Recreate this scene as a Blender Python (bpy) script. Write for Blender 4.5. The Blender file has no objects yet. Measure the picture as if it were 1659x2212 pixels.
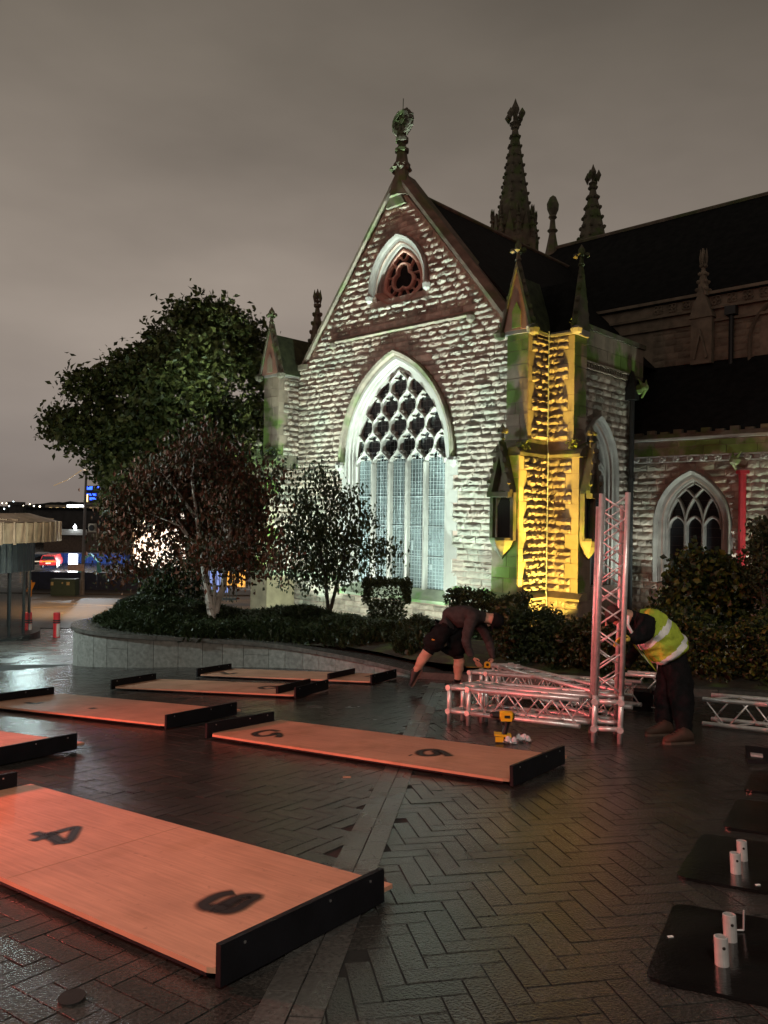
import bpy, bmesh, math, random
import numpy as np
from mathutils import Vector, Matrix
from mathutils.geometry import tessellate_polygon

random.seed(7)
rng = np.random.default_rng(7)
SC = bpy.context.scene
COL = SC.collection
PI = math.pi

# ------------------------------------------------------------------ camera
F, CX, CY = 1662.0, 829.5, 1106.0          # focal length and centre of a 1659 x 2212 picture
PITCH, ROLL = math.radians(.14), math.radians(.8)
_cp, _sp, _cr, _sr = math.cos(PITCH), math.sin(PITCH), math.cos(ROLL), math.sin(ROLL)
cam = bpy.data.cameras.new('camera')
cam_o = bpy.data.objects.new('camera', cam)
COL.objects.link(cam_o)
_r, _u, _f = Vector((1, 0, 0)), Vector((0, -_sp, _cp)), Vector((0, _cp, _sp))
_ir, _iu = _cr * _r + _sr * _u, -_sr * _r + _cr * _u
cam_o.matrix_world = Matrix(((_ir.x, _iu.x, -_f.x, 0), (_ir.y, _iu.y, -_f.y, 0), (_ir.z, _iu.z, -_f.z, 0), (0, 0, 0, 1)))
cam.sensor_fit = 'VERTICAL'
cam.angle = 2 * math.atan(1106 / F)
cam.clip_start, cam.clip_end = .05, 3000
SC.camera = cam_o

# ------------------------------------------------------------------ night sky
W = bpy.data.worlds.new('World')
SC.world = W
W.use_nodes = True
nt = W.node_tree
bg = nt.nodes['Background']
tc = nt.nodes.new('ShaderNodeTexCoord')
sx = nt.nodes.new('ShaderNodeSeparateXYZ')
nt.links.new(tc.outputs['Generated'], sx.inputs[0])
rp = nt.nodes.new('ShaderNodeValToRGB')
nt.links.new(sx.outputs['Z'], rp.inputs[0])
el = rp.color_ramp.elements
el[0].position = 0.0; el[0].color = (.130, .108, .095, 1)
el[1].position = 1.0; el[1].color = (.040, .034, .028, 1)
for p, c in ((.07, (.150, .127, .112, 1)), (.28, (.185, .155, .130, 1)), (.50, (.104, .088, .071, 1)), (.62, (.062, .052, .042, 1))):
    e = el.new(p); e.color = c
mp = nt.nodes.new('ShaderNodeMapping'); mp.inputs['Scale'].default_value = (1.2, 1.2, 3.2)
nt.links.new(tc.outputs['Generated'], mp.inputs[0])
nz = nt.nodes.new('ShaderNodeTexNoise'); nz.inputs['Scale'].default_value = 1.6; nz.inputs['Detail'].default_value = 5
nt.links.new(mp.outputs[0], nz.inputs['Vector'])
mr = nt.nodes.new('ShaderNodeMapRange')
mr.inputs['From Min'].default_value = .25; mr.inputs['From Max'].default_value = .75
mr.inputs['To Min'].default_value = .74; mr.inputs['To Max'].default_value = 1.26
nt.links.new(nz.outputs['Fac'], mr.inputs['Value'])
mu = nt.nodes.new('ShaderNodeMix'); mu.data_type = 'RGBA'; mu.blend_type = 'MULTIPLY'; mu.inputs['Factor'].default_value = 1
gx_ = nt.nodes.new('ShaderNodeMapRange'); gx_.inputs['From Min'].default_value = -.5; gx_.inputs['From Max'].default_value = .5
gx_.inputs['To Min'].default_value = 1.14; gx_.inputs['To Max'].default_value = .78; nt.links.new(sx.outputs['X'], gx_.inputs['Value'])
m2_ = nt.nodes.new('ShaderNodeMath'); m2_.operation = 'MULTIPLY'; nt.links.new(gx_.outputs[0], m2_.inputs[0]); nt.links.new(mr.outputs[0], m2_.inputs[1])
nt.links.new(rp.outputs[0], mu.inputs['A']); nt.links.new(m2_.outputs[0], mu.inputs['B'])
nt.links.new(mu.outputs['Result'], bg.inputs['Color'])
bg.inputs['Strength'].default_value = 1.58
SC.view_settings.view_transform = 'Standard'
SC.view_settings.look = 'None'
SC.view_settings.exposure = 0
SC.view_settings.gamma = 1
SC.view_settings.use_curve_mapping = False
SC.cycles.use_denoising = True
SC.cycles.max_bounces = 5
SC.cycles.diffuse_bounces = 2
SC.cycles.glossy_bounces = 3
SC.cycles.transparent_max_bounces = 6
SC.cycles.sample_clamp_indirect = 3
SC.cycles.sample_clamp_direct = 12
SC.cycles.caustics_reflective = False
SC.cycles.caustics_refractive = False

# ------------------------------------------------------------------ placing
G0, GA, GB = -1.38, .02, -.105
def clamp(a, lo, hi): return max(lo, min(hi, a))
def gz(x, y):
    return G0 + GA * clamp(x, -14, 14) + GB * min(y, 27) - .068 * clamp(y - 27, 0, 36)
def ray(px, py):
    a, b = (px - CX) / F, -(py - CY) / F
    a, b = a * _cr - b * _sr, a * _sr + b * _cr
    return Vector((a, _cp - b * _sp, _sp + b * _cp))
def at(px, py, Y):                    # point seen in that direction, Y metres ahead
    r = ray(px, py); return r * (Y / r.y)
def on_ground(px, py, h=0.0):         # point on the plaza slope (raised by h) in that direction
    r = ray(px, py); return r * ((G0 + h) / (r.z - GA * r.x - GB * r.y))
AZ = math.radians(43)
EX, EY = Vector((math.cos(AZ), -math.sin(AZ), 0)), Vector((math.sin(AZ), math.cos(AZ), 0))
CHURCH_AT = Vector((.321, 24.84, -2.7))
def cw(x, y, z): return CHURCH_AT + EX * x + EY * y + Vector((0, 0, z))
def cl(p):
    q = p - CHURCH_AT; return Vector((q.dot(EX), q.dot(EY), q.z))
def church_y(px, py, y0):             # church coordinates of a direction on the plane y = y0
    r = ray(px, py); return cl(r * ((CHURCH_AT.dot(EY) + y0) / r.dot(EY)))
NRM = Vector((-GA, -GB, 1)).normalized()

# ------------------------------------------------------------------ lamps
def lamp(name, kind, loc, power, col, aim=None, cone=60, blend=.6, rad=.06):
    l = bpy.data.lights.new(name, kind); l.energy = power; l.color = col
    if kind in ('POINT', 'SPOT'): l.shadow_soft_size = rad
    if kind == 'SPOT': l.spot_size = math.radians(cone); l.spot_blend = blend
    o = bpy.data.objects.new(name, l); COL.objects.link(o); o.location = loc
    if aim is not None:
        o.rotation_euler = (Vector(aim) - Vector(loc)).to_track_quat('-Z', 'Y').to_euler()
    return o
COOL = (.76, 1, .91)
AMB = (1, .66, .11)
# floodlights standing in the bed along the church, shining up the stone
for fx, pw in ((-3.0, 1.0), (3.15, 1.0)):
    lamp('flood_lamp', 'SPOT', cw(fx, -1.6, -.35), 12500 * pw, COOL, cw(fx * .35, .2, 12.5), 44, .9)
    lamp('flood_lamp', 'SPOT', cw(fx, -1.7, -.35), 2500 * pw, COOL, cw(fx, .3, 3.6), 125, .8)
lamp('flood_lamp', 'SPOT', cw(0, -1.3, -.45), 1500, (.84, 1, .92), cw(0, .3, 2.6), 135, .8)
for fx in (-2.4, .2, 2.6): lamp('ground_flood_lamp', 'POINT', cw(fx, -1.25, -.35), 110, (.80, 1, .86), None, rad=.05)
lamp('flood_lamp', 'SPOT', cw(-4.2, -2.6, -.3), 2200, (.80, 1, .72), cw(-5.0, -.8, 5.5), 75, .8)
lamp('flood_lamp', 'SPOT', cw(4.4, -3.0, -.4), 110, (.62, 1, .35), cw(5.1, -1.35, 3.0), 100, .9)
lamp('amber_flood_lamp', 'SPOT', cw(6.14, -1.04, -.5), 4300, AMB, cw(5.78, -.20, 3.1), 94, .6, .05)
lamp('amber_flood_lamp', 'SPOT', cw(6.5, -1.6, -.45), 9000, AMB, cw(5.62, -.25, 6.6), 27, .7, .05)
lamp('flood_lamp', 'SPOT', cw(6.75, 3.9, -.4), 620, (.84, 1, .92), cw(5.6, 4.0, 6.0), 75, .9)
lamp('flood_lamp', 'SPOT', cw(9.35, 4.42, -.4), 330, (.86, 1, .95), cw(6.9, 5.0, 3.0), 105, .7)
lamp('flood_lamp', 'SPOT', cw(10.9, 3.9, -.4), 700, (.80, 1, .75), cw(10.6, 5.0, 4.2), 90, .8)
lamp('unseen_red_lamp', 'SPOT', (-6.1, 4.8, -.65), 1700, (1, .155, .12), (-1, 6.2, -2.0), 104, .6, .22)  # unseen source of the red light falling on the boards
lamp('unseen_red_lamp', 'SPOT', (-9.0, 5.0, .6), 2600, (1, .08, .12), (2.0, 7.4, -.6), 18, .5, .25)  # second unseen red lamp, added to redden the truss tower
lamp('added_red_wash', 'SPOT', (-7.0, -3.0, 4.5), 4600, (1, .30, .24), cw(-.4, 0, 9.6), 22, .7, .4)  # added red wash on the gable, from an unseen spot
lamp('added_fill_lamp', 'SPOT', (-5.5, -1.0, 4.0), 500, (1, .55, .36), (-1.0, 6.0, -2), 80, .9, .3)  # added pinkish fill from behind left, no lamp stands there
lamp('added_fill_lamp', 'SPOT', (.5, -3.5, 6.0), 1700, (1, .90, .78), (1.2, 6.2, -2.0), 66, .8, .3)  # added neutral fill behind the camera, coned to the plaza
lamp('kiosk_inside_glow', 'POINT', (-13.4, 25.4, -2.4), 55, (1, .72, .45), None, rad=.1)
lamp('kiosk_lamp_glow', 'POINT', (-9.6, 21.0, -1.9), 260, (.75, 1, .98), None, rad=.25)
lamp('cool_street_lamp_glow', 'SPOT', (-12.5, 12.5, 3.5), 3200, (.80, 1, .98), (-8.0, 18.0, -3.4), 115, .7, .2)
lamp('warm_street_lamp_glow', 'SPOT', (-18, 44, 3.4), 11000, (1, .50, .17), (-17, 46, -6), 130, .8, .2)
lamp('yard_lamp_glow', 'POINT', (-31, 82, -3.2), 5000, (.86, .95, 1), None, rad=.3)

# ------------------------------------------------------------------ materials
def new_mat(name):
    m = bpy.data.materials.new(name); m.use_nodes = True
    return m, m.node_tree, m.node_tree.nodes['Principled BSDF']
def mat(name, col, rough=.75, var=.25, scale=5, bump=.15, bscale=45, metal=0, spec=.5, col2=None, c2scale=1.2, lo=.48, hi=.62,
        rand=0.0, rlo=None, rough_scale=3):
    m, t, b = new_mat(name)
    N = t.nodes.new; L = t.links.new
    g = N('ShaderNodeNewGeometry')
    b.inputs['Metallic'].default_value = metal
    b.inputs['Specular IOR Level'].default_value = spec
    n1 = N('ShaderNodeTexNoise'); n1.inputs['Scale'].default_value = scale; n1.inputs['Detail'].default_value = 6
    L(g.outputs['Position'], n1.inputs['Vector'])
    k = N('ShaderNodeMapRange'); k.inputs['From Min'].default_value = .3; k.inputs['From Max'].default_value = .7
    k.inputs['To Min'].default_value = 1 - var; k.inputs['To Max'].default_value = 1 + var
    L(n1.outputs['Fac'], k.inputs['Value'])
    base = N('ShaderNodeRGB'); base.outputs[0].default_value = (*col, 1)
    src = base.outputs[0]
    if col2:
        n2 = N('ShaderNodeTexNoise'); n2.inputs['Scale'].default_value = c2scale; n2.inputs['Detail'].default_value = 5
        L(g.outputs['Position'], n2.inputs['Vector'])
        k2 = N('ShaderNodeMapRange'); k2.inputs['From Min'].default_value = lo; k2.inputs['From Max'].default_value = hi
        L(n2.outputs['Fac'], k2.inputs['Value'])
        mx = N('ShaderNodeMix'); mx.data_type = 'RGBA'; L(k2.outputs[0], mx.inputs['Factor'])
        L(src, mx.inputs['A']); mx.inputs['B'].default_value = (*col2, 1); src = mx.outputs['Result']
    fac = k.outputs[0]
    if rand:
        oi = N('ShaderNodeObjectInfo')
        ad = N('ShaderNodeMath'); ad.operation = 'ADD'; L(oi.outputs['Random'], ad.inputs[0]); L(g.outputs['Random Per Island'], ad.inputs[1])
        fr = N('ShaderNodeMath'); fr.operation = 'FRACT'; L(ad.outputs[0], fr.inputs[0])
        kr = N('ShaderNodeMapRange'); kr.inputs['To Min'].default_value = 1 - rand; kr.inputs['To Max'].default_value = 1 + rand
        L(fr.outputs[0], kr.inputs['Value'])
        ml = N('ShaderNodeMath'); ml.operation = 'MULTIPLY'; L(fac, ml.inputs[0]); L(kr.outputs[0], ml.inputs[1]); fac = ml.outputs[0]
    mm = N('ShaderNodeMix'); mm.data_type = 'RGBA'; mm.blend_type = 'MULTIPLY'; mm.inputs['Factor'].default_value = 1
    L(src, mm.inputs['A']); L(fac, mm.inputs['B']); L(mm.outputs['Result'], b.inputs['Base Color'])
    b.inputs['Roughness'].default_value = rough
    if rlo is not None:
        n3 = N('ShaderNodeTexNoise'); n3.inputs['Scale'].default_value = rough_scale; n3.inputs['Detail'].default_value = 4
        L(g.outputs['Position'], n3.inputs['Vector'])
        k3 = N('ShaderNodeMapRange'); k3.inputs['From Min'].default_value = .35; k3.inputs['From Max'].default_value = .65
        k3.inputs['To Min'].default_value = rlo; k3.inputs['To Max'].default_value = rough
        L(n3.outputs['Fac'], k3.inputs['Value']); L(k3.outputs[0], b.inputs['Roughness'])
    if bump:
        n4 = N('ShaderNodeTexNoise'); n4.inputs['Scale'].default_value = bscale; n4.inputs['Detail'].default_value = 4
        L(g.outputs['Position'], n4.inputs['Vector'])
        bp = N('ShaderNodeBump'); bp.inputs['Strength'].default_value = bump; bp.inputs['Distance'].default_value = .02
        L(n4.outputs['Fac'], bp.inputs['Height']); L(bp.outputs[0], b.inputs['Normal'])
    return m
def glow(name, col, s):
    m, t, b = new_mat(name)
    b.inputs['Base Color'].default_value = (*col, 1)
    b.inputs['Emission Color'].default_value = (*col, 1); b.inputs['Emission Strength'].default_value = s
    return m
def leaf_mat(name, c1, c2, rough=.45, lo=.35, hi=.75):
    m, t, b = new_mat(name)
    N = t.nodes.new; L = t.links.new
    g = N('ShaderNodeNewGeometry')
    r = N('ShaderNodeValToRGB'); r.color_ramp.elements[0].color = (*c1, 1); r.color_ramp.elements[1].color = (*c2, 1)
    r.color_ramp.elements[0].position = lo; r.color_ramp.elements[1].position = hi
    L(g.outputs['Random Per Island'], r.inputs[0]); L(r.outputs[0], b.inputs['Base Color'])
    b.inputs['Roughness'].default_value = rough; b.inputs['Specular IOR Level'].default_value = .4
    tr = N('ShaderNodeBsdfTranslucent'); L(r.outputs[0], tr.inputs['Color'])
    ms = N('ShaderNodeMixShader'); ms.inputs[0].default_value = .14
    L(b.outputs[0], ms.inputs[1]); L(tr.outputs[0], ms.inputs[2]); L(ms.outputs[0], t.nodes['Material Output'].inputs['Surface'])
    return m
M = {}
M['rock'] = mat('rock_faced_sandstone', (.32, .255, .205), .85, .35, 4, .9, 20, col2=(.29, .27, .215), c2scale=.9, rand=.4)
M['red_lit_tracery'] = mat('tracery_red_light', (.42, .22, .17), .8, .2, 3, .2, 40)  # red ambient glow on the tracery, put into the stone colour
M['core'] = mat('lime_mortar', (.30, .21, .17), .9, .25, 4, .3, 40)
M['red_ashlar'] = mat('red_sandstone_ashlar', (.30, .155, .115), .8, .25, 2.5, .2, 40, rand=.25)
M['ashlar'] = mat('mossy_ashlar', (.32, .25, .19), .8, .25, 2.5, .25, 40, col2=(.15, .23, .05), c2scale=1.1, lo=.46, hi=.56, rand=.2)
M['tan_ashlar'] = mat('tan_ashlar', (.36, .29, .19), .8, .25, 2.5, .3, 40, rand=.16)
M['dressed'] = mat('pale_dressed_stone', (.31, .285, .255), .75, .18, 3, .12, 40)
M['gable_stone'] = mat('gable_dressed_stone', (.21, .185, .165), .8, .22, 3, .15, 40)
M['aisle_stone'] = mat('aisle_dressed_stone', (.22, .20, .175), .8, .22, 3, .15, 40)
M['green_sill'] = mat('algae_stained_sill', (.26, .28, .20), .7, .25, 3, .2, 40, col2=(.10, .2, .05), c2scale=1.5)
M['coping'] = mat('weathered_coping', (.16, .125, .095), .85, .35, 3, .4, 25, col2=(.10, .11, .05))
M['dark_stone'] = mat('dark_mottled_stone', (.14, .12, .085), .85, .35, 3, .4, 25, col2=(.10, .13, .045), c2scale=2)  # dark stone with green patches
M['nave_stone'] = mat('nave_stone', (.24, .19, .14), .85, .3, 3, .4, 25, rand=.2)
M['slate'] = mat('wet_slate', (.011, .011, .011), .8, .4, 4, .3, 20, spec=.12)
M['stone_roof'] = mat('stone_slab_roof', (.05, .065, .03), .8, .5, 4, .5, 15)
M['void'] = mat('dark_interior', (.012, .010, .009), .9, .1, 2, 0)
M['glass'] = mat('uplit_leaded_glass', (.10, .12, .12), .3, .4, 2.2, .2, 9, spec=.5)  # paler than the head glass: uplight on the lower panes put into the colour
M['dark_glass'] = mat('dark_glass', (.015, .017, .02), .12, .2, 2, .05, 9)
M['lead'] = mat('uplit_lead', (.42, .46, .46), .6, .15, 8, 0)  # pale tone carries the uplight on the lower cames
M['iron'] = mat('black_cast_iron', (.018, .018, .018), .45, .2, 8, .1, 30)
M['red_lit_pipe'] = mat('pipe_red_light', (.38, .02, .03), .45, .2, 8, .1, 30)  # red light on the pipe, put into its colour
M['paver'] = mat('granite_paver', (.036, .034, .031), .29, .6, 80, .17, 90, spec=.5, col2=(.027, .025, .023), c2scale=1.1, lo=.42, hi=.62, rand=.25, rlo=.10, rough_scale=1.4)
M['band'] = mat('pale_granite_sett', (.062, .060, .056), .36, .35, 55, .13, 75, spec=.6, rand=.16, rlo=.18, rough_scale=1.4)
M['joint'] = mat('joint_sand', (.010, .009, .008), .9, .3, 20, .2, 60)
M['asphalt'] = mat('asphalt', (.05, .045, .04), .5, .3, 3, .3, 30)
M['planter'] = mat('grey_granite_slab', (.22, .22, .20), .45, .3, 14, .12, 60, rand=.14, rlo=.25)
M['soil'] = mat('bed_soil', (.035, .03, .018), .9, .4, 4, .6, 20, col2=(.05, .08, .02), c2scale=2)
M['ply'] = mat('plywood_face', (.50, .268, .172), .62, .16, 2.0, .06, 90, col2=(.40, .21, .12), c2scale=2.6, lo=.55, hi=.72)
def grain(m, sc=(1.2, 26, 1)):
    t = m.node_tree; b = t.nodes['Principled BSDF']; src = b.inputs['Base Color'].links[0].from_socket
    c = t.nodes.new('ShaderNodeTexCoord'); mp_ = t.nodes.new('ShaderNodeMapping'); mp_.inputs['Scale'].default_value = sc; t.links.new(c.outputs['Object'], mp_.inputs[0])
    n_ = t.nodes.new('ShaderNodeTexNoise'); n_.inputs['Scale'].default_value = 2.2; n_.inputs['Detail'].default_value = 7; t.links.new(mp_.outputs[0], n_.inputs['Vector'])
    sp = t.nodes.new('ShaderNodeTexNoise'); sp.inputs['Scale'].default_value = 23; sp.inputs['Detail'].default_value = 3; t.links.new(c.outputs['Object'], sp.inputs['Vector'])
    ks = t.nodes.new('ShaderNodeMapRange'); ks.inputs['From Min'].default_value = .66; ks.inputs['From Max'].default_value = .76; ks.inputs['To Min'].default_value = 1; ks.inputs['To Max'].default_value = .72; t.links.new(sp.outputs['Fac'], ks.inputs['Value'])
    k = t.nodes.new('ShaderNodeMapRange'); k.inputs['From Min'].default_value = .3; k.inputs['From Max'].default_value = .7; k.inputs['To Min'].default_value = .86; k.inputs['To Max'].default_value = 1.12; t.links.new(n_.outputs['Fac'], k.inputs['Value'])
    q = t.nodes.new('ShaderNodeMath'); q.operation = 'MULTIPLY'; t.links.new(k.outputs[0], q.inputs[0]); t.links.new(ks.outputs[0], q.inputs[1])
    x = t.nodes.new('ShaderNodeMix'); x.data_type = 'RGBA'; x.blend_type = 'MULTIPLY'; x.inputs['Factor'].default_value = 1
    t.links.new(src, x.inputs['A']); t.links.new(q.outputs[0], x.inputs['B']); t.links.new(x.outputs['Result'], b.inputs['Base Color'])
grain(M['ply'])
M['black_paint'] = mat('black_painted_timber', (.006, .006, .008), .6, .3, 6, .12, 40, spec=.2)
M['alu'] = mat('scuffed_aluminium', (.74, .73, .72), .33, .14, 20, .04, 120, metal=.6)
M['plate'] = mat('black_steel_plate', (.006, .006, .006), .26, .3, 4, .05, 60, spec=.22, rlo=.10)
M['screw'] = mat('bright_screw', (.8, .8, .8), .3, .1, 5, 0, metal=1)
M['skin'] = mat('skin', (.50, .29, .21), .55, .12, 12, .05, 60)
M['shirt'] = mat('charcoal_sweater', (.055, .047, .047), .9, .25, 14, .5, 60, spec=.15)
M['black_cloth'] = mat('black_cloth', (.010, .010, .011), .9, .3, 15, .4, 60, spec=.12)
M['navy_cloth'] = mat('dark_navy_cloth', (.008, .008, .009), .9, .3, 15, .4, 60, spec=.12)
M['hiviz'] = mat('hi_vis_yellow', (.42, .54, .06), .8, .22, 9, .5, 40, spec=.2)
M['reflect'] = mat('reflective_tape', (.80, .82, .80), .4, .12, 30, .05, 80)
M['boot'] = mat('black_leather', (.016, .015, .015), .5, .2, 15, .2, 70)
M['tan_boot'] = mat('brown_suede_shoe', (.05, .024, .014), .75, .2, 15, .2, 70)
M['sole'] = mat('rubber_sole', (.08, .055, .04), .8, .2, 15, .2, 70)
M['hair'] = mat('short_dark_hair', (.035, .026, .022), .8, .3, 40, .5, 160)
M['yellow'] = mat('yellow_plastic', (.75, .47, .02), .4, .08, 10, 0)
M['black_plastic'] = mat('black_plastic', (.012, .012, .012), .4, .1, 10, 0)
M['glove'] = mat('yellow_glove', (.70, .52, .10), .8, .15, 10, .2, 80)
M['bark'] = mat('dark_bark', (.05, .04, .03), .9, .4, 6, .6, 25)
M['birch'] = mat('white_birch_bark', (.55, .50, .44), .8, .25, 6, .4, 18, col2=(.08, .065, .05), c2scale=9, lo=.58, hi=.66)
M['leaf_green'] = leaf_mat('plane_leaf', (.055, .07, .02), (.17, .18, .055))
M['leaf_red'] = leaf_mat('red_birch_leaf', (.034, .036, .013), (.19, .062, .035), lo=.25, hi=.95)
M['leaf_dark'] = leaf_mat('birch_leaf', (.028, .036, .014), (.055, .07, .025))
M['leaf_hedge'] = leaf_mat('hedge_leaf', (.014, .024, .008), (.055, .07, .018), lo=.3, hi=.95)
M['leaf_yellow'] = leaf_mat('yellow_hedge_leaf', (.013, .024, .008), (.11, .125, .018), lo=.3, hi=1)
M['grass'] = leaf_mat('ground_cover_blade', (.014, .024, .008), (.04, .055, .018))
M['moss'] = leaf_mat('ledge_weed', (.12, .17, .03), (.25, .28, .06))
M['copper'] = mat('copper_roof', (.46, .28, .17), .42, .25, 2.5, .1, 30, metal=.35, rlo=.3)
M['ribs'] = mat('dark_ribbed_cladding', (.045, .045, .047), .4, .2, 6, .05, 30)
M['kiosk_in'] = mat('kiosk_interior', (.10, .07, .05), .5, .5, 2, .1, 20)
M['red_lit_bollard'] = mat('bollard_red_light', (.62, .03, .035), .3, .12, 6, 0)  # red light reflected by the bollards, put into their colour
M['pinkw'] = mat('worn_pale_paint', (.62, .45, .40), .4, .2, 6, 0)
M['hoard'] = mat('navy_hoarding', (.022, .026, .055), .5, .2, 2, .05, 20)
M['cab'] = mat('green_steel_cabinet', (.045, .075, .055), .5, .15, 4, .05, 30)
M['post'] = mat('grey_galvanised_post', (.22, .21, .21), .45, .15, 6, .05, 30, metal=.4)
M['brick'] = mat('brown_brick', (.13, .085, .06), .85, .3, 3, .2, 30)
M['render_b'] = mat('cream_render', (.40, .35, .27), .85, .2, 1, .1, 20)
M['dark_b'] = mat('dark_roof_block', (.05, .045, .042), .8, .3, 1, .1, 20)
M['hill'] = mat('hill_trees', (.03, .034, .032), .9, .4, .02, 0)
M['blue_box'] = mat('blue_container', (.04, .10, .42), .5, .2, 3, .05, 20)
M['car_red'] = mat('red_car_paint', (.55, .03, .03), .3, .1, 3, 0)
M['car_dark'] = mat('dark_car_paint', (.03, .03, .035), .25, .1, 3, 0)
M['teal'] = mat('teal_tarpaulin', (.04, .34, .28), .5, .2, 3, .2, 10)
M['white_p'] = mat('white_paint', (.75, .75, .72), .5, .1, 3, 0)
M['orange_p'] = mat('orange_sign', (.75, .32, .03), .5, .1, 3, 0)
M['road_paint'] = mat('worn_yellow_line', (.50, .42, .22), .6, .3, 6, .1, 30)
M['g_white'] = glow('white_lit', (.92, .97, 1), 4)
M['g_flood'] = glow('floodlight_lit', (.9, .97, 1), 30)
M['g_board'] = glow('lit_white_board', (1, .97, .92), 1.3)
M['g_warm'] = glow('warm_window', (1, .70, .32), 3.0)
M['g_city'] = glow('city_lamp', (1, .85, .6), 9)
M['g_cool'] = glow('cool_city_lamp', (.8, .95, 1), 9)
M['g_blue'] = glow('blue_lit', (.03, .10, 1), 4)
M['g_shop'] = glow('shop_lit', (1, .80, .58), .7)
M['g_red'] = glow('red_tail_lamp', (1, .05, .03), 5)
M['g_orange'] = glow('orange_lit', (1, .45, .08), 1.2)
# sprayed paint: opacity fades to the edge of the stroke
m, t, b = new_mat('black_spray_paint')
b.inputs['Base Color'].default_value = (.008, .007, .007, 1); b.inputs['Roughness'].default_value = .6
a_ = t.nodes.new('ShaderNodeAttribute'); a_.attribute_name = 'spray'
t.links.new(a_.outputs['Fac'], b.inputs['Alpha'])
M['spray'] = m
m, t, b = new_mat('clear_plastic')
b.inputs['Base Color'].default_value = (.9, .95, 1, 1); b.inputs['Roughness'].default_value = .12; b.inputs['Alpha'].default_value = .45
M['clear'] = m
m, t, b = new_mat('kiosk_glass')
b.inputs['Base Color'].default_value = (.03, .03, .03, 1); b.inputs['Roughness'].default_value = .05; b.inputs['Alpha'].default_value = .35
M['kglass'] = m

# ------------------------------------------------------------------ building meshes
class MB:
    def __init__(s): s.v = []; s.f = []; s.mi = []
    def add(s, vs, fs, mi=0):
        o = len(s.v); s.v += [tuple(p) for p in vs]; s.f += [tuple(i + o for i in f) for f in fs]; s.mi += [mi] * len(fs); return s
    def box(s, lo, hi, mi=0):
        x0, y0, z0 = lo; x1, y1, z1 = hi
        return s.add([(x0, y0, z0), (x1, y0, z0), (x1, y1, z0), (x0, y1, z0), (x0, y0, z1), (x1, y0, z1), (x1, y1, z1), (x0, y1, z1)],
                     [(0, 3, 2, 1), (4, 5, 6, 7), (0, 1, 5, 4), (1, 2, 6, 5), (2, 3, 7, 6), (3, 0, 4, 7)], mi)
    def obox(s, c, ax, ay, az, mi=0):
        c, ax, ay, az = Vector(c), Vector(ax), Vector(ay), Vector(az)
        vs = [c + sx_ * ax + sy_ * ay + sz_ * az for sz_ in (-1, 1) for sx_, sy_ in ((-1, -1), (1, -1), (1, 1), (-1, 1))]
        return s.add(vs, [(0, 3, 2, 1), (4, 5, 6, 7), (0, 1, 5, 4), (1, 2, 6, 5), (2, 3, 7, 6), (3, 0, 4, 7)], mi)
    def prism(s, poly, d, mi=0):             # polygon (3-D points) pushed along d
        n = len(poly); p0 = [Vector(p) for p in poly]; p1 = [p + Vector(d) for p in p0]
        fs = [tuple(range(n - 1, -1, -1)), tuple(range(n, 2 * n))] + [(i, (i + 1) % n, n + (i + 1) % n, n + i) for i in range(n)]
        return s.add(p0 + p1, fs, mi)
    def tube(s, pts, rad, n=8, caps=True, mi=0):
        pts = [Vector(p) for p in pts]
        if not hasattr(rad, '__len__'): rad = [rad] * len(pts)
        o = []; up = None
        for i, p in enumerate(pts):
            d = (pts[min(i + 1, len(pts) - 1)] - pts[max(i - 1, 0)]).normalized()
            if up is None: up = d.orthogonal().normalized()
            up = (up - d * up.dot(d))
            up = up.normalized() if up.length > 1e-6 else d.orthogonal().normalized()
            q = d.cross(up)
            o += [p + rad[i] * (math.cos(2 * PI * k / n) * up + math.sin(2 * PI * k / n) * q) for k in range(n)]
        fs = [(i * n + k, i * n + (k + 1) % n, (i + 1) * n + (k + 1) % n, (i + 1) * n + k) for i in range(len(pts) - 1) for k in range(n)]
        if caps: fs += [tuple(range(n - 1, -1, -1)), tuple(range((len(pts) - 1) * n, len(pts) * n))]
        return s.add(o, fs, mi)
    def lathe(s, prof, n=12, c=(0, 0, 0), mi=0, rot=0):   # profile (radius, z)
        c = Vector(c)
        vs = [c + Vector((r * math.cos(2 * PI * k / n + rot), r * math.sin(2 * PI * k / n + rot), z)) for r, z in prof for k in range(n)]
        fs = [(i * n + k, i * n + (k + 1) % n, (i + 1) * n + (k + 1) % n, (i + 1) * n + k) for i in range(len(prof) - 1) for k in range(n)]
        fs += [tuple(range(n - 1, -1, -1)), tuple(range((len(prof) - 1) * n, len(prof) * n))]
        return s.add(vs, fs, mi)
    def loft(s, curves, closed=False, mi=0):
        n = len(curves[0]); vs = [p for c in curves for p in c]
        k = n if closed else n - 1
        fs = [(i * n + j, i * n + (j + 1) % n, (i + 1) * n + (j + 1) % n, (i + 1) * n + j) for i in range(len(curves) - 1) for j in range(k)]
        return s.add(vs, fs, mi)
    def mesh(s, name, mats, smooth=False):
        me = bpy.data.meshes.new(name); me.from_pydata(s.v, [], s.f)
        for m_ in (mats if isinstance(mats, (list, tuple)) else [mats]): me.materials.append(m_)
        if any(s.mi): me.polygons.foreach_set('material_index', s.mi)
        bm = bmesh.new(); bm.from_mesh(me); bmesh.ops.recalc_face_normals(bm, faces=bm.faces); bm.to_mesh(me); bm.free()
        if smooth: me.polygons.foreach_set('use_smooth', [True] * len(me.polygons))
        return me
    def build(s, name, mats, parent=None, smooth=False, loc=None, rz=0):
        return link(name, s.mesh(name, mats, smooth), parent, loc, rz)
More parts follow.
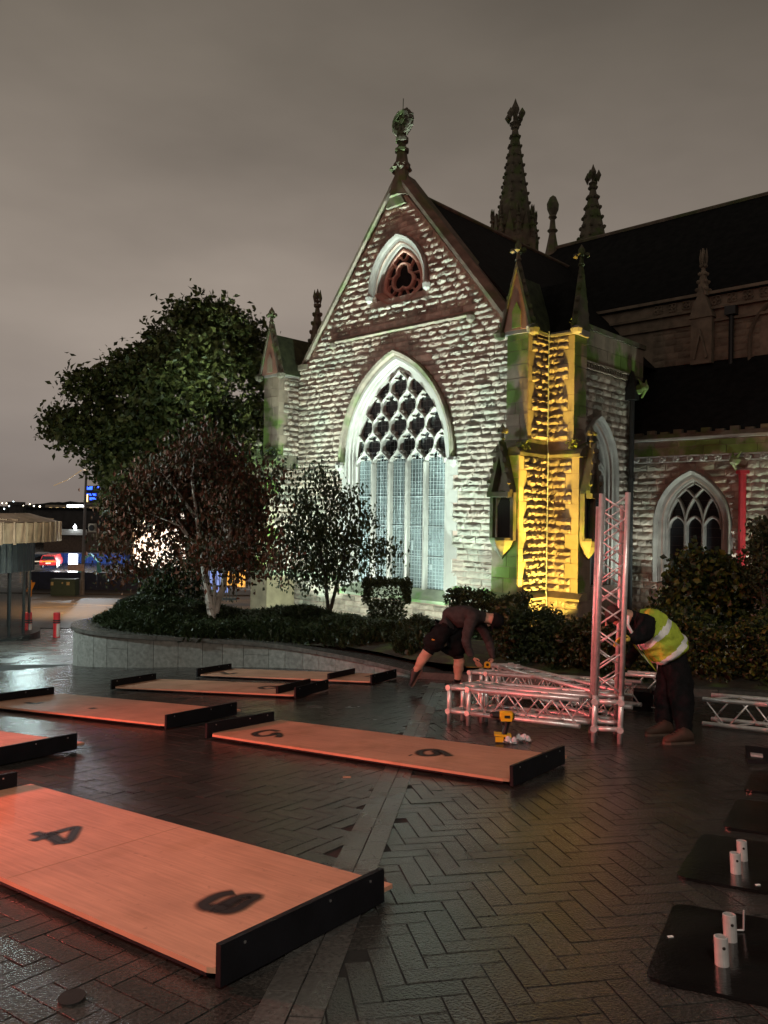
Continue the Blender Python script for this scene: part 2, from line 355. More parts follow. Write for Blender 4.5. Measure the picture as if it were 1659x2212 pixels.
def link(name, me, parent=None, loc=None, rz=0):
    o = bpy.data.objects.new(name, me); COL.objects.link(o)
    if parent is not None: o.parent = parent
    if loc is not None: o.location = loc
    if rz: o.rotation_euler = (0, 0, rz)
    return o
def tag(o, label=None, cat=None, group=None, kind=None):
    if label: o['label'] = label
    if cat: o['category'] = cat
    if group: o['group'] = group
    if kind: o['kind'] = kind
    return o
def thing(name, label, cat, loc=(0, 0, 0), rz=0, group=None):
    o = bpy.data.objects.new(name, None); COL.objects.link(o); o.location = loc; o.rotation_euler = (0, 0, rz)
    o.empty_display_size = .2
    return tag(o, label, cat, group)
def copy_tree(o, parent=None):
    c = o.copy(); COL.objects.link(c)
    if parent is not None: c.parent = parent
    for ch in list(o.children): copy_tree(ch, c)
    return c
def arr_mesh(name, V, Q, mats):               # numpy vertices and quads
    me = bpy.data.meshes.new(name)
    V = np.asarray(V, dtype=np.float32); Q = np.asarray(Q, dtype=np.int32)
    me.vertices.add(len(V)); me.vertices.foreach_set('co', V.ravel())
    k = Q.shape[1]
    me.loops.add(Q.size); me.loops.foreach_set('vertex_index', Q.ravel())
    me.polygons.add(len(Q)); me.polygons.foreach_set('loop_start', np.arange(0, Q.size, k, dtype=np.int32))
    me.update(calc_edges=True); me.validate(); me.polygons.foreach_set('use_smooth', [False] * len(me.polygons))
    for m_ in (mats if isinstance(mats, (list, tuple)) else [mats]): me.materials.append(m_)
    return me

# ================================================================== CHURCH
church = thing('church', 'floodlit gothic stone church transept with pointed traceried window, dark roofs and pinnacles', 'church',
               CHURCH_AT, -AZ)
def cpart(name, mb, m_, parent=church, smooth=False): return mb.build(name, m_, parent, smooth)

def arc_pts(w, c, zs, zb=None, n=14, cx=0.0):     # pointed arch, left foot to right foot
    R = w + c; a = math.acos(clamp(c / R, -1, 1))
    right = [(cx - c + R * math.cos(a * i / n), zs + R * math.sin(a * i / n)) for i in range(n + 1)]   # foot to apex
    left = [(2 * cx - x, z) for x, z in right]
    pts = left + right[-2::-1]
    if zb is not None: pts = [(cx - w, zb)] + pts + [(cx + w, zb)]
    return pts
def arch_half(w, c, zs, z):                        # half width of the arch at height z
    if z <= zs: return w
    R = w + c; h = z - zs
    return math.sqrt(R * R - h * h) - c if h < R else -1
def plate(outer, holes, y0, y1, mb=None, mi=0, fx=None):      # wall slab in the x-z plane with openings
    mb = mb or MB()
    loops = [outer] + holes
    tris = tessellate_polygon([[Vector((x, z, 0)) for x, z in l] for l in loops])
    flat = [p for l in loops for p in l]; n = len(flat)
    P = (lambda x, y, z: (x, y, z)) if fx is None else fx
    vs = [P(x, y0, z) for x, z in flat] + [P(x, y1, z) for x, z in flat]
    fs = [tuple(t_) for t_ in tris] + [tuple(i + n for i in t_[::-1]) for t_ in tris]
    k = 0
    for l in loops:
        m_ = len(l)
        fs += [(k + i, k + (i + 1) % m_, n + k + (i + 1) % m_, n + k + i) for i in range(m_)]
        k += m_
    return mb.add(vs, fs, mi)
def bar(mb, pts, w, y0, y1, ch=.05, mi=0, fx=None):           # moulded stone bar along a path in the x-z plane
    n = len(pts); cur = []
    for i in range(n):
        a, b = Vector(pts[max(i - 1, 0)]), Vector(pts[min(i + 1, n - 1)])
        d = (b - a).normalized(); nn = Vector((-d.y, d.x)); p = Vector(pts[i])
        row = []
        for s_, y in ((.5, y1), (.5, y0 + ch), (.18, y0), (-.18, y0), (-.5, y0 + ch), (-.5, y1)):
            q = p + nn * (w * s_); row.append((q.x, y, q.y) if fx is None else fx(q.x, y, q.y))
        cur.append(row)
    mb.loft(cur, closed=True, mi=mi)
    mb.add(cur[0], [tuple(range(6))], mi); mb.add(cur[-1], [tuple(range(5, -1, -1))], mi)

# ---- stones: a handful of rock-faced shapes, placed one by one
def stone_shape(k, flat=False):
    r = random.Random(100 + k)
    nx, nzz = (6, 5) if not flat else (2, 2)
    prof = (.22, .85, 1.0, .72, .18)
    vs, fs = [], []
    for j in range(nzz):
        for i in range(nx):
            x, z = i / (nx - 1), j / (nzz - 1)
            edge = i in (0, nx - 1) or j in (0, nzz - 1)
            if flat: y = -1
            else:
                y = -prof[j] * (.62 + .62 * r.random()) * (.45 if i in (0, nx - 1) else 1)
                if not edge: x += (r.random() - .5) * .10
                z += (r.random() - .5) * (.07 if edge else .13)
            vs.append((clamp(x, .0, 1.), y, clamp(z, .0, 1.)))
    fs += [(j * nx + i, j * nx + i + 1, (j + 1) * nx + i + 1, (j + 1) * nx + i) for j in range(nzz - 1) for i in range(nx - 1)]
    rim = [i for i in range(nx)] + [j * nx + nx - 1 for j in range(1, nzz)] + [(nzz - 1) * nx + i for i in range(nx - 2, -1, -1)] + [j * nx for j in range(nzz - 2, 0, -1)]
    o = len(vs); vs += [(vs[i][0], .8, vs[i][2]) for i in rim]; m_ = len(rim)
    fs += [(rim[i], o + i, o + (i + 1) % m_, rim[(i + 1) % m_]) for i in range(m_)]
    return vs, fs
SHAPES = [stone_shape(k) for k in range(14)]
FLAT = stone_shape(99, True)
def mesh_of(vs, fs, name, m_):
    mb = MB(); mb.add(vs, fs); return mb.mesh(name, m_)
STONES = []          # (matkey, x, y, z, w, h, depth, facing)  facing 0: looks along -y, 1: looks along +x
def gapless(a, b, lo, hi, r):
    out, x = [], a
    while x < b - .02:
        w = lo + (hi - lo) * r.random()
        if b - (x + w) < lo * .7: w = b - x
        w = min(w, b - x); out.append((x, w)); x += w
    return out
def courses(z0, z1, lo, hi, r):
    out, z = [], z0
    while z < z1 - .03:
        h = lo + (hi - lo) * r.random()
        if z1 - (z + h) < lo * .6: h = z1 - z
        out.append((z, h)); z += h
    return out
def lay(key, a_b_of_z, z0, z1, off, facing=0, lo=.28, hi=.62, clo=.17, chi=.245, depth=.07, j=.016, seed=1):
    r = random.Random(seed)
    for z, h in courses(z0, z1, clo, chi, r):
        for a, b in a_b_of_z(z + h / 2, h):
            for x, w in gapless(a, b, lo, hi, r):
                if w < .06: continue
                if facing == 0: STONES.append((key, x + j / 2, off, z + j / 2, w - j * 1.3, h - j, depth * (.7 + .6 * r.random()), 0))
                else: STONES.append((key, off, x + j / 2, z + j / 2, w - j, h - j, depth * (.7 + .6 * r.random()), 1))

XC, BZ = 5.588, -1.1                      # corner of the transept, foot of the walls
W0, C0, ZS0 = 2.47, 1.23, 4.5             # great window hood
GX, GW, GC, GZS = .08, 1.24, .49, 10.06    # gable window hood
def gable_lim(z): return 99 if z < 8.15 else max(.0, (13.35 - z) / 5.2 * 4.28)
# --- the gable wall
outer = [(-4.8, BZ), (4.8, BZ), (4.8, 8.1), (4.28, 8.15), (0, 13.35), (-4.28, 8.15), (-4.8, 8.1)]
gw = plate(outer, [arc_pts(2.34, C0, ZS0, .1), arc_pts(1.0, .47, GZS, 9.72, cx=GX)], 0, .55)
gable = cpart('gable_wall', gw, M['core'])
def gable_rows(z, h):
    L = min(4.80, gable_lim(z + h * .5)) - .02
    cuts = []
    if z < 8.05:
        jw = arch_half(2.49, C0, ZS0, z) if z > 4.35 else 2.34 + (.24 if int(z / .42) % 2 else .06)
        if jw > 0 and z > .05: cuts.append((-jw, jw))
    gh = arch_half(1.27, GC, GZS, z) if z > 9.62 else -1
    if gh > 0: cuts.append((GX - gh, GX + gh))
    if 8.56 < z < 8.70: cuts.append((-2.95, 3.05))
    segs, a = [], -L
    for c in sorted(cuts):
        if c[0] > a: segs.append((a, c[0]))
        a = max(a, c[1])
    if a < L: segs.append((a, L))
    return segs
lay('rock', gable_rows, .12, 13.0, 0.0, lo=.28, hi=.68, clo=.15, chi=.215, depth=.060, seed=3)
lay('rock', lambda z, h: [(-4.8, 4.8)] if z < 0 else [(-4.8, -2.5), (2.5, 4.8)], BZ + .1, .40, -.10, lo=.4, hi=.8, depth=.06, seed=4)
mb = MB(); mb.box((-4.8, -.09, BZ), (4.8, 0, -.02)); mb.box((-4.8, -.09, -.02), (-2.5, 0, .4)); mb.box((2.5, -.09, -.02), (4.8, 0, .4)); cpart('plinth', mb, M['core'])
mb = MB()
for sx_ in (-1, 1):
    a, b = sorted((sx_ * 2.52, sx_ * 4.78))
    mb = MB(); mb.prism([(a, -.2, .40), (a, -.2, .45), (a, 0.0, .60), (a, .02, .40)], (b - a, 0, 0)); cpart('plinth_moulding', mb, M['green_sill'])
# jamb blocks beside the window, alternately long and short
for sx_ in (-1, 1):
    z = .12; k = 0
    while z < 4.3:
        h = .42 if z + .42 < 4.34 else 4.34 - z
        long_ = int((z + .2) / .42) % 2
        a, b = sorted((sx_ * 2.30, sx_ * (2.58 if long_ else 2.40)))
        STONES.append(('dressed', a, .02, z + .006, b - a, h - .012, .06, 2)); z += h
# --- great window
win = MB()
prof = ((2.50, -.005), (2.50, -.15), (2.45, -.20), (2.36, -.17), (2.33, -.06), (2.27, -.05))
mb = MB(); mb.loft([[(x, y, z) for x, z in arc_pts(w, C0, ZS0, 4.36, 20)] for w, y in prof])
hood = cpart('hood_mould', mb, M['coping'])
for sx_ in (-1, 1):
    mb = MB(); mb.lathe([(.02, -.20), (.13, -.1), (.15, .02), (.08, .1)], 8, (sx_ * 2.45, -.12, 4.33))
    mb.box((sx_ * 2.45 - .13, -.2, 4.36), (sx_ * 2.45 + .13, 0, 4.44)); mb.build('hood_stop', M['dressed'], hood)
prof = ((2.36, -.03), (2.20, -.03), (2.17, .03), (2.10, .05), (2.09, .11), (2.03, .12), (2.00, .20), (1.90, .22), (1.90, .5))
mb = MB(); mb.loft([[(x, y, z) for x, z in arc_pts(w, C0, ZS0, .14, 20)] for w, y in prof])
window = cpart('great_window', mb, M['dressed'])
mb = MB(); mb.prism([(-2.32, -.24, -.02), (-2.32, -.24, .07), (-2.32, .24, .36), (-2.32, .5, .36), (-2.32, .5, -.02)], (4.64, 0, 0))
mb.build('sill', M['green_sill'], window)
LW, ZSP, RH = 3.80 / 5, 4.30, .64          # light width, where the heads spring, height of a tracery row
def in_win(x, z, m_=0.0): return abs(x) < arch_half(1.90, C0, ZS0, z) - m_ and z < 7.75
for k in range(1, 5):
    mb = MB(); x = -1.9 + k * LW
    bar(mb, [(x, .34), (x, 2.4), (x, ZSP + .06)], .125, .10, .36)
    mb.build('mullion', M['dressed'], window)
mb = MB()
for k in range(0, 6):
    x0 = -1.9 + k * LW
    for s_ in (-1, 1):
        run = []
        for i in range(0, 64):
            z = ZSP + i * .055
            ph = (z - ZSP) / RH
            fl = math.floor(ph); q_ = .5 - .5 * math.cos(PI * (ph - fl)); q_ = q_ * q_ * (3 - 2 * q_) * .75 + q_ * .25
            x = x0 + s_ * LW / 2 * (q_ if fl % 2 == 0 else 1 - q_)
            if in_win(x, z, -.05): run.append((x, z))
            else:
                if len(run) > 2: bar(mb, run, .085, .13, .36)
                run = []
        if len(run) > 2: bar(mb, run, .085, .13, .36)
mb.build('tracery', M['dressed'], window)
mb = MB()
for row in range(0, 6):                     # cusps: the spurs that make each cell a quatrefoil
    for k in range(-5, 6):
        cx_ = (k + (.5 if row % 2 else 0)) * LW
        zc = ZSP + row * RH + .02
        xx = cx_
        for s_ in (-1, 1):
            for dz, ln in ((.24, .13), (-.22, .11)):
                if row == 0 and dz < 0: continue
                hw = LW / 4 * (1 + math.cos(PI * abs(dz) / RH))
                a = (xx + s_ * hw, zc + dz); b_ = (xx + s_ * (hw - ln), zc + dz - .05)
                if in_win(a[0], a[1], .02) and in_win(b_[0], b_[1], .02):
                    bar(mb, [a, ((a[0] + b_[0]) / 2, a[1] + .012), b_], .055, .15, .33, .03)
if mb.f: tag(mb.build('cusps', M['dressed'], window), kind='stuff')
pan = arc_pts(1.95, C0, ZS0, .3, 18)
for k in range(5):                          # a pane and its cames for each light, then the head
    a = -1.9 + k * LW
    mb = MB(); mb.box((a + .03, .30, .34), (a + LW - .03, .315, 4.45)); mb.build('glass_pane', M['glass'], window)
    mb = MB(); r = random.Random(k); z = .45
    while z < 4.75:
        mb.box((a + .05, .285, z), (a + LW - .05, .299, z + .013)); z += .10 + .055 * r.random()
    for i in range(1, 6):
        x = a + LW * i / 6 + (r.random() - .5) * .02; mb.box((x, .283, .34), (x + .012, .298, 4.72))
    for z in (1.35, 2.3, 3.25): mb.box((a + .05, .27, z), (a + LW - .05, .285, z + .03))
    mb.build('lead_cames', M['lead'], window)
mb = MB(); n = len(pan)
mb.add([(0, .33, 5.2)] + [(x, .33, max(z, 4.45)) for x, z in pan], [(0, i, i + 1) for i in range(1, n)])
mb.build('tracery_glass', M['dark_glass'], window)  # dark glass copy stands for the window head beyond the uplight
mb = MB(); r = random.Random(5); z = 4.75
while z < 7.6:
    hh = arch_half(1.88, C0, ZS0, z); mb.box((-hh, .318, z), (hh, .326, z + .010)); z += .13 + .06 * r.random()
x = -1.8
while x < 1.85:
    zt = ZS0 + math.sqrt(max((1.88 + C0) ** 2 - (abs(x) + C0) ** 2, 0)); mb.box((x, .316, 4.5), (x + .008, .324, zt)); x += .125 + .05 * r.random()
mb.build('tracery_cames', mat('unlit_lead', (.11, .11, .105), .6, .15, 8, 0), window)  # darker copy of the lead, shaded by colour above the uplight
mb = MB(); mb.box((-2.2, .62, .0), (2.2, .64, 8)); mb.build('dark_backing', M['void'], window)
for x, z, w, h in ((.52, 1.55, .09, .33), (1.27, .96, .12, .17)):
    mb = MB(); mb.box((x, .268, z), (x + w, .282, z + h)); mb.build('paper_notice', M['lead'], window)
# --- gable window: a hooded arch over a trefoil in a curved triangle
mb = MB()
prof = ((1.27, 0), (1.27, -.12), (1.21, -.17), (1.14, -.12), (1.12, -.03), (1.05, .0), (1.0, .02), (.99, .09), (.92, .12), (.9, .20), (.82, .24), (.80, .36), (.72, .38))
mb.loft([[(x, y, z) for x, z in arc_pts(w, GC, GZS, 9.82 + (1.27 - w) * .35, 14, GX)] for w, y in prof])
gwin = cpart('gable_window', mb, M['gable_stone'])
mb = MB()
tri = arc_pts(.80, GC, GZS, None, 10, GX)
low = [(GX + .80 - 1.6 * i / 10, GZS - .42 * math.sin(PI * i / 10)) for i in range(11)]
mb.loft([[(x, -.02, z) for x, z in [(GX + 1.12 - 2.24 * i / 10, GZS - .12 - .52 * math.sin(PI * i / 10)) for i in range(11)]],
         [(x, .02, z) for x, z in [(GX + 1.0 - 2.0 * i / 10, GZS - .05 - .47 * math.sin(PI * i / 10)) for i in range(11)]],
         [(x, .34, z) for x, z in low]])
mb.build('curved_sill', M['red_ashlar'], gwin)
mb = MB(); ring = tri + low[1:-1]
bar(mb, ring + ring[:2], .13, .16, .46)
tc_ = (GX, GZS + .30)
tre = []
for i in range(49):
    a = 2 * PI * i / 48 + PI / 2
    rr = .30 + .17 * abs(math.cos(1.5 * (a - PI / 2 + PI / 3 - PI / 3)))
    tre.append((tc_[0] + rr * math.cos(a), tc_[1] + rr * math.sin(a)))
bar(mb, tre, .095, .14, .46)
for a0 in (PI / 2 + PI, PI / 2 + PI / 3, PI / 2 - PI / 3):
    for s_ in (-.30, .30):
        a = a0 + s_; p = (tc_[0] + .44 * math.cos(a), tc_[1] + .44 * math.sin(a)); q = (tc_[0] + .72 * math.cos(a0 + s_ * 1.25), tc_[1] + .72 * math.sin(a0 + s_ * 1.25))
        bar(mb, [p, ((p[0] + q[0]) / 2, (p[1] + q[1]) / 2), q], .06, .19, .44)
for a0, rr in ((PI / 2, .74), (PI / 2 + 2 * PI / 3, .60), (PI / 2 - 2 * PI / 3, .60)):
    c_ = (tc_[0] + rr * math.cos(a0), tc_[1] + rr * math.sin(a0))
    bar(mb, [(c_[0] + .16 * math.cos(2 * PI * i / 10), c_[1] + .16 * math.sin(2 * PI * i / 10)) for i in range(11)], .055, .19, .44)
mb.build('trefoil_tracery', M['red_lit_tracery'], gwin)
mb = MB(); mb.box((GX - 1.0, .60, 9.5), (GX + 1.0, .62, 11.6)); mb.build('dark_backing', M['void'], gwin)
for s_ in (-1, 1): mb = MB(); mb.lathe([(.02, -.2), (.12, -.12), (.14, .02), (.06, .12)], 7, (GX + s_ * 1.24, -.1, 9.86)); mb.build('hood_stop', M['dressed'], gwin)
mb = MB(); mb.prism([(-2.95, -.10, 8.59), (-2.95, -.13, 8.63), (-2.95, -.02, 8.74), (-2.95, 0, 8.57)], (6.0, 0, 0))
for s_ in (-2.9, 3.02): mb.lathe([(.03, -.26), (.12, -.18), (.14, -.05), (.08, .06)], 7, (s_, -.08, 8.64))
cpart('string_course', mb, M['coping'])
# --- gable coping, kneelers and wheel-cross finial
mb = MB()
for s_ in (-1, 1):
    sl = Vector((s_ * -4.45, 0, 5.4)).normalized(); nn = Vector((s_ * 5.4, 0, 4.45)).normalized()
    foot = Vector((s_ * 4.42, 0, 8.03)); top = Vector((0, 0, 13.52))
    q = [Vector((0, -.13, 0)), Vector((0, -.13, 0)) + nn * .10, Vector((0, .1, 0)) + nn * .26, Vector((0, .62, 0)) + nn * .22, Vector((0, .62, 0))]
    mb.loft([[foot + p for p in q], [top + p for p in q]], closed=True)
    mb.add([foot + p for p in q], [(0, 1, 2, 3, 4)])
    mb.box((s_ * 4.45 - .22, -.16, 7.86), (s_ * 4.45 + .22, .6, 8.05))
cope = cpart('gable_coping', mb, M['coping'])
mb = MB()
mb.lathe([(.42, -.5), (.34, -.1), (.24, .25), (.22, .45), (.30, .55), (.22, .66), (.17, .95), (.24, 1.0), (.24, 1.08), (.15, 1.15), (.12, 1.25), (.22, 1.33), (.22, 1.43), (.10, 1.55)], 8, (.04, .1, 13.42), rot=PI / 8)
for k in range(8):
    a = 2 * PI * k / 8; mb.lathe([(.02, 0), (.09, .07), (.02, .17)], 5, (.29 * math.cos(a), .1 + .29 * math.sin(a), 13.78))
wc = Vector((.06, .1, 15.36))
mb.tube([wc + Vector((.34 * math.cos(2 * PI * i / 16), 0, .34 * math.sin(2 * PI * i / 16))) for i in range(17)], .11, 6)
for k in range(8):
    a = 2 * PI * k / 8 + PI / 8; d = Vector((math.cos(a), 0, math.sin(a)))
    mb.tube([wc, wc + d * .34], .085, 5); mb.tube([wc + d * .34, wc + d * .47], [.13, .03], 5)
mb.lathe([(.12, -.08), (.12, .08)], 8, wc)
mb.tube([(.06, .1, 15.75), (.07, .1, 16.15)], .012, 4)
mb.build('wheel_cross_finial', M['dark_stone'], cope)
mb = MB(); mb.prism([(-.42, -.16, 12.62), (.42, -.16, 12.62), (0, -.16, 13.3)], (0, .15, 0)); mb.build('carved_apex_stone', M['dark_stone'], cope)

def finial(mb, x, y, z, s=1.0):          # bud finial with a collar of leaves
    mb.lathe([(.10 * s, 0), (.07 * s, .22 * s), (.12 * s, .27 * s), (.08 * s, .33 * s), (.06 * s, .5 * s)], 6, (x, y, z))
    for k in range(4):
        a = 2 * PI * k / 4 + .4
        mb.lathe([(.02, -.04 * s), (.10 * s, .02 * s), (.08 * s, .10 * s), (.02, .13 * s)], 5, (x + .17 * s * math.cos(a), y + .17 * s * math.sin(a), z + .52 * s))
    mb.lathe([(.05 * s, .5 * s), (.13 * s, .64 * s), (.12 * s, .74 * s), (.05 * s, .85 * s), (.01, .92 * s)], 6, (x, y, z))
def crocket_spire(mb, x, y, z0, z1, r0, n=8, rows=7, cs=1.0):
    mb.lathe([(r0, z0), (r0 * .08, z1)], n, (x, y, 0), rot=PI / n)
    for j in range(rows):
        t_ = (j + .7) / (rows + .4); z = z0 + (z1 - z0) * t_; rr = r0 * (1 - .92 * t_)
        for k in range(n):
            a = 2 * PI * k / n + PI / n
            c_ = (x + (rr + .02) * math.cos(a), y + (rr + .02) * math.sin(a), z)
            mb.lathe([(.02 * cs, -.08 * cs), (.09 * cs, -.02 * cs), (.10 * cs, .06 * cs), (.02 * cs, .12 * cs)], 4, c_)
    s = max(r0 * 1.25, .45)
    mb.lathe([(r0 * .16, z1 - s * .25), (r0 * .34, z1 - s * .12), (r0 * .12, z1)], 6, (x, y, 0))
    for dx, dy in ((1, 0), (-1, 0), (0, 1), (0, -1)):
        mb.lathe([(.01, -.3), (r0 * .2, 0), (.01, .3)], 5, (x + dx * r0 * .42, y + dy * r0 * .42, z1 + s * .22))
    mb.lathe([(r0 * .12, z1), (r0 * .14, z1 + s * .3), (r0 * .24, z1 + s * .5), (r0 * .1, z1 + s * .75), (.01, z1 + s * .95)], 6, (x, y, 0))
def canopy(name, x0, x1, y0, z, face, par):   # niche canopy with gablet and corbel; face 0 looks along -y, 1 along +x
    mb = MB(); cx_ = (x0 + x1) / 2; w = (x1 - x0) / 2
    def T(a, b, c): return (cx_ + a, y0 - b, c) if face == 0 else (y0 + b, cx_ + a, c)
    def pr(poly, b0, b1): mb.prism([T(a, b0, c) for a, c in poly], Vector(T(0, b1, 0)) - Vector(T(0, b0, 0)))
    pr([(-w, z), (-w, z + .08), (0, z + 1.35), (w, z + .08), (w, z), (w - .12, z), (0, z + .95), (-w + .12, z)], 0, .30)
    pr([(-w * .95, z - .12), (w * .95, z - .12), (w * .95, z + .02), (-w * .95, z + .02)], 0, .36)
    pr([(-w * .5, z + .05), (w * .5, z + .05), (0, z + .8)], .02, .10)
    for s_ in (-1, 1):
        pr([(s_ * w * .92 - .05, z - 1.25), (s_ * w * .92 + .05, z - 1.25), (s_ * w * .92 + .05, z), (s_ * w * .92 - .05, z)], .02, .16)
        for k in range(4):
            t_ = (k + .6) / 4.4; c_ = T(s_ * w * (1 - t_) * 1.04, .30, z + .08 + 1.27 * t_)
            mb.lathe([(.01, -.06), (.07, -.01), (.06, .06), (.01, .1)], 4, c_)
    c_ = T(0, .15, 0); finial(mb, c_[0], c_[1], z + 1.25, .62)
    for s_ in (-.12, .12): mb.lathe([(.01, -.07), (.06, -.01), (.06, .05), (.01, .08)], 4, T(s_, .15, z + 1.62))
    mb.lathe([(.01, z - 1.75), (.12, z - 1.62), (.27, z - 1.4), (.33, z - 1.25), (.33, z - 1.18)], 8, T(0, .10, 0))
    n_ = mb.build(name, M['dark_stone'], par)
    mb = MB(); pr([(-w * .62, z - 1.18), (w * .62, z - 1.18), (w * .62, z - .35), (0, z + .1), (-w * .62, z - .35)], -.01, .015)
    mb.build('niche_shade', M['void'], n_)  # flat dark sheet drawing the shade inside the niche
    return n_
# --- buttresses.  A block core, then ashlar and rock-faced stones proud of it
def ashlar(key, a, b, z0, z1, off, facing, seed, lo=.28, hi=.62, ch=.34):
    lay(key, lambda z, h: [(a, b)], z0, z1, off, facing, lo, hi, ch * .85, ch * 1.15, .012 / .9, .012, seed)
def quoin(key, edge, s_, z0, z1, off, facing, seed, w=(.24, .42), other=None, fill='rock', depth=.08):
    r = random.Random(seed); z = z0; k = 0
    while z < z1 - .05:
        h = min(.36 + .08 * r.random(), z1 - z); ww = w[k % 2]; k += 1
        a, b = sorted((edge, edge - s_ * ww))
        STONES.append((key, *((a + .005, off) if facing == 0 else (off, a + .005)), z + .005, ww - .01, h - .01, .014, 3 if facing == 0 else 4))
        if other is not None:
            c_, d_ = sorted((edge - s_ * ww, other))
            nrow = 2
            for q in range(nrow):
                for x, wd in gapless(c_, d_, .2, .45, r):
                    hh = h / nrow
                    if wd > .05: STONES.append((fill, *((x + .008, off) if facing == 0 else (off, x + .008)), z + q * hh + .008, wd - .016, hh - .016, depth * (.7 + .6 * r.random()), facing))
        z += h
for s_ in (1, -1):
    xi, xo = s_ * 4.77, s_ * XC
    lo_, hi_ = sorted((xi, xo))
    ui = s_ * (4.92 if s_ > 0 else 4.77); ul, uh = sorted((ui, xo))
    mb = MB()
    mb.box((lo_, -1.335, BZ), (hi_, .5, 4.3)); mb.box((ul, -.945, 4.2), (uh, .5, 7.7))
    but = cpart('buttress', mb, M['core'])
    mb = MB()                                        # sloping set-off, plinth weathering
    mb.prism([(lo_ - .03, -1.40, 4.28), (lo_ - .03, -1.40, 4.36), (lo_ - .03, -.93, 4.74), (lo_ - .03, 0.0, 4.74), (lo_ - .03, 0.0, 4.28)], (hi_ - lo_ + .06, 0, 0))
    mb.build('set_off', M['dark_stone'], but)
    mb = MB(); mb.prism([(lo_ - .12, -1.48, .46), (lo_ - .12, -1.48, .52), (lo_ - .12, -1.34, .66), (lo_ - .12, .0, .66), (lo_ - .12, .0, .46)], (hi_ - lo_ + .2, 0, 0))
    mb.build('plinth_moulding', M['green_sill'], but)
    mb = MB(); mb.box((lo_ - .05, -1.40, BZ), (hi_ + .05, .2, .46)); mb.build('plinth', M['tan_ashlar'], but)
    ashlar('ashlar', lo_, hi_, .66, 4.28, -1.335, 0, 21 + s_)
    ashlar('ashlar', ul, uh, 4.74, 7.66, -.945, 0, 25 + s_)
    # gablet top with roof running back to the wall
    cxm = (ul + uh) / 2; hw = (uh - ul) / 2 + .07
    mb = MB(); mb.prism([(cxm - hw, -1.02, 7.66), (cxm + hw, -1.02, 7.66), (cxm, -1.02, 9.3)], (0, .14, 0))
    mb.build('gablet', M['red_ashlar'], but)
    mb = MB()
    for q in (-1, 1):
        mb.prism([(cxm + q * (hw + .03), -1.08, 7.64), (cxm + q * (hw + .12), -1.08, 7.62), (cxm, -1.08, 9.50), (cxm, -1.08, 9.30)], (0, .24, 0))
        for k in range(5):
            t_ = (k + .4) / 5; mb.lathe([(.01, -.07), (.07, 0), (.06, .07), (.01, .11)], 5, (cxm + q * (hw + .14) * (1 - t_), -.98, 7.7 + 1.75 * t_))
        mb.lathe([(.02, -.16), (.14, -.1), (.17, .02), (.07, .12)], 7, (cxm + q * (hw + .13), -1.02, 7.6))
    finial(mb, cxm, -.98, 9.3, .85)
    mb.build('gablet_coping', M['dark_stone'], but)
    mb = MB()
    mb.prism([(cxm - .13, -1.05, 7.72), (cxm + .13, -1.05, 7.72), (cxm + .13, -1.05, 8.15), (cxm, -1.05, 8.4), (cxm - .13, -1.05, 8.15)], (0, .04, 0))
    mb.build('blind_panel', M['ashlar'], but)
    mb = MB(); ry = .1 if s_ > 0 else 2.2
    mb.prism([(cxm - hw - .06, -.86, 7.64), (cxm + hw + .06, -.86, 7.64), (cxm, -.86, 9.12)], (0, .86 + ry, 0))
    mb.build('slab_roof', M['stone_roof'], but)
    mb = MB(); mb.box((lo_ + .03, -1.0, 7.56), (uh + .06, 0, 7.65)); mb.build('drip_mould', M['dressed'], but)
    canopy('niche', lo_ + .06, hi_ - .06, -1.35, 3.3 if s_ > 0 else 3.5, 0, but)
# right flank of the left buttress, seen past the wall
quoin('ashlar', -.945, -1, 4.74, 7.55, -4.77, 1, 31, other=.0, depth=.07)
quoin('ashlar', -1.335, -1, .66, 4.28, -4.77, 1, 32, other=.0, depth=.07)
# right buttress: amber-lit flank looking along +x
quoin('tan_ashlar', -1.335, -1, .66, 4.28, XC, 1, 33, (.22, .36), .0)
quoin('tan_ashlar', -.945, -1, 4.74, 7.55, XC, 1, 34, (.16, .30), .0)
lay('rock', lambda z, h: [(-1.40, .0)], BZ + .1, .46, XC + .05, 1, .2, .5, .17, .24, .08, seed=35)
# second buttress at the corner, looking along -y
BX, BXU, BW = 6.60, 6.42, .66
mb = MB(); mb.box((XC - .3, .012, BZ), (BX - .015, BW, 4.3)); mb.box((XC - .3, .013, 4.2), (BXU - .015, BW, 7.7))
but2 = cpart('buttress', mb, M['core'])
quoin('tan_ashlar', BX, 1, .66, 4.28, .012, 0, 36, (.22, .40), XC)
quoin('tan_ashlar', BXU, 1, 4.74, 7.55, .013, 0, 37, (.18, .32), XC)
ashlar('ashlar', .0, BW, .66, 4.28, BX - .015, 1, 38)
ashlar('ashlar', .0, BW, 4.74, 7.66, BXU - .015, 1, 39)
lay('rock', lambda z, h: [(XC + .06, BX + .06)], BZ + .1, .46, -.06, 0, .2, .5, .17, .24, .08, seed=40)
mb = MB(); mb.box((XC, -.06, BZ), (BX + .05, BW + .06, .46)); mb.build('plinth', M['core'], but2)
mb = MB()
mb.prism([(XC - .02, -.14, .46), (XC - .02, -.14, .52), (XC - .02, 0, .66), (XC - .02, .3, .66), (XC - .02, .3, .46)], (BX - XC + .14, 0, 0))
mb.prism([(XC + .15, -1.48, .461), (XC + .15, -1.48, .521), (XC, -1.48, .66), (XC - .2, -1.48, .66), (XC - .2, -1.48, .461)], (0, 1.34, 0))
mb.build('plinth_moulding', M['tan_ashlar'], but2)
mb = MB()
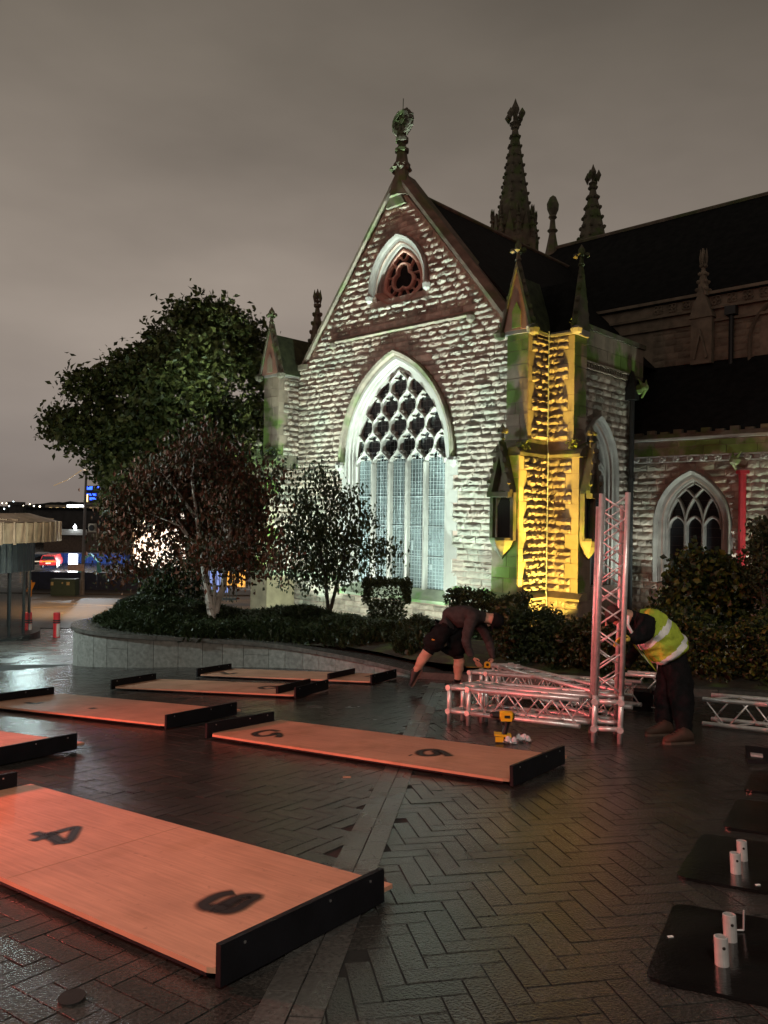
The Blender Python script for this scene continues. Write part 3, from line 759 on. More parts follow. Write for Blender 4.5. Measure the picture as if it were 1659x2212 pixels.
mb.prism([(XC - .02, -.10, 4.28), (XC - .02, -.10, 4.36), (XC - .02, 0.03, 4.5), (XC - .02, BW + .05, 4.74), (XC - .02, BW + .05, 4.28)], (BX - XC + .1, 0, 0))
mb.prism([(XC + .08, -1.40, 4.281), (XC + .08, -1.40, 4.361), (XC - .02, -1.40, 4.5), (XC - .3, -1.40, 4.5), (XC - .3, -1.40, 4.281)], (0, 1.3, 0))
mb.build('set_off', M['dark_stone'], but2)
mb = MB()
mb.prism([(XC - .02, -.09, 7.56), (XC - .02, -.09, 7.62), (XC - .02, 0.03, 7.72), (XC - .02, BW, 7.72), (XC - .02, BW, 7.56)], (BXU - XC + .1, 0, 0))
mb.prism([(XC + .09, -1.0, 7.561), (XC + .09, -1.0, 7.621), (XC, -1.0, 7.7), (XC - .2, -1.0, 7.7), (XC - .2, -1.0, 7.561)], (0, .91, 0))
for p in ((XC + .12, -.98, 7.66), (BXU + .08, -.06, 7.66)):
    mb.lathe([(.02, -.14), (.13, -.08), (.16, .02), (.07, .1)], 7, p)
mb.build('drip_mould', M['dressed'], but2)
mb = MB()
mb.prism([(XC - .6, -.02, 7.7), (XC - .6, BW + .05, 7.7), (XC - .6, (BW) / 2, 9.1)], (BXU - XC + .5, 0, 0)); mb.build('slab_roof', M['slate'], but2)
mb = MB(); mb.prism([(BXU - .1, -.08, 7.64), (BXU - .1, BW + .08, 7.64), (BXU - .1, BW / 2, 9.35)], (.16, 0, 0)); finial(mb, BXU - .02, BW / 2, 9.25, .85)
for q in (-1, 1):
    for k in range(5):
        t_ = (k + .4) / 5; mb.lathe([(.01, -.07), (.07, 0), (.06, .07), (.01, .11)], 5, (BXU, BW / 2 + q * (BW / 2 + .1) * (1 - t_), 7.7 + 1.65 * t_))
mb.build('gablet', M['dark_stone'], but2)
canopy('niche', .04, BW - .04, BX, 3.3, 1, but2)
mb = MB(); mb.tube([(XC + .13, -.14, 7.7), (XC + .13, -.14, 4.6), (XC + .2, -.22, 4.4), (XC + .15, -.16, .7), (XC + .3, -.3, -.3)], .014, 5)
cpart('lightning_conductor', mb, M['lead'])
# --- transept flank
fxs = lambda x, y, z: (XC - y, x, z)        # wall drawn in (along, depth, z), looking along +x
mb = plate([(.5, BZ), (5.05, BZ), (5.05, 8.2), (.5, 8.2)], [arc_pts(1.0, .75, 3.95, .6, cx=2.9)], .012, .55, fx=fxs)
flank = cpart('flank_wall', mb, M['core'])
def flank_rows(z, h):
    hw = arch_half(1.22, .75, 3.95, z)
    if z > 3.8 and hw <= 0: return [(.66, 5.02)]
    hw = max(hw, 1.05) if z < 3.95 else hw
    return [(.66, 2.9 - hw), (2.9 + hw, 5.02)]
lay('rock', flank_rows, BZ + .1, 7.05, XC - .012, 1, .3, .6, .18, .25, .06, seed=41)
ashlar('ashlar', .66, 5.9, 7.28, 8.22, XC - .012 + .05, 1, 42, .35, .7, .45)
mb = MB(); mb.box((XC - .4, .66, 7.18), (XC + .04, 5.9, 8.2)); mb.box((XC - .45, .64, 8.2), (XC + .12, 5.95, 8.34))
par = cpart('flank_parapet', mb, M['dark_stone'])
mb = MB(); mb.box((XC - .2, .66, 7.05), (XC + .10, 5.0, 7.08)); mb.box((XC - .2, .66, 7.22), (XC + .12, 5.0, 7.27))
for k in range(27): mb.box((XC - .1, .72 + k * .16, 7.08), (XC + .08, .78 + k * .16, 7.22))
mb.build('corbel_table', M['nave_stone'], par)
def arch_window(name, cx_, zs, w, c, zb, y0, fx, lights, par_, stone, wide=.3, rise_gl=None):
    P = fx or (lambda x, y, z: (x, y, z))
    mb = MB()
    k = [(w + wide * 1.12, 0), (w + wide * 1.12, -.12), (w + wide, -.16), (w + wide * .8, -.10), (w + wide * .7, -.02), (w + wide * .45, -.01), (w + wide * .4, .06), (w + wide * .2, .08), (w + wide * .15, .16), (w, .2), (w, .4)]
    mb.loft([[P(x, y0 + y, z) for x, z in arc_pts(q, c, zs, zb, 14, cx_)] for q, y in k])
    o = mb.build(name, stone, par_)
    mb = MB(); lw = 2 * w / lights
    for i in range(1, lights):
        x = cx_ - w + i * lw; bar(mb, [(x, zb), (x, (zb + zs) / 2), (x, zs + .1)], .10, y0 + .14, y0 + .34, .04, fx=fx)
    def inside(x, z): return abs(x - cx_) < arch_half(w, c, zs, z) + .02
    for i in range(lights):                     # heads of the lights
        h = arc_pts(lw / 2, lw * .22, zs - .12, None, 6, cx_ - w + (i + .5) * lw)
        bar(mb, h, .07, y0 + .16, y0 + .34, .03, fx=fx)
    for i in range(0, lights + 1):              # intersecting bars springing from each mullion
        for s_ in (-1, 1):
            run = []
            for q in range(22):
                a = q / 21 * 1.15; R = w + c
                x = cx_ - w + i * lw + s_ * (R - R * math.cos(a)); z = zs + R * math.sin(a)
                if inside(x, z): run.append((x, z))
            if len(run) > 2: bar(mb, run, .07, y0 + .15, y0 + .34, .03, fx=fx)
    mb.build('tracery', stone, o)
    mb = MB()
    pts_ = arc_pts(w + .02, c, zs, zb, 14, cx_)
    mb.add([P(cx_, y0 + .36, zs)] + [P(x, y0 + .36, z) for x, z in pts_], [(0, i, i + 1) for i in range(1, len(pts_))] + [(0, len(pts_), 1)])
    mb.build('glass_pane', M['dark_glass'], o)
    mb = MB()
    for z in np.arange(zb + .3, zs + .9, .28):
        hh = arch_half(w, c, zs, z)
        if hh > .1: mb.add([P(cx_ - hh, y0 + .35, z), P(cx_ + hh, y0 + .35, z), P(cx_ + hh, y0 + .35, z + .012), P(cx_ - hh, y0 + .35, z + .012)], [(0, 1, 2, 3)])
    mb.build('saddle_bars', M['iron'], o)
    return o
arch_window('flank_window', 2.9, 3.95, .88, .75, .6, .012, fxs, 2, church, M['dressed'])
# --- aisle wall
AY = 5.02
mb = plate([(XC - .2, BZ), (15, BZ), (15, 5.1), (XC - .2, 5.1)], [arc_pts(.92, .62, 2.5, .7, cx=7.63), arc_pts(.92, .62, 2.5, .7, cx=10.98)], AY + .012, AY + .5)
aisle = cpart('aisle_wall', mb, M['core'])
def aisle_rows(z, h):
    cuts = []
    for c_ in (7.63, 10.98):
        hw = arch_half(1.19, .62, 2.5, z) if z > 2.4 else (1.0 + (.22 if int(z / .36) % 2 else .06))
        if hw > 0 and z > .7: cuts.append((c_ - hw, c_ + hw))
    segs, a = [], XC + .02
    for c_ in cuts: segs.append((a, c_[0])); a = c_[1]
    segs.append((a, 14.8)); return segs
lay('rock', aisle_rows, BZ + .1, 4.40, AY + .012, 0, .28, .62, .17, .25, .055, seed=51)
ashlar('ashlar', XC + .02, 14.8, 4.62, 5.06, AY + .012 - .04, 0, 52, .5, .9, .23)
for c_ in (7.63, 10.98):
    arch_window('aisle_window', c_, 2.5, .80, .62, .7, AY + .012, None, 3, church, M['aisle_stone'], .33)
    for s_ in (-1, 1):
        z = .72
        while z < 2.4:
            lg = int((z + .18) / .36) % 2; a, b = sorted((c_ + s_ * 1.0, c_ + s_ * (1.21 if lg else 1.05)))
            STONES.append(('aisle_stone', a, AY, z + .005, b - a, .35, .03, 2)); z += .36
mb = MB(); mb.box((XC, AY - .10, 4.40), (15, AY + .02, 4.44)); mb.box((XC, AY - .13, 4.57), (15, AY + .02, 4.61)); mb.box((XC, AY - .16, 5.08), (15, AY + .3, 5.16))
fr = cpart('aisle_cornice', mb, M['dressed'])
x = XC + .3
while x < 11.2:
    mb = MB()
    for q in range(5):
        a = 2 * PI * q / 5; mb.lathe([(.01, -.05), (.06, -.02), (.055, .03), (.01, .05)], 5, (x + .06 * math.cos(a), AY - .09, 4.505 + .05 * math.sin(a)))
    mb.box((x + .16, AY - .07, 4.47), (x + .30, AY, 4.54)); mb.build('carved_boss', M['dressed'], fr); x += .42
mb = MB(); mb.box((XC, AY - .02, 5.16), (15, 5.5, 5.3))
for k in range(22):
    a = XC + .2 + k * .42; mb.box((a, AY - .05, 5.3), (a + .26, AY + .1, 5.36 + .06 * (k % 2)))
cpart('aisle_parapet', mb, M['dark_stone'])
mb = MB(); mb.prism([(3.9, 5.2, 5.25), (3.9, 8.05, 8.0), (3.9, 8.05, 7.8), (3.9, 5.2, 5.05)], (13, 0, 0)); cpart('aisle_roof', mb, M['slate'])
# --- clerestory and nave roof
CYY = 8.05
mb = MB(); mb.box((2.0, CYY, 5.0), (17, CYY + .6, 10.3)); cler = cpart('clerestory_wall', mb, M['nave_stone'])
lay('nave_stone', lambda z, h: [(5.0, 6.45), (7.15, 8.6)], 8.0, 9.25, CYY, 0, .3, .6, .19, .26, .03, seed=61)
mb = MB(); mb.box((2, CYY - .12, 9.3), (17, CYY, 9.38)); mb.box((2, CYY - .16, 9.72), (17, CYY, 9.80)); mb.box((2, CYY - .14, 10.24), (17, CYY + .2, 10.34))
for k in range(17):
    cx_ = 5.2 + k * .5
    for q in range(4):
        a = PI / 2 * q + PI / 4
        mb.tube([(cx_ + .10 * math.cos(a) + .07 * math.cos(b_), CYY - .06, 10.02 + .10 * math.sin(a) + .07 * math.sin(b_)) for b_ in [2 * PI * i / 6 for i in range(7)]], .022, 4)
mb.build('quatrefoil_parapet', M['nave_stone'], cler)
mb = MB(); mb.box((6.45, CYY - .30, 7.9), (7.15, CYY, 9.5)); mb.prism([(6.40, CYY - .36, 9.45), (7.2, CYY - .36, 9.45), (6.8, CYY - .36, 10.5)], (0, .4, 0))
crocket_spire(mb, 6.8, CYY - .15, 10.2, 11.4, .24, 4, 4, .7)
mb.prism([(6.55, CYY - .4, 8.1), (6.62, CYY - .4, 8.05), (6.8, CYY - .4, 8.85), (6.98, CYY - .4, 8.05), (7.05, CYY - .4, 8.1), (6.8, CYY - .4, 9.05)], (0, .1, 0))
mb.build('pilaster', M['nave_stone'], cler)
arch_window('clerestory_window', 9.15, 8.5, .62, .5, 7.6, CYY, None, 3, church, M['nave_stone'], .26)
mb = MB(); mb.tube([(7.72, CYY - .14, 9.5), (7.72, CYY - .14, 7.6)], .08, 8); mb.box((7.55, CYY - .3, 9.42), (7.9, CYY, 9.7)); mb.build('downpipe', M['iron'], cler)
mb = MB(); mb.prism([(-1.7, 7.9, 10.2), (-1.7, 12.1, 14.75), (-1.7, 16.2, 10.2)], (22, 0, 0)); nroof = cpart('nave_roof', mb, M['slate'])
mb = MB(); mb.tube([(-1.7, 12.1, 14.78), (20, 12.1, 14.78)], .09, 6); mb.build('ridge_tiles', M['coping'], nroof)
mb = MB(); mb.lathe([(.42, 13.6), (.32, 14.6), (.18, 15.3), (.15, 15.5), (.25, 15.6), (.15, 15.7), (.11, 16.1), (.2, 16.2), (.15, 16.3), (.26, 16.55), (.28, 16.8), (.15, 17.1), (.02, 17.2)], 8, (-1.55, 12.1, 0)); mb.build('gable_finial', M['dark_stone'], nroof)
mb = MB(); mb.prism([(-5.2, .3, 7.9), (0, .3, 13.3), (5.2, .3, 7.9)], (0, 11.5, 0)); troof = cpart('transept_roof', mb, M['slate'])
mb = MB(); mb.tube([(0, .5, 13.34), (0, 11.5, 13.34)], .07, 6); mb.build('ridge_tiles', M['coping'], troof)
# roof ladder lying on the transept roof, seen as a pale slanting strip
def on_roof(px, py):
    r = ray(px, py); n = Vector((5.4, 0, 5.2)).normalized(); o = cl(Vector((0, 0, 0))); d = Vector((r.dot(EX), r.dot(EY), r.z))
    return o + d * ((n.dot(Vector((0, 0, 13.42))) - n.dot(o)) / n.dot(d))
p, q = on_roof(1278, 608), on_roof(1390, 748); mb = MB(); sd = Vector((0, .16, 0))
for s_ in (-1, 1): mb.tube([p + sd * s_ * .5, q + sd * s_ * .5], .028, 5)
for k in range(13):
    c_ = p.lerp(q, (k + .5) / 13); mb.tube([c_ - sd * .5, c_ + sd * .5], .018, 4)
mb.build('roof_ladder', mat('grey_timber', (.30, .26, .22), .8, .2, 8, .1), troof)
# --- downpipes and gargoyles
mb = MB(); mb.tube([(5.78, 4.80, 6.5), (5.78, 4.80, -.6)], .085, 8)
for z in (3.9, 1.7): mb.lathe([(.12, -.05), (.12, .05)], 8, (5.78, 4.80, z))
mb.box((5.62, 4.64, 6.42), (5.95, 4.95, 6.78)); mb.prism([(5.6, 4.7, 6.78), (5.95, 4.7, 6.78), (5.78, 4.7, 7.35)], (0, .2, 0)); cpart('downpipe', mb, M['iron'])
def gargoyle(x, y, z, dx, dy, par_):
    mb = MB(); d = Vector((dx, dy, .1)).normalized(); p = Vector((x, y, z))
    mb.tube([p - d * .1, p + d * .1, p + d * .24, p + d * .34], [.16, .14, .15, .07], 7)
    for s_ in (-1, 1): mb.tube([p + d * .2 + Vector((-dy, dx, 0)) * .08 * s_ + Vector((0, 0, .1)), p + d * .12 + Vector((-dy, dx, 0)) * .16 * s_ + Vector((0, 0, .28))], [.05, .015], 5)
    mb.tube([p + d * .25 - Vector((0, 0, .1)), p + d * .1 - Vector((0, 0, .3))], [.06, .03], 5)
    return mb.build('gargoyle', M['ashlar'], par_)
gargoyle(6.0, 4.85, 6.75, .9, -.4, church); gargoyle(9.05, AY - .1, 4.35, -.5, -.9, church)
mb = MB(); mb.tube([(9.13, AY - .15, 4.05), (9.13, AY - .15, 1.75)], .105, 10); mb.lathe([(.19, -.05), (.19, .05)], 8, (9.13, AY - .15, 4.05)); mb.lathe([(.15, -.05), (.15, .05)], 8, (9.13, AY - .15, 1.75)); mb.lathe([(.1, -.5), (.1, 0)], 8, (9.13, AY - .15, 1.7))
cpart('downpipe', mb, M['red_lit_pipe'])['label'] = 'rainwater pipe coloured as if red-lit on the aisle wall'
# --- spires behind the roofs
def far(px, py, Y): return cl(at(px, py, Y))
mb = MB(); t_ = far(1113, 262, 40); x, y = t_.x, t_.y
zb_ = far(1113, 500, 40).z
crocket_spire(mb, x, y, zb_, t_.z, 1.0, 8, 11, .95)
mb.lathe([(1.05, 8), (1.1, zb_ - .3), (1.0, zb_)], 8, (x, y, 0), rot=PI / 8)
for k in range(8):
    a = 2 * PI * k / 8; crocket_spire(mb, x + 1.12 * math.cos(a), y + 1.12 * math.sin(a), zb_ - .6, zb_ + .7, .22, 4, 3, .8); mb.lathe([(.22, 8), (.22, zb_ - .6)], 4, (x + 1.12 * math.cos(a), y + 1.12 * math.sin(a), 0))
    a += PI / 8; c_ = Vector((x + 1.0 * math.cos(a), y + 1.0 * math.sin(a), 0)); tn = Vector((-math.sin(a), math.cos(a), 0))
    mb.prism([c_ + tn * .36 + Vector((0, 0, zb_ - 1)), c_ - tn * .36 + Vector((0, 0, zb_ - 1)), c_ + Vector((0, 0, zb_ + .75))], Vector((math.cos(a), math.sin(a), 0)) * .12)
cpart('spire', mb, M['dark_stone'])['label'] = 'tall crocketed stone spire'
mb = MB(); t_ = far(1281, 392, 38); crocket_spire(mb, t_.x, t_.y, far(1281, 530, 38).z, t_.z, .72, 8, 6, 1.1); mb.lathe([(.75, 9), (.75, far(1281, 530, 38).z)], 8, (t_.x, t_.y, 0)); cpart('pinnacle', mb, M['dark_stone'])
mb = MB(); t_ = far(686, 648, 34); crocket_spire(mb, t_.x, t_.y, far(686, 770, 34).z, t_.z, .42, 4, 6, 1.0); mb.lathe([(.45, 3), (.45, far(686, 770, 34).z)], 4, (t_.x, t_.y, 0)); cpart('pinnacle', mb, M['dark_stone'])

# ---- lay the stones: the largest 300 of each kind singly, the rest joined
MESHES = {}
def stone_tf(s):
    key, x, y, z, w, h, d, fc = s
    if fc in (0, 2, 3): return (x, y, z), (w, d, h), 0
    return (x, y, z), (w, d, h), PI / 2
def seen_size(s):
    (x, y, z), (w, d, h), r = stone_tf(s)
    p = cw(x, y, z); dist = max((p).length, 1); vis = 1 if -9 < x < 11 else .2
    face = .75 if r == 0 else .66
    return w * h * face / dist ** 2 * vis
rock = sorted([s for s in STONES if s[0] in ('rock', 'nave_stone')], key=seen_size, reverse=True)
ashl = sorted([s for s in STONES if s[0] not in ('rock', 'nave_stone')], key=seen_size, reverse=True)
def place_single(s, name, i):
    k = i % 14 if s[7] in (0, 1) and s[0] in ('rock', 'nave_stone') else -1
    id_ = (s[0], k)
    if id_ not in MESHES:
        MESHES[id_] = mesh_of(*(SHAPES[k] if k >= 0 else FLAT), name, M[s[0]])
    o = bpy.data.objects.new(name, MESHES[id_]); COL.objects.link(o); o.parent = church
    l, sc, r = stone_tf(s); o.location = l; o.scale = sc; o.rotation_euler = (0, 0, r)
def place_rest(lst, name, k0):
    by = {}
    for i, s in enumerate(lst): by.setdefault(s[0], []).append((i, s))
    mb = MB(); keys = list(by)
    for mi, key in enumerate(keys):
        for i, s in by[key]:
            vs, fs = SHAPES[(i * 5 + k0) % 14] if (s[7] in (0, 1) and key in ('rock', 'nave_stone')) else FLAT
            (x, y, z), (w, d, h), r = stone_tf(s)
            if r == 0: vv = [(x + a * w, y + b * d, z + c * h) for a, b, c in vs]
            else: vv = [(x - b * d, y + a * w, z + c * h) for a, b, c in vs]
            mb.add(vv, fs, mi)
    if mb.f: tag(mb.build(name, [M[k] for k in keys], church), kind='stuff')
for i, s in enumerate(rock[:300]): place_single(s, 'stone', i)
place_rest(rock[300:], 'rock_faced_stonework', 3)
for i, s in enumerate(ashl[:300]): place_single(s, 'ashlar_block', i)
place_rest(ashl[300:], 'ashlar_stonework', 3)

# ================================================================== GROUND
mb = MB()
xs = [-900, -14, -6, 0, 6, 14, 900]; ys = [-60, 0, 8, 16, 27, 63, 140, 1500]
for y in ys:
    for x in xs: mb.v.append((x, y, gz(x, y) - .012))
n = len(xs)
for j in range(len(ys) - 1):
    for i in range(n - 1): mb.f.append((j * n + i, j * n + i + 1, (j + 1) * n + i + 1, (j + 1) * n + i)); mb.mi.append(0)
# far paving: courses of setts drawn as relief in the material, wet and glossy
m, t, b = new_mat('wet_paving')
N = t.nodes.new; L = t.links.new
g = N('ShaderNodeNewGeometry'); br = N('ShaderNodeTexBrick'); br.inputs['Scale'].default_value = 1.0
br.inputs['Brick Width'].default_value = .42; br.inputs['Row Height'].default_value = .21; br.inputs['Mortar Size'].default_value = .014
br.inputs['Color1'].default_value = (.060, .054, .048, 1); br.inputs['Color2'].default_value = (.082, .073, .063, 1); br.inputs['Mortar'].default_value = (.02, .018, .016, 1)
mpn = N('ShaderNodeMapping'); mpn.inputs['Rotation'].default_value = (0, 0, .35)
L(g.outputs['Position'], mpn.inputs[0]); L(mpn.outputs[0], br.inputs['Vector']); L(br.outputs['Color'], b.inputs['Base Color'])
n1 = N('ShaderNodeTexNoise'); n1.inputs['Scale'].default_value = 1.2; L(g.outputs['Position'], n1.inputs['Vector'])
k = N('ShaderNodeMapRange'); k.inputs['To Min'].default_value = .16; k.inputs['To Max'].default_value = .42; k.inputs['From Min'].default_value = .35; k.inputs['From Max'].default_value = .65
L(n1.outputs['Fac'], k.inputs['Value']); L(k.outputs[0], b.inputs['Roughness'])
n2 = N('ShaderNodeTexNoise'); n2.inputs['Scale'].default_value = 24; L(g.outputs['Position'], n2.inputs['Vector'])
ad = N('ShaderNodeMath'); ad.operation = 'MULTIPLY_ADD'; L(br.outputs['Fac'], ad.inputs[0]); ad.inputs[1].default_value = -1.0; L(n2.outputs['Fac'], ad.inputs[2])
bp = N('ShaderNodeBump'); bp.inputs['Strength'].default_value = .35; bp.inputs['Distance'].default_value = .02; L(ad.outputs[0], bp.inputs['Height']); L(bp.outputs[0], b.inputs['Normal'])
M['wetpave'] = m
ground = tag(mb.build('ground', M['wetpave']), kind='structure')

# ---- block paving: two herringbone fields either side of a double band of pale setts
BAND = math.radians(7.0); bd = Vector((math.sin(BAND), math.cos(BAND))); bn = Vector((bd.y, -bd.x))
b0 = Vector((.075, 5.5)); BWD = .235
joints = MB()
ZT = .012
def paver_shape(L_, W_):
    c = .0006; a = L_ / 2 - .0030; b_ = W_ / 2 - .0030
    vs = [(-a, -b_, -.05), (a, -b_, -.05), (a, b_, -.05), (-a, b_, -.05), (-a, -b_, -c), (a, -b_, -c), (a, b_, -c), (-a, b_, -c),
          (-a + c, -b_ + c, 0), (a - c, -b_ + c, 0), (a - c, b_ - c, 0), (-a + c, b_ - c, 0)]
    return vs, [(0, 1, 5, 4), (1, 2, 6, 5), (2, 3, 7, 6), (3, 0, 4, 7), (4, 5, 9, 8), (5, 6, 10, 9), (6, 7, 11, 10), (7, 4, 8, 11), (8, 9, 10, 11)]
P_L, P_W = .30, .10
PAVE = []
def bed_side(p):      # True where paving lies (in front of the planter / bed edge)
    x, y = p
    if x > .4: return y < 12.75 - .68 * (x - .5) + .15
    if x > -6.6: return y < 15.4
    return True
def herring(az, o, side):
    u = Vector((math.sin(az), math.cos(az))); v = Vector((u.y, -u.x))      # u long axis A, v long axis B
    r = random.Random(9)
    K = 70
    W_ = P_W; n_ = 3
    for i in range(-110, 200):
        for j in range(-120, 200):
            # herringbone of 3:1 blocks on a square grid: block starts where (i - j) mod 2n is 0 (along v) or n (along u)
            q = (i - j) % (2 * n_)
            if q == 0: c = o + v * ((i + n_ / 2) * W_) + u * ((j + .5) * W_); al = v
            elif q == n_: c = o + v * ((i + .5) * W_) + u * ((j - n_ / 2 + 1) * W_); al = u
            else: continue
            d = (c - b0).dot(bn)
            if (d < BWD / 2 - .055 if side > 0 else d > -BWD / 2 + .055): continue
            if c.y < 1.9 or c.y > 15.6 or abs(c.x) > c.y * .56 + .6: continue
            if not bed_side(c): continue
            PAVE.append((c.x, c.y, math.atan2(al.y, al.x), 'paver', 1.0, (r.random() - .5) * .0026 - (.0015 if abs(d) < BWD / 2 + .16 else 0), False))
herring(math.radians(-9.8), Vector((1, 4)), 1)
herring(math.radians(36), Vector((-1, 4)), -1)
k = -14
while k < 48:
    for s_ in (-1, 1):
        c = b0 + bd * ((k + (.5 if s_ > 0 else 0)) * .30) + bn * (s_ * BWD / 4)
        if 1.9 < c.y < 12.6: PAVE.append((c.x, c.y, math.atan2(bd.y, bd.x), 'band', 1.0, 0.0035, False))
    k += 1
SETT = (.30, BWD / 2)
ps_vs, ps_fs = paver_shape(P_L, P_W); bs_vs, bs_fs = paver_shape(*SETT)
pav_me = mesh_of(ps_vs, ps_fs, 'paver', M['paver']); set_me = mesh_of(bs_vs, bs_fs, 'sett', M['band'])
TILT = NRM.to_track_quat('Z', 'Y').to_matrix()
def tilt_rot(a):
    X = Vector((math.cos(a), math.sin(a), 0)); X = (X - NRM * X.dot(NRM)).normalized(); Y = NRM.cross(X)
    return Matrix((X, Y, NRM)).transposed()
def px_seen(p): return 1 / (p[0] ** 2 + p[1] ** 2) * (1 if abs(p[0]) < p[1] * .5 and p[1] > 2.05 else .3)
PAVE.sort(key=px_seen, reverse=True)
nk = {'paver': 0, 'band': 0}; rest = []
for p in PAVE:
    if nk[p[3]] < (300 if p[3] == 'paver' else 80):
        nk[p[3]] += 1
        o = bpy.data.objects.new('paver' if p[3] == 'paver' else 'sett', pav_me if p[3] == 'paver' else set_me); COL.objects.link(o); o.parent = ground
        o.matrix_world = Matrix.Translation((p[0], p[1], gz(p[0], p[1]) + .0 + p[5])) @ tilt_rot(p[2]).to_4x4()
    else: rest.append(p)
# the rest of the blocks, joined
PV, PQ, PM = [], [], []
base = {'paver': np.array(ps_vs), 'band': np.array(bs_vs)}; q_ = np.array(ps_fs)
for i, p in enumerate(rest):
    R3 = np.array(tilt_rot(p[2])); PV.append(base[p[3]] @ R3.T + np.array([p[0], p[1], gz(p[0], p[1]) + p[5]])); PQ.append(q_ + 12 * i); PM += [0 if p[3] == 'paver' else 1] * 9
me = arr_mesh('block_paving', np.concatenate(PV), np.concatenate(PQ), [M['paver'], M['band']]); me.polygons.foreach_set('material_index', PM)
tag(link('block_paving', me, ground), kind='stuff')
mb = MB(); gx = np.linspace(-11, 9, 11); gy = np.linspace(1, 15.7, 4)
for y in gy:
    for x in gx: mb.v.append((x, y, gz(x, y) - .0060))
for j in range(3):
    for i in range(10): mb.f.append((j * 11 + i, j * 11 + i + 1, (j + 1) * 11 + i + 1, (j + 1) * 11 + i)); mb.mi.append(0)
tag(mb.build('joint_sand', M['joint'], ground), kind='structure')
# drain cap near the front corner
p = on_ground(155, 2160); mb = MB(); mb.lathe([(.045, 0), (.045, .012)], 16, (0, 0, 0)); o = mb.build('drain_cap', M['iron']); o.location = p
tag(o, 'small round iron drain cap set in the paving below the numbered board', 'drain cap')

# ================================================================== PLANTER
front = [(-4.9, 18.4), (-5.95, 17.3), (-6.35, 16.35), (-6.34, 15.8), (-6.08, 15.33), (-5.5, 15.0), (-4.66, 14.85), (-3.38, 14.85), (-2.01, 14.65), (-.63, 13.82), (.35, 12.95), (.62, 12.62)]
def smooth_path(P, n=8):
    out = []
    for i in range(len(P) - 1):
        p0, p1, p2, p3 = [np.array(P[clamp(i + d, 0, len(P) - 1)], float) for d in (-1, 0, 1, 2)]
        for k in range(n):
            t_ = k / n; out.append(.5 * (2 * p1 + (p2 - p0) * t_ + (2 * p0 - 5 * p1 + 4 * p2 - p3) * t_ ** 2 + (3 * p1 - p0 - 3 * p2 + p3) * t_ ** 3))
    out.append(np.array(P[-1], float)); return out
fp = smooth_path(front)
cum = [0]
for a, b in zip(fp, fp[1:]): cum.append(cum[-1] + float(np.hypot(*(b - a))))
def path_at(s):
    s = clamp(s, 0, cum[-1] - 1e-4); i = max(k for k in range(len(cum) - 1) if cum[k] <= s)
    t_ = (s - cum[i]) / (cum[i + 1] - cum[i]); p = fp[i] * (1 - t_) + fp[i + 1] * t_
    d = (fp[i + 1] - fp[i]); d = d / np.hypot(*d); return p, np.array((d[1], -d[0]))    # point, outward normal
def top_z(s):
    p, _ = path_at(s); return -2.33 - .27 * clamp((p[0] + 6.5) / 7.1, 0, 1)
planter = thing('planter_wall', 'curved low planter wall clad in grey granite slabs with a wet coping', 'planter wall', (-3.0, 14.9, gz(-3, 14.9)))
PO = planter.location.copy()
def slab(s0, s1, z0, z1, off, th, name, m_, lip=0, sub=3):
    mb = MB(); cur = []
    for k in range(sub + 1):
        s = s0 + (s1 - s0) * k / sub; p, nn = path_at(s); a = p + (-nn) * (-off); c = p - nn * th
        o_ = p + nn * off
        z0_ = z0(s) if callable(z0) else z0; z1_ = z1(s) if callable(z1) else z1
        cur.append([Vector((o_[0], o_[1], z0_)) - PO, Vector((o_[0], o_[1], z1_)) - PO, Vector((c[0], c[1], z1_)) - PO, Vector((c[0], c[1], z0_)) - PO])
    mb.loft(cur, closed=True); mb.add(cur[0], [(0, 1, 2, 3)]); mb.add(cur[-1], [(3, 2, 1, 0)])
    return mb.build(name, m_, planter)
slab(0, cum[-1], lambda s: gz(*path_at(s)[0]) - .25, lambda s: top_z(s) - .075, -.03, .42, 'core', M['joint'], sub=80)
s = 0; r = random.Random(3)
while s < cum[-1] - .08:
    w = .30 + .24 * r.random(); e = min(s + w, cum[-1])
    zb = lambda q: gz(*path_at(q)[0]) - .03
    zt = lambda q: top_z(q) - .08
    if r.random() < .45:
        f_ = .35 + .3 * r.random()
        zm0 = lambda q: zb(q) * f_ + zt(q) * (1 - f_) - .003
        zm1 = lambda q: zb(q) * f_ + zt(q) * (1 - f_) + .003
        slab(s + .004, e - .004, zb, zm0, .0, .035, 'facing_slab', M['planter']); slab(s + .004, e - .004, zm1, zt, .0, .035, 'facing_slab', M['planter'])
    else: slab(s + .004, e - .004, zb, zt, .0, .035, 'facing_slab', M['planter'])
    s = e
s = 0
M['wet_coping'] = mat('wet_granite_coping', (.10, .095, .085), .25, .3, 14, .2, 50, rlo=.1)
while s < cum[-1] - .05:
    e = min(s + 1.1, cum[-1]); slab(s + .004, e - .004, lambda q: top_z(q) - .075, top_z, .045, .48, 'coping', M['wet_coping'], sub=6); s = e
# low kerb along the bed to the right
def edge_pt(x): return Vector((x, 12.62 - .68 * (x - .62), 0))
kerb = thing('bed_kerb', 'low stone kerb edging the hedge bed behind the truss', 'kerb', (2.5, 11.3, gz(2.5, 11.3))); KO = kerb.location
x = .62
while x < 8:
    a, b = edge_pt(x), edge_pt(x + .75); nn = Vector((.68, 1, 0)).normalized() * .2
    za, zb2 = gz(a.x, a.y), gz(b.x, b.y)
    mb = MB(); lo_ = [Vector((*p.xy, z_ - .1)) - KO for p, z_ in ((a, za), (b, zb2), (b + nn, zb2), (a + nn, za))]
    mb.prism(lo_, (0, 0, .21)); o = mb.build('kerb_stone', M['wet_coping'], kerb); x += .756
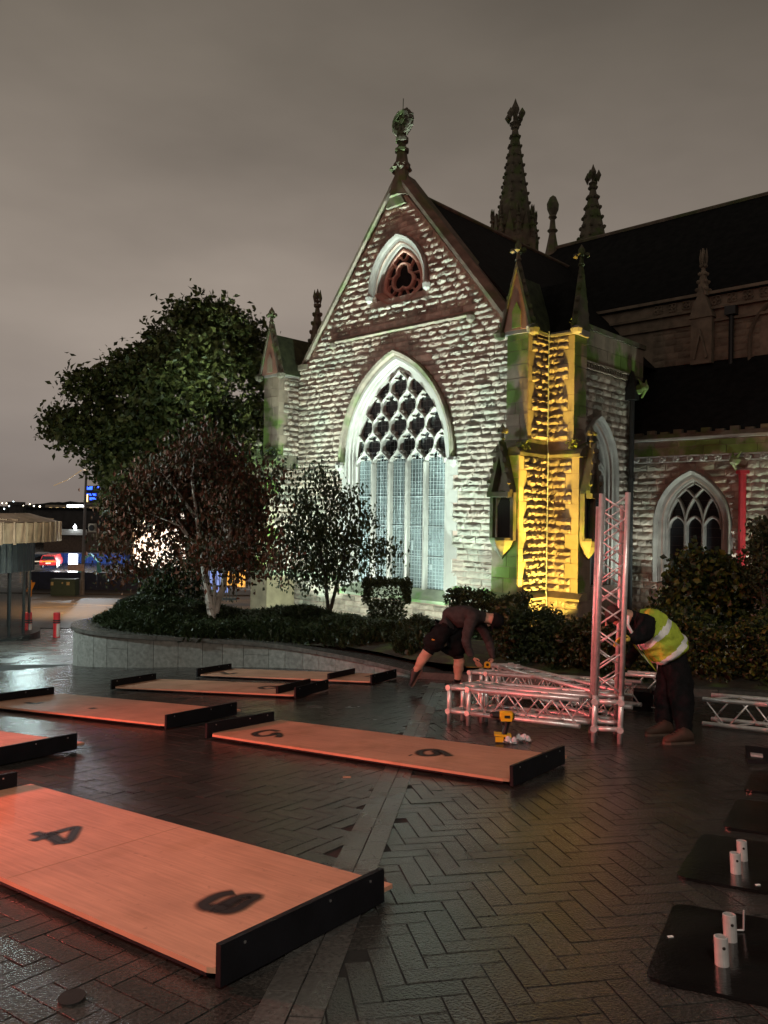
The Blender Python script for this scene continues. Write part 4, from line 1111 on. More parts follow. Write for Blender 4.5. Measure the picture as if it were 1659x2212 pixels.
# white litter on the bed edge
p = on_ground(925, 1452); mb = MB(); mb.box((-.35, -.09, 0), (.35, .09, .02)); o = mb.build('pale_slab', M['planter'], None, loc=p + Vector((0, .1, .02)), rz=-.2)
tag(o, 'pale wet stone slab lying at the bed edge behind the bending worker', 'slab')
# bed surface
mb = MB(); NX, NY = 44, 34
def bed_z(x, y):
    e = 12.62 - .68 * (x - .62) if x > -1.2 else 15.0
    if x < -6.4: e = 16.0
    if x > -1.2: e = min(e, 15.0)
    t_ = y - e
    base = -2.52 if x < .6 else -2.42 + .01 * (x - .6)
    rise = .13 * math.sin(clamp(t_ / 4.6, 0, 1) * PI) if x < 1.5 else .18 * math.sin(clamp(t_ / 4, 0, 1) * PI)
    return base + rise - .98 * clamp((t_ - 2.6) / 3.4, 0, 1) + .07 * math.sin(x * 1.7 + y) * clamp(t_, 0, 1)
bx = np.linspace(-6.25, 16, NX); by = np.linspace(0, 1, NY)
for tt in by:
    for x in bx:
        if x > .6: e = 12.62 - .68 * (x - .62) + .08
        else:
            e = np.interp(x, [-9.5, -6.3, -6.0, -5.5, -4.66, -3.38, -2.01, -.63, .35, .6], [19.5, 16.8, 15.8, 15.3, 15.1, 15.1, 14.9, 14.1, 13.25, 12.9])
        y = e + (34 - e) * tt ** 1.5
        mb.v.append((x, y, bed_z(x, y)))
for j in range(NY - 1):
    for i in range(NX - 1):
        q = mb.v[(j + 1) * NX + i]
        if q[0] < -4.6 and q[1] > 18.2 + (q[0] + 4.9) * .95: continue
        mb.f.append((j * NX + i, j * NX + i + 1, (j + 1) * NX + i + 1, (j + 1) * NX + i)); mb.mi.append(0)
bed = tag(mb.build('planting_bed', M['soil'], smooth=True), kind='structure')

# ================================================================== NUMBERED BOARDS
def board(label, p0, p1, width, strip=None, lean=0.0, left=True, right=True, strokes=None, stroke_w=.03):
    """p0 near right corner, p1 near left corner on the ground; the board runs from one to the other and width metres back"""
    p0, p1 = Vector(p0), Vector(p1)
    ax = (p1 - p0); Ln = ax.length; ax.normalize()
    up = NRM.copy(); ax = (ax - up * ax.dot(up)).normalized(); ay = ax.cross(up) * -1
    if ay.y < 0: ay = -ay
    t_ = thing('stage_board', label, 'board', p0, 0, 'numbered plywood boards with black end strips')
    Rm = Matrix((ax, ay, up)).transposed().to_4x4()
    t_.matrix_world = Matrix.Translation(p0) @ Rm
    h0, h1 = .032, .052
    mb = MB()
    c = .06; poly = [(.0, c), (c * .3, c * .3), (c, .0), (Ln - c, 0), (Ln, c), (Ln, width), (0, width)]
    mb.prism([(x, y, h0) for x, y in poly], (0, 0, h1 - h0))
    mb.build('plywood_sheet', [M['ply']], t_)
    mb = MB(); mb.box((.06, -.001, .020), (Ln - .06, .02, .0315)); mb.box((.3, .15, .0), (.36, width - .15, .0319)); mb.box((Ln - .36, .15, .0), (Ln - .3, width - .15, .0319)); mb.box((Ln / 2 - .03, .15, 0), (Ln / 2 + .03, width - .15, .0319))
    mb.build('batten', M['black_paint'], t_)
    mb = MB(); mb.box((Ln * .47, .01, h1 - .001), (Ln * .47 + .004, width - .01, h1 + .0006)); mb.build('sheet_joint', mat('ply_joint', (.34, .20, .12), .8, .1, 3, 0) if 'plyj' not in M else M['plyj'], t_)
    for side in ((0,) if left is None else (0, 1)):
        x = -.029 if side == 0 else Ln + .003
        mb = MB(); mb.box((x, -.012, .010), (x + .026, width - .10, .152)); e = mb.build('end_strip', M['black_paint'], t_)
        mb = MB()
        for q in (.10, width * .55, width - .2): mb.tube([(x - .003, q, .125), (x + .001, q, .125)], .006, 6)
        mb.build('screw', M['screw'], e)
    if strip: 
        mb = MB(); mb.box((strip[0], .03, h1), (strip[0] + .035, width - .1, h1 + strip[1])); mb.build('loose_batten', M['black_paint'], t_)
    if strokes:
        inv = t_.matrix_world.inverted()
        for kk, (pts, w_) in enumerate(strokes):
            vs, fs, al = [], [], []
            loc = []
            for px, py in pts:
                r_ = ray(px, py); q0 = inv @ Vector((0, 0, 0)); q1 = inv @ r_
                d_ = q1 - q0; loc.append((q0 + d_ * ((h1 + .0012 + kk * .0004 - q0.z) / d_.z)))
            loc = smooth_path([(q.x, q.y) for q in loc], 5) if len(loc) > 1 else loc
            z_ = h1 + .0012 + kk * .0004; m0 = len(vs); nn_ = len(loc)
            for i, p in enumerate(loc):
                a, b = loc[max(i - 1, 0)], loc[min(i + 1, nn_ - 1)]; d = b - a; d = d / max(np.hypot(*d), 1e-6); n2 = np.array((-d[1], d[0]))
                for o_, al_ in ((-1.9, 0), (-.8, .8), (0, 1), (.8, .8), (1.9, 0)):
                    q = p + n2 * w_ * o_; vs.append((q[0], q[1], z_)); al.append(al_ * (1 if 0 < i < nn_ - 1 else .35))
            for i in range(nn_ - 1):
                for k in range(4): fs.append((m0 + i * 5 + k, m0 + i * 5 + k + 1, m0 + (i + 1) * 5 + k + 1, m0 + (i + 1) * 5 + k))
            me = bpy.data.meshes.new('painted_number'); me.from_pydata(vs, [], fs); me.materials.append(M['spray'])
            at_ = me.attributes.new('spray', 'FLOAT', 'POINT'); at_.data.foreach_set('value', al)
            link('painted_number', me, t_)
    return t_
M['plyj'] = mat('ply_joint', (.36, .22, .13), .8, .1, 3, 0)
G = on_ground
def pz(x, y): return Vector((x, y, gz(x, y)))
s4 = [([(72, 1798), (98, 1806), (120, 1816), (128, 1824)], .022), ([(68, 1817), (100, 1806), (135, 1794), (163, 1787), (162, 1795), (150, 1814), (138, 1819), (122, 1810), (104, 1797)], .022)]
s8 = [([(507, 1927), (475, 1933), (450, 1945), (440, 1954), (455, 1962), (490, 1950), (515, 1940)], .026), ([(462, 1962), (490, 1968), (515, 1960), (535, 1946), (552, 1936), (525, 1936), (505, 1944), (485, 1958)], .026),
      ([(470, 1957), (486, 1966)], .026)]
_a, _b, _c = G(470, 2102, .05), G(0, 1895, .052), G(862, 1914, .052)
_d = (_b - _a).normalized()
board('near plywood board sprayed 4 and 8 under red light', pz(_a.x, _a.y), pz(*(_a + _d * 3.2).xy), (_c - _a).length, strokes=s4 + s8)
s9 = [([(603, 1580), (585, 1577), (563, 1580), (550, 1585), (560, 1590), (585, 1588), (597, 1583), (604, 1588), (600, 1593)], .026)]
s6 = [([(972, 1634), (955, 1624), (935, 1619), (910, 1622), (908, 1629), (925, 1632), (945, 1629), (938, 1621)], .028), ([(884, 1631), (889, 1631.5)], .022)]
board('plywood board sprayed 9 and 6 lying in front of the truss', pz(.93, 5.50), pz(-1.66, 7.40), 1.0, strokes=s9 + s6)
se8 = [([(598, 1484), (580, 1482), (563, 1485), (570, 1488), (590, 1487), (602, 1486), (592, 1482)], .03), ([(300, 1467), (320, 1469), (335, 1465)], .03)]
board('plywood board sprayed 8 with a loose black batten near its right end', pz(-1.16, 10.25), pz(-3.95, 11.30), 1.12, strip=(.26, .10), strokes=se8)
sf = [([(478, 1452), (495, 1456), (510, 1453)], .035), ([(790, 1462), (805, 1459), (815, 1461), (800, 1464)], .03)]
board('farthest plywood board by the planter with a black batten across it', pz(-.17, 11.78), pz(-3.1, 13.0), 1.1, strip=(.72, .09), strokes=sf)
sd = [([(55, 1517), (75, 1520), (92, 1517)], .03), ([(195, 1529), (206, 1531)], .03)]
board('plywood board lying alone at the left between paving reflections', pz(-2.23, 7.95), pz(-5.0, 9.55), 1.18, strokes=sd)
board('plywood board cut by the left edge of view below the lone board', pz(-3.28, 6.02), pz(-6.1, 7.65), 1.15)

# ================================================================== TRUSS
R_C, R_B = .024, .0085
def tube_mesh(name, L_, rad, n=12):
    mb = MB(); mb.tube([(0, 0, 0), (0, 0, L_)], rad, n); me = mb.mesh(name, M['alu'], True)
    for p in me.polygons: p.use_smooth = len(p.vertices) == 4
    return me
def put_tube(name, a, b, rad, par, cache={}):
    a, b = Vector(a), Vector(b); d = b - a; key = (round(d.length, 3), rad, name)
    if key not in cache: cache[key] = tube_mesh(name, d.length, rad, 12 if rad > .015 else 7)
    o = bpy.data.objects.new(name, cache[key]); COL.objects.link(o); o.parent = par
    o.matrix_local = Matrix.Translation(a) @ d.to_track_quat('Z', 'Y').to_matrix().to_4x4(); return o
def node(par, p, ax, cache={}):
    if 'm' not in cache:
        mb = MB(); mb.tube([(0, 0, -.034), (0, 0, .034)], .031, 12)
        for k in range(4):
            a = PI / 4 + k * PI / 2; mb.tube([(.017 * math.cos(a), .017 * math.sin(a), -.037), (.017 * math.cos(a), .017 * math.sin(a), .037)], .006, 6)
        cache['m'] = mb.mesh('corner_node', M['alu'])
    o = bpy.data.objects.new('corner_node', cache['m']); COL.objects.link(o); o.parent = par
    o.matrix_local = Matrix.Translation(Vector(p)) @ Vector(ax).to_track_quat('Z', 'Y').to_matrix().to_4x4()
def lattice(par, o, ax, s1, s2, L_, W_, faces=(0, 1, 2, 3), step=None):
    """box lattice: four chords along ax from o, section W_ along s1 and s2, zig-zag braces on the faces"""
    o, ax, s1, s2 = Vector(o), Vector(ax), Vector(s1), Vector(s2)
    cor = [o, o + s1 * W_, o + s1 * W_ + s2 * W_, o + s2 * W_]
    for c in cor: put_tube('chord', c, c + ax * L_, R_C, par)
    n_ = max(2, round(L_ / (step or W_))); st = L_ / n_
    for f_ in faces:
        a, b = cor[f_], cor[(f_ + 1) % 4]
        for k in range(n_):
            p, q = (a, b) if (k + f_) % 2 else (b, a)
            put_tube('brace', p + ax * (k * st + .02), q + ax * ((k + 1) * st - .02), R_B, par)
    return cor
TA = Vector((.755, -.656, 0)); TA.z = GA * TA.x + GB * TA.y; TA.normalize()
TP = Vector((.656, .755, 0)); TP.z = GA * TP.x + GB * TP.y; TP.normalize()
ZU = Vector((0, 0, 1))
WD = .25
def lying(label, gp, L_, depth_n, cube=True, h=.13, ax=TA, pp=TP, post_up=0.0, right_posts=False):
    t_ = thing('lighting_truss', label, 'truss', gp, 0, 'aluminium lighting trusses')
    o = Vector((0, 0, h)); top = o + ZU * WD
    x0 = 0.0
    if cube:
        for a in (0, WD):
            for b_ in (0, WD):
                p = ax * a + pp * b_
                put_tube('post', p - ZU * .0, p + ZU * (h + WD + .02), R_C, t_)
                for z in (h, h + WD): node(t_, p + ZU * z - pp * .0, pp if b_ == 0 else pp)
        for z in (h, h + WD):
            for b_ in (0, WD): put_tube('chord', pp * b_ + ZU * z, ax * WD + pp * b_ + ZU * z, R_C, t_)
            for a in (0, WD): put_tube('chord', ax * a + ZU * z, ax * a + pp * WD + ZU * z, R_C, t_)
        x0 = WD
    lattice(t_, ax * x0 + o, ax, ZU, pp, L_ - x0, WD)
    if right_posts:
        for b_ in (0, WD):
            p = ax * (L_ - .03) + pp * b_
            put_tube('post', p, p + ZU * (h + WD + .16), R_C, t_); node(t_, p + ZU * (h + WD * .5), pp)
    return t_
gA = on_ground(970, 1562)
lying('front truss on stub legs running from the square end to the upright tower', gA, 1.52, 4)
lying('second truss lying tight behind the front one', gA + TP * .33 + TA * .0, 1.62, 4)
gC = on_ground(1016, 1449, .40); gC.z -= .40
lying('third truss lying behind, under the tape measure', gC, 2.15, 4)
gD = on_ground(1066, 1437, .40); gD.z -= .40
_p = on_ground(1290, 1496, .40); _p.z -= .40; aD = _p - gD; lD = aD.length; aD.normalize()
lying('rearmost slanting truss below the hedge, tapering towards the tower', gD, lD, 4, True, .15, aD, Vector((-aD.y, aD.x, 0)).normalized())
gE = on_ground(1338, 1522)
lying('short truss end with two upright pegs between the tower and the vest worker', gE, .52, 4, False, .13, TA, TP, right_posts=True)
tw = on_ground(1282, 1604)
t_ = thing('lighting_truss', 'upright truss tower standing on end, lit pink along its left edges', 'truss', tw, 0, 'aluminium lighting trusses')
lean = Vector((.020, 0, 1)).normalized(); TX = Vector((.95, -.31, 0)); TY = Vector((.31, .95, 0)); WT = .232
TX.z = GA * TX.x + GB * TX.y; TX.normalize()
for a in (0, WT):
    for b_ in (0, WD): put_tube('post', TX * a + TY * b_, TX * a + TY * b_ + lean * .44, R_C, t_)
for z in (.13, .38):
    for a in (0, WT): put_tube('chord', TX * a + lean * z, TX * a + TY * WD + lean * z, R_C, t_)
    for b_ in (0, WD): put_tube('chord', TY * b_ + lean * z, TX * WT + TY * b_ + lean * z, R_C, t_)
    for a in (0, WT): node(t_, TX * a + lean * z, TY)
Ht = (at(1293, 1066, tw.y).z - tw.z)
lattice(t_, lean * .44, lean, TX, TY, Ht - .44, WT, (0, 1, 2, 3), .21)
tw2 = tw + TY * .52 - TX * .05
t2 = thing('lighting_truss', 'second shorter truss tower standing behind the front tower', 'truss', tw2, 0, 'aluminium lighting trusses')
lattice(t2, Vector((0, 0, gz(tw2.x, tw2.y) - tw2.z)), lean, TX, TY, at(1283, 1094, tw2.y).z - gz(tw2.x, tw2.y), WT, (0, 1, 2, 3), .21)
gR = on_ground(1518, 1570)
aR = (on_ground(1700, 1590) - gR).normalized()
t3 = thing('lighting_truss', 'single truss lying on the paving beside the hedge, cut by the right edge', 'truss', gR, 0, 'aluminium lighting trusses')
pR = Vector((-aR.y, aR.x, 0)).normalized()
lattice(t3, ZU * .035, aR, ZU, pR, 1.9, WD)
# ================================================================== BASE PLATES
def baseplate(label, c0, c1, couplers, wd=.86):
    c0, c1 = Vector(c0), Vector(c1); ay = (c1 - c0); S = ay.length; ay.normalize(); ax = Vector((ay.y, -ay.x, 0)); ax.z = GA * ax.x + GB * ax.y; ax.normalize()
    t_ = thing('base_plate', label, 'base plate', c0, 0, 'black steel base plates')
    up = NRM; t_.matrix_world = Matrix.Translation(c0) @ Matrix((ax, up.cross(ax), up)).transposed().to_4x4()
    mb = MB(); c = .05
    poly = [(0, c), (.015, .015), (c, 0), (wd - c, 0), (wd, c), (wd, S - c), (wd - c, S), (c, S), (.015, S - .015), (0, S - c)]
    mb.prism([(x, y, .002) for x, y in poly], (0, 0, .012)); mb.build('steel_plate', M['plate'], t_)
    inv = t_.matrix_world.inverted()
    for px, py, h in couplers:
        q = inv @ on_ground(px, py, .014)
        mb = MB(); mb.lathe([(.025, .0), (.025, h), (.0215, h + .002), (.0215, .01)], 18, (q.x, q.y, .014)); cp = mb.build('coupler', M['alu'], t_, smooth=False)
        mb = MB(); mb.tube([(q.x - .0262, q.y - .004, .014 + h * .78), (q.x - .02, q.y, .014 + h * .78)], .007, 8); mb.tube([(q.x + .012, q.y - .0235, .014 + h * .68), (q.x + .008, q.y - .018, .014 + h * .68)], .006, 8); mb.build('pin_hole', M['void'], cp)
    return t_
baseplate('nearest black base plate with two silver couplers and a small bracket', pz(.95, 2.74), pz(1.30, 3.40), [(1560, 2084, .098), (1578, 2032, .098)])
baseplate('second black base plate from the front with two silver couplers', pz(1.43, 3.72), pz(1.83, 4.38), [(1590, 1886, .094), (1604, 1858, .094)])
baseplate('bare black base plate below the small square plate pair', pz(2.0, 4.5), pz(2.36, 5.1), [])
baseplate('bare black base plate cut by the right edge, farther back', pz(2.52, 5.34), pz(2.88, 5.96), [])
p = on_ground(1606, 2020); mb = MB(); mb.tube([(0, 0, .02), (0, 0, .10)], .004, 5); mb.tube([(-.03, 0, .02), (0, 0, .02)], .004, 5); o = mb.build('bracket', M['alu'], None, loc=p); tag(o, 'thin metal bracket beside the coupler on the nearest base plate', 'bracket')
p = on_ground(1614, 1648); mb = MB(); mb.box((0, 0, 0), (.5, .42, .03)); o = mb.build('flight_case_lid', M['black_paint'], None, loc=p, rz=-.4)
mb = MB(); mb.box((.03, .1, .03), (.12, .16, .045)); mb.build('latch', M['alu'], o); tag(o, 'flat black case with a metal latch at the right edge', 'case')
for px, py, cat_ in ((1448, 2024, 'white'), (1637, 1912, 'white')):
    p = on_ground(px, py, .015); mb = MB(); mb.obox((0, 0, .002), (.011, .002, 0), (-.001, .005, 0), (0, 0, .0015)); o = mb.build('paper_scrap', M['white_p'], None, loc=p)
    tag(o, 'tiny white scrap on the nearest base plate' if px < 1500 else 'tiny white scrap on the second base plate', 'scrap')
p = on_ground(624, 1530 + 0); p = on_ground(931, 1756 - 0) if False else on_ground(1254 * .28 + 398 - 0, 547 * .28 + 1526)
mb = MB(); mb.box((-.03, -.012, 0), (.03, .012, .006)); o = mb.build('wood_chip', M['ply'], None, loc=p); tag(o, 'small pale wood chip on the paving beside the sett band', 'wood chip')

# ================================================================== DRILL, PLASTIC, DARK BOX
gd = on_ground(1087, 1604)
dr = thing('cordless_drill', 'yellow and black cordless drill standing on its battery before the truss', 'drill', gd, -.1)
mb = MB(); mb.obox((0, 0, .028), (.058, 0, 0), (0, .036, 0), (0, 0, .026)); mb.build('battery', M['black_plastic'], dr)
mb = MB(); mb.obox((-.005, 0, .057), (.062, 0, -.004), (0, .039, 0), (0, 0, .006)); mb.obox((-.03, -.038, .03), (.03, 0, .0), (0, .002, 0), (0, 0, .018)); mb.build('battery_cover', M['yellow'], dr)
mb = MB(); mb.tube([(.005, 0, .055), (.02, 0, .11), (.032, 0, .165)], [.021, .019, .022], 8); mb.tube([(-.004, 0, .125), (-.006, 0, .15)], .008, 6); mb.build('grip', M['black_plastic'], dr)
mb = MB(); mb.tube([(.07, 0, .19), (.06, 0, .19), (.0, 0, .195), (-.03, 0, .195)], [.025, .033, .034, .03], 10); mb.obox((.02, 0, .19), (.04, 0, 0), (0, .034, 0), (0, 0, .030)); mb.build('motor_housing', M['yellow'], dr)
mb = MB(); mb.tube([(-.03, 0, .195), (-.045, 0, .195), (-.085, 0, .196), (-.10, 0, .196)], [.028, .026, .022, .012], 10); mb.tube([(.071, 0, .19), (.08, 0, .19)], [.03, .02], 8); mb.obox((.025, -.0355, .192), (.02, 0, 0), (0, .001, 0), (0, 0, .010)); mb.build('chuck', M['black_plastic'], dr)
mb = MB(); mb.tube([(-.10, 0, .196), (-.15, 0, .197)], .004, 6); mb.build('drill_bit', M['screw'], dr)
dr.scale = (1.25, 1.25, 1.3)
r = random.Random(12)
def plastic(label, px, py, sc):
    p = on_ground(px, py); t_ = thing('clear_bag', label, 'plastic bag', p, 0, 'clear bags of metal clips')
    mb = MB()
    for k in range(6):
        c = Vector((r.uniform(-.05, .05), r.uniform(-.03, .03), .02 + r.uniform(0, .03))) * sc
        mb.lathe([(.004, -.03), (.026 + .01 * r.random(), -.012), (.024, .012), (.006, .03)], 7, c, rot=r.random())
    mb.build('crumpled_film', M['clear'], t_)
    for k in range(5):
        c = Vector((r.uniform(-.05, .06), r.uniform(-.04, .02), .014)) * sc; d = Vector((r.uniform(-1, 1), r.uniform(-1, 1), .4)).normalized() * .028
        mb = MB(); mb.tube([c - d, c + d], .006, 7); mb.build('metal_pin', M['screw'], t_)
plastic('crumpled clear bag of pins leaning against the drill battery', 1100, 1607, 1.0)
plastic('crumpled clear bag with metal clips to the right of the drill', 1135, 1603, 1.2)
p = on_ground(1387, 1535); mb = MB(); mb.box((-.1, 0, 0), (.12, .2, .22)); mb.obox((.3, .1, .16), (.2, 0, -.07), (0, .12, 0), (.01, 0, .02)); o = mb.build('open_case', M['black_paint'], None, loc=p, rz=-.3)
mb = MB(); mb.tube([(.1, -.01, .05), (.45, -.02, .04)], .006, 5); mb.build('metal_edge', M['alu'], o); tag(o, 'open black tool case behind the standing worker', 'tool case')

# ================================================================== LEAVES
def rand_rot(n):
    q = rng.normal(size=(n, 4)); q /= np.linalg.norm(q, axis=1)[:, None]
    w, x, y, z = q.T
    return np.stack([np.stack([1 - 2 * (y * y + z * z), 2 * (x * y - z * w), 2 * (x * z + y * w)], 1),
                     np.stack([2 * (x * y + z * w), 1 - 2 * (x * x + z * z), 2 * (y * z - x * w)], 1),
                     np.stack([2 * (x * z - y * w), 2 * (y * z + x * w), 1 - 2 * (x * x + y * y)], 1)], 1)
def leaves(name, P, size, m_, parent, asp=.62, hang=0.0):
    n = len(P); s = size * (.65 + .7 * rng.random(n))
    shp = np.array([[0, -.5, 0], [asp / 2, -.05, .10], [0, .5, 0], [-asp / 2, -.05, .10]])
    Rm = rand_rot(n)
    if hang:                                       # tilt the tips down
        k = rng.random(n) < hang; a = rng.random(n) * 2 * PI; c, s_ = np.cos(a), np.sin(a); zt = np.zeros(n)
        H = np.stack([np.stack([c, zt, -s_], 1), np.stack([s_, zt, c], 1), np.stack([zt, -np.ones(n), zt], 1)], 1)
        Rm[k] = H[k]
    V = np.einsum('nij,kj->nki', Rm, shp) * s[:, None, None] + P[:, None, :]
    Q = np.arange(4 * n).reshape(n, 4)
    me = arr_mesh(name, V.reshape(-1, 3), Q, m_)
    return link(name, me, parent)
def blob_points(clumps, n, shell=.55, sub=None):
    """points in ellipsoids (centre, rx, ry, rz); sub > 0 gathers them in sprays"""
    vol = np.array([c[1] * c[2] * c[3] for c in clumps]) ** .8; vol /= vol.sum()
    k = rng.choice(len(clumps), n, p=vol)
    C_ = np.array([c[0] for c in clumps]); Rr = np.array([c[1:4] for c in clumps])
    d = rng.normal(size=(n, 3)); d /= np.linalg.norm(d, axis=1)[:, None]
    r = shell + (1 - shell) * rng.random(n) ** .6
    r *= .86 + .28 * np.sin(d[:, 0] * 5 + k) * np.sin(d[:, 2] * 6 + 2 * k) + .06 * rng.normal(size=n)
    return C_[k] + d * r[:, None] * Rr[k]
def sprays(clumps, n_sprays, per, spread, shell=.5):
    c = blob_points(clumps, n_sprays, shell); P = np.repeat(c, per, 0)
    return P + rng.normal(size=P.shape) * spread
def px_clumps(lst, Y, base, ry=1.0, jitter=.8):
    out = []
    for px, py, rp in lst:
        p = at(px, py, Y + random.uniform(-jitter, jitter)) - base; rr = rp * Y / F
        out.append((np.array(p), rr, rr * ry, rr))
    return out
def limbs(root_px, tips, Y, base, r0, mb, mid=.45, fork=None):
    a = at(*root_px, Y) - base if not isinstance(root_px, Vector) else root_px
    for tx, ty in tips:
        b = at(tx, ty, Y + random.uniform(-.6, .6)) - base
        m_ = a.lerp(b, mid) + Vector((random.uniform(-.2, .2), random.uniform(-.2, .2), .2))
        mb.tube([a, m_, b], [r0, r0 * .6, r0 * .15], 6)

# big plane tree beyond the planter
TYY = 31.0
base = Vector((at(415, 1300, TYY).x, TYY, -3.9))
tree = thing('plane_tree', 'tallest dark green tree, standing left of the church behind the birches', 'tree', base)
CL = [(440, 695, 62), (395, 680, 38), (535, 735, 58), (490, 690, 40), (350, 735, 42), (325, 755, 30), (420, 790, 90), (540, 800, 60), (330, 820, 75), (215, 845, 58), (160, 830, 34), (270, 800, 50),
      (135, 905, 40), (108, 935, 26), (170, 930, 52), (240, 930, 75), (340, 930, 95), (450, 920, 95), (545, 900, 55), (560, 970, 45), (230, 1010, 45), (300, 1040, 70), (400, 1030, 85), (500, 1030, 80), (250, 1060, 40)]
cl_ = px_clumps(CL, TYY, base, 1.1, 1.0)
P = np.concatenate([sprays(cl_, 2500, 12, .26, .30), blob_points(cl_, 4500, .2)])
leaves('crown', P, .25, M['leaf_green'], tree)
mb = MB(); mb.tube([(0, 0, -.3), (.05, 0, 1.5), (-.1, 0, 3.6), (0, .1, 5.2)], [.36, .30, .25, .20], 9)
fk = Vector((0, .1, 5.0))
limbs(fk, [(430, 720), (520, 740), (340, 780), (180, 870), (250, 830), (140, 920), (560, 900), (480, 650), (400, 640), (540, 700)], TYY, base, .16, mb)
mb.build('trunk', M['bark'], tree)
# red-leaved birch with a white forked trunk
base = at(459, 1338, 16.2)
tree = thing('birch_tree', 'russet-leaved birch with a white forked trunk in the planter', 'tree', base)
CL = [(430, 955, 34), (395, 985, 44), (470, 1000, 60), (525, 1030, 50), (340, 1030, 55), (420, 1050, 80), (500, 1080, 75), (560, 1080, 50), (300, 1075, 50), (250, 1080, 34), (350, 1100, 60), (440, 1140, 70), (530, 1150, 60),
      (575, 1170, 40), (265, 1140, 40), (240, 1185, 32), (285, 1120, 40), (330, 1170, 34), (378, 1185, 34), (395, 1140, 28), (300, 1225, 34), (250, 1230, 30), (345, 1120, 40), (420, 1215, 36), (520, 1210, 55), (590, 1215, 36), (470, 1200, 40), (585, 1030, 30)]
cl_ = px_clumps(CL, 16.2, base, 1.0, .7)
P = np.concatenate([sprays(cl_, 1900, 8, .17, .2), blob_points(cl_, 2200, .1)]); leaves('crown', P, .10, M['leaf_red'], tree, .6, .5)
mb = MB()
def P2(px, py, dy=0): return at(px, py, 16.2 + dy) - base
mb.tube([P2(459, 1342), P2(452, 1290), P2(443, 1240), P2(436, 1200), P2(425, 1120), P2(415, 1010)], [.095, .085, .07, .055, .035, .012], 8)
mb.tube([P2(461, 1340, .1), P2(470, 1300, .1), P2(482, 1270, .1), P2(487, 1225), P2(495, 1150), P2(510, 1040)], [.085, .075, .07, .06, .04, .012], 8)
mb.tube([P2(462, 1310), P2(463, 1270), P2(462, 1235), P2(468, 1170)], [.03, .035, .03, .012], 6)
mb.build('trunk', M['birch'], tree)
mb = MB()
for a, tips in (((436, 1200), [(350, 1060), (300, 1100), (400, 1090)]), ((487, 1225), [(560, 1100), (590, 1200), (530, 1060)]), ((425, 1120), [(330, 1000), (430, 970)])): limbs(a, tips, 16.2, base, .03, mb)
mb.build('branches', M['birch'], tree)
# green shrub under it
base = at(355, 1290, 18.0); sh = thing('garden_shrub', 'rounded dark green shrub under the russet birch', 'shrub', base)
cl_ = px_clumps([(360, 1245, 50), (400, 1240, 40), (320, 1255, 32), (420, 1275, 30), (350, 1280, 45)], 18.0, base, 1, .3)
leaves('foliage', sprays(cl_, 260, 9, .11, .4), .11, M['leaf_hedge'], sh); mb = MB()
for k in range(4): mb.tube([(random.uniform(-.2, .2), 0, -.3), (random.uniform(-.4, .4), random.uniform(-.3, .3), .7)], [.03, .008], 5)
mb.build('stem', M['bark'], sh)
# small dark birch in front of the lit window
base = at(711, 1318, 18.5); base.z -= .12
tree = thing('birch_tree', 'small thin birch silhouetted against the lit great window', 'tree', base)
CL = [(690, 1030, 30), (715, 1060, 34), (640, 1070, 30), (735, 1100, 42), (665, 1110, 42), (790, 1125, 34), (620, 1130, 30), (700, 1150, 55), (760, 1160, 45), (825, 1180, 30), (640, 1180, 48), (710, 1200, 55), (790, 1200, 40), (845, 1195, 18),
      (650, 1235, 42), (610, 1225, 26), (740, 1240, 46), (805, 1240, 28), (690, 1255, 36), (620, 1265, 20), (660, 1020, 18), (600, 1060, 22), (610, 1020, 20), (765, 1075, 24)]
cl_ = px_clumps(CL, 18.5, base, .9, .5)
P = sprays(cl_, 800, 8, .15, .15); leaves('crown', P, .098, M['leaf_dark'], tree, .62, .6)
mb = MB()
def P2(px, py, dy=0): return at(px, py, 18.5 + dy) - base
mb.tube([P2(709, 1325), P2(706, 1280), P2(703, 1245), P2(690, 1180), P2(680, 1060)], [.05, .042, .038, .026, .008], 7)
mb.tube([P2(712, 1325), P2(722, 1285), P2(732, 1245), P2(745, 1190), P2(760, 1100)], [.05, .042, .036, .024, .008], 7)
for a, tips in (((703, 1245), [(640, 1120), (620, 1220), (660, 1060)]), ((732, 1245), [(830, 1190), (790, 1120), (800, 1240)]), ((690, 1180), [(720, 1050), (640, 1200)])): limbs(a, tips, 18.5, base, .016, mb)
mb.build('trunk', M['bark'], tree)
# clipped cube shrub and mounded ground cover
base = at(835, 1330, 18.0); sh = thing('clipped_shrub', 'small clipped box-shaped shrub before the great window sill', 'shrub', base)
def box_points(x0, x1, y0, y1, z0, z1, n, shell=True):
    P = rng.random((n, 3))
    if shell:
        f_ = rng.integers(0, 5, n); P[f_ == 0, 0] = rng.random((f_ == 0).sum()) * .12; P[f_ == 1, 0] = 1 - rng.random((f_ == 1).sum()) * .12
        P[f_ == 2, 1] = rng.random((f_ == 2).sum()) * .25; P[f_ >= 3, 2] = 1 - rng.random((f_ >= 3).sum()) * .18
    P = P * np.array([x1 - x0, y1 - y0, z1 - z0]) + np.array([x0, y0, z0]); return P + rng.normal(size=P.shape) * .03
def cpx(p): return p - base
a, b = at(787, 1252, 18) - base, at(884, 1300, 18) - base
leaves('foliage', np.concatenate([box_points(a.x, b.x, -.45, .45, b.z, a.z, 2600), box_points(a.x + .1, b.x - .1, -.3, .3, b.z - .7, b.z, 2000, False)]), .075, M['leaf_dark'], sh)
mb = MB()
for k in range(5): x = random.uniform(-.25, .25); mb.tube([(x * .4, 0, -.5), (x, random.uniform(-.2, .2), .5)], [.02, .006], 5)
mb.build('stem', M['bark'], sh)

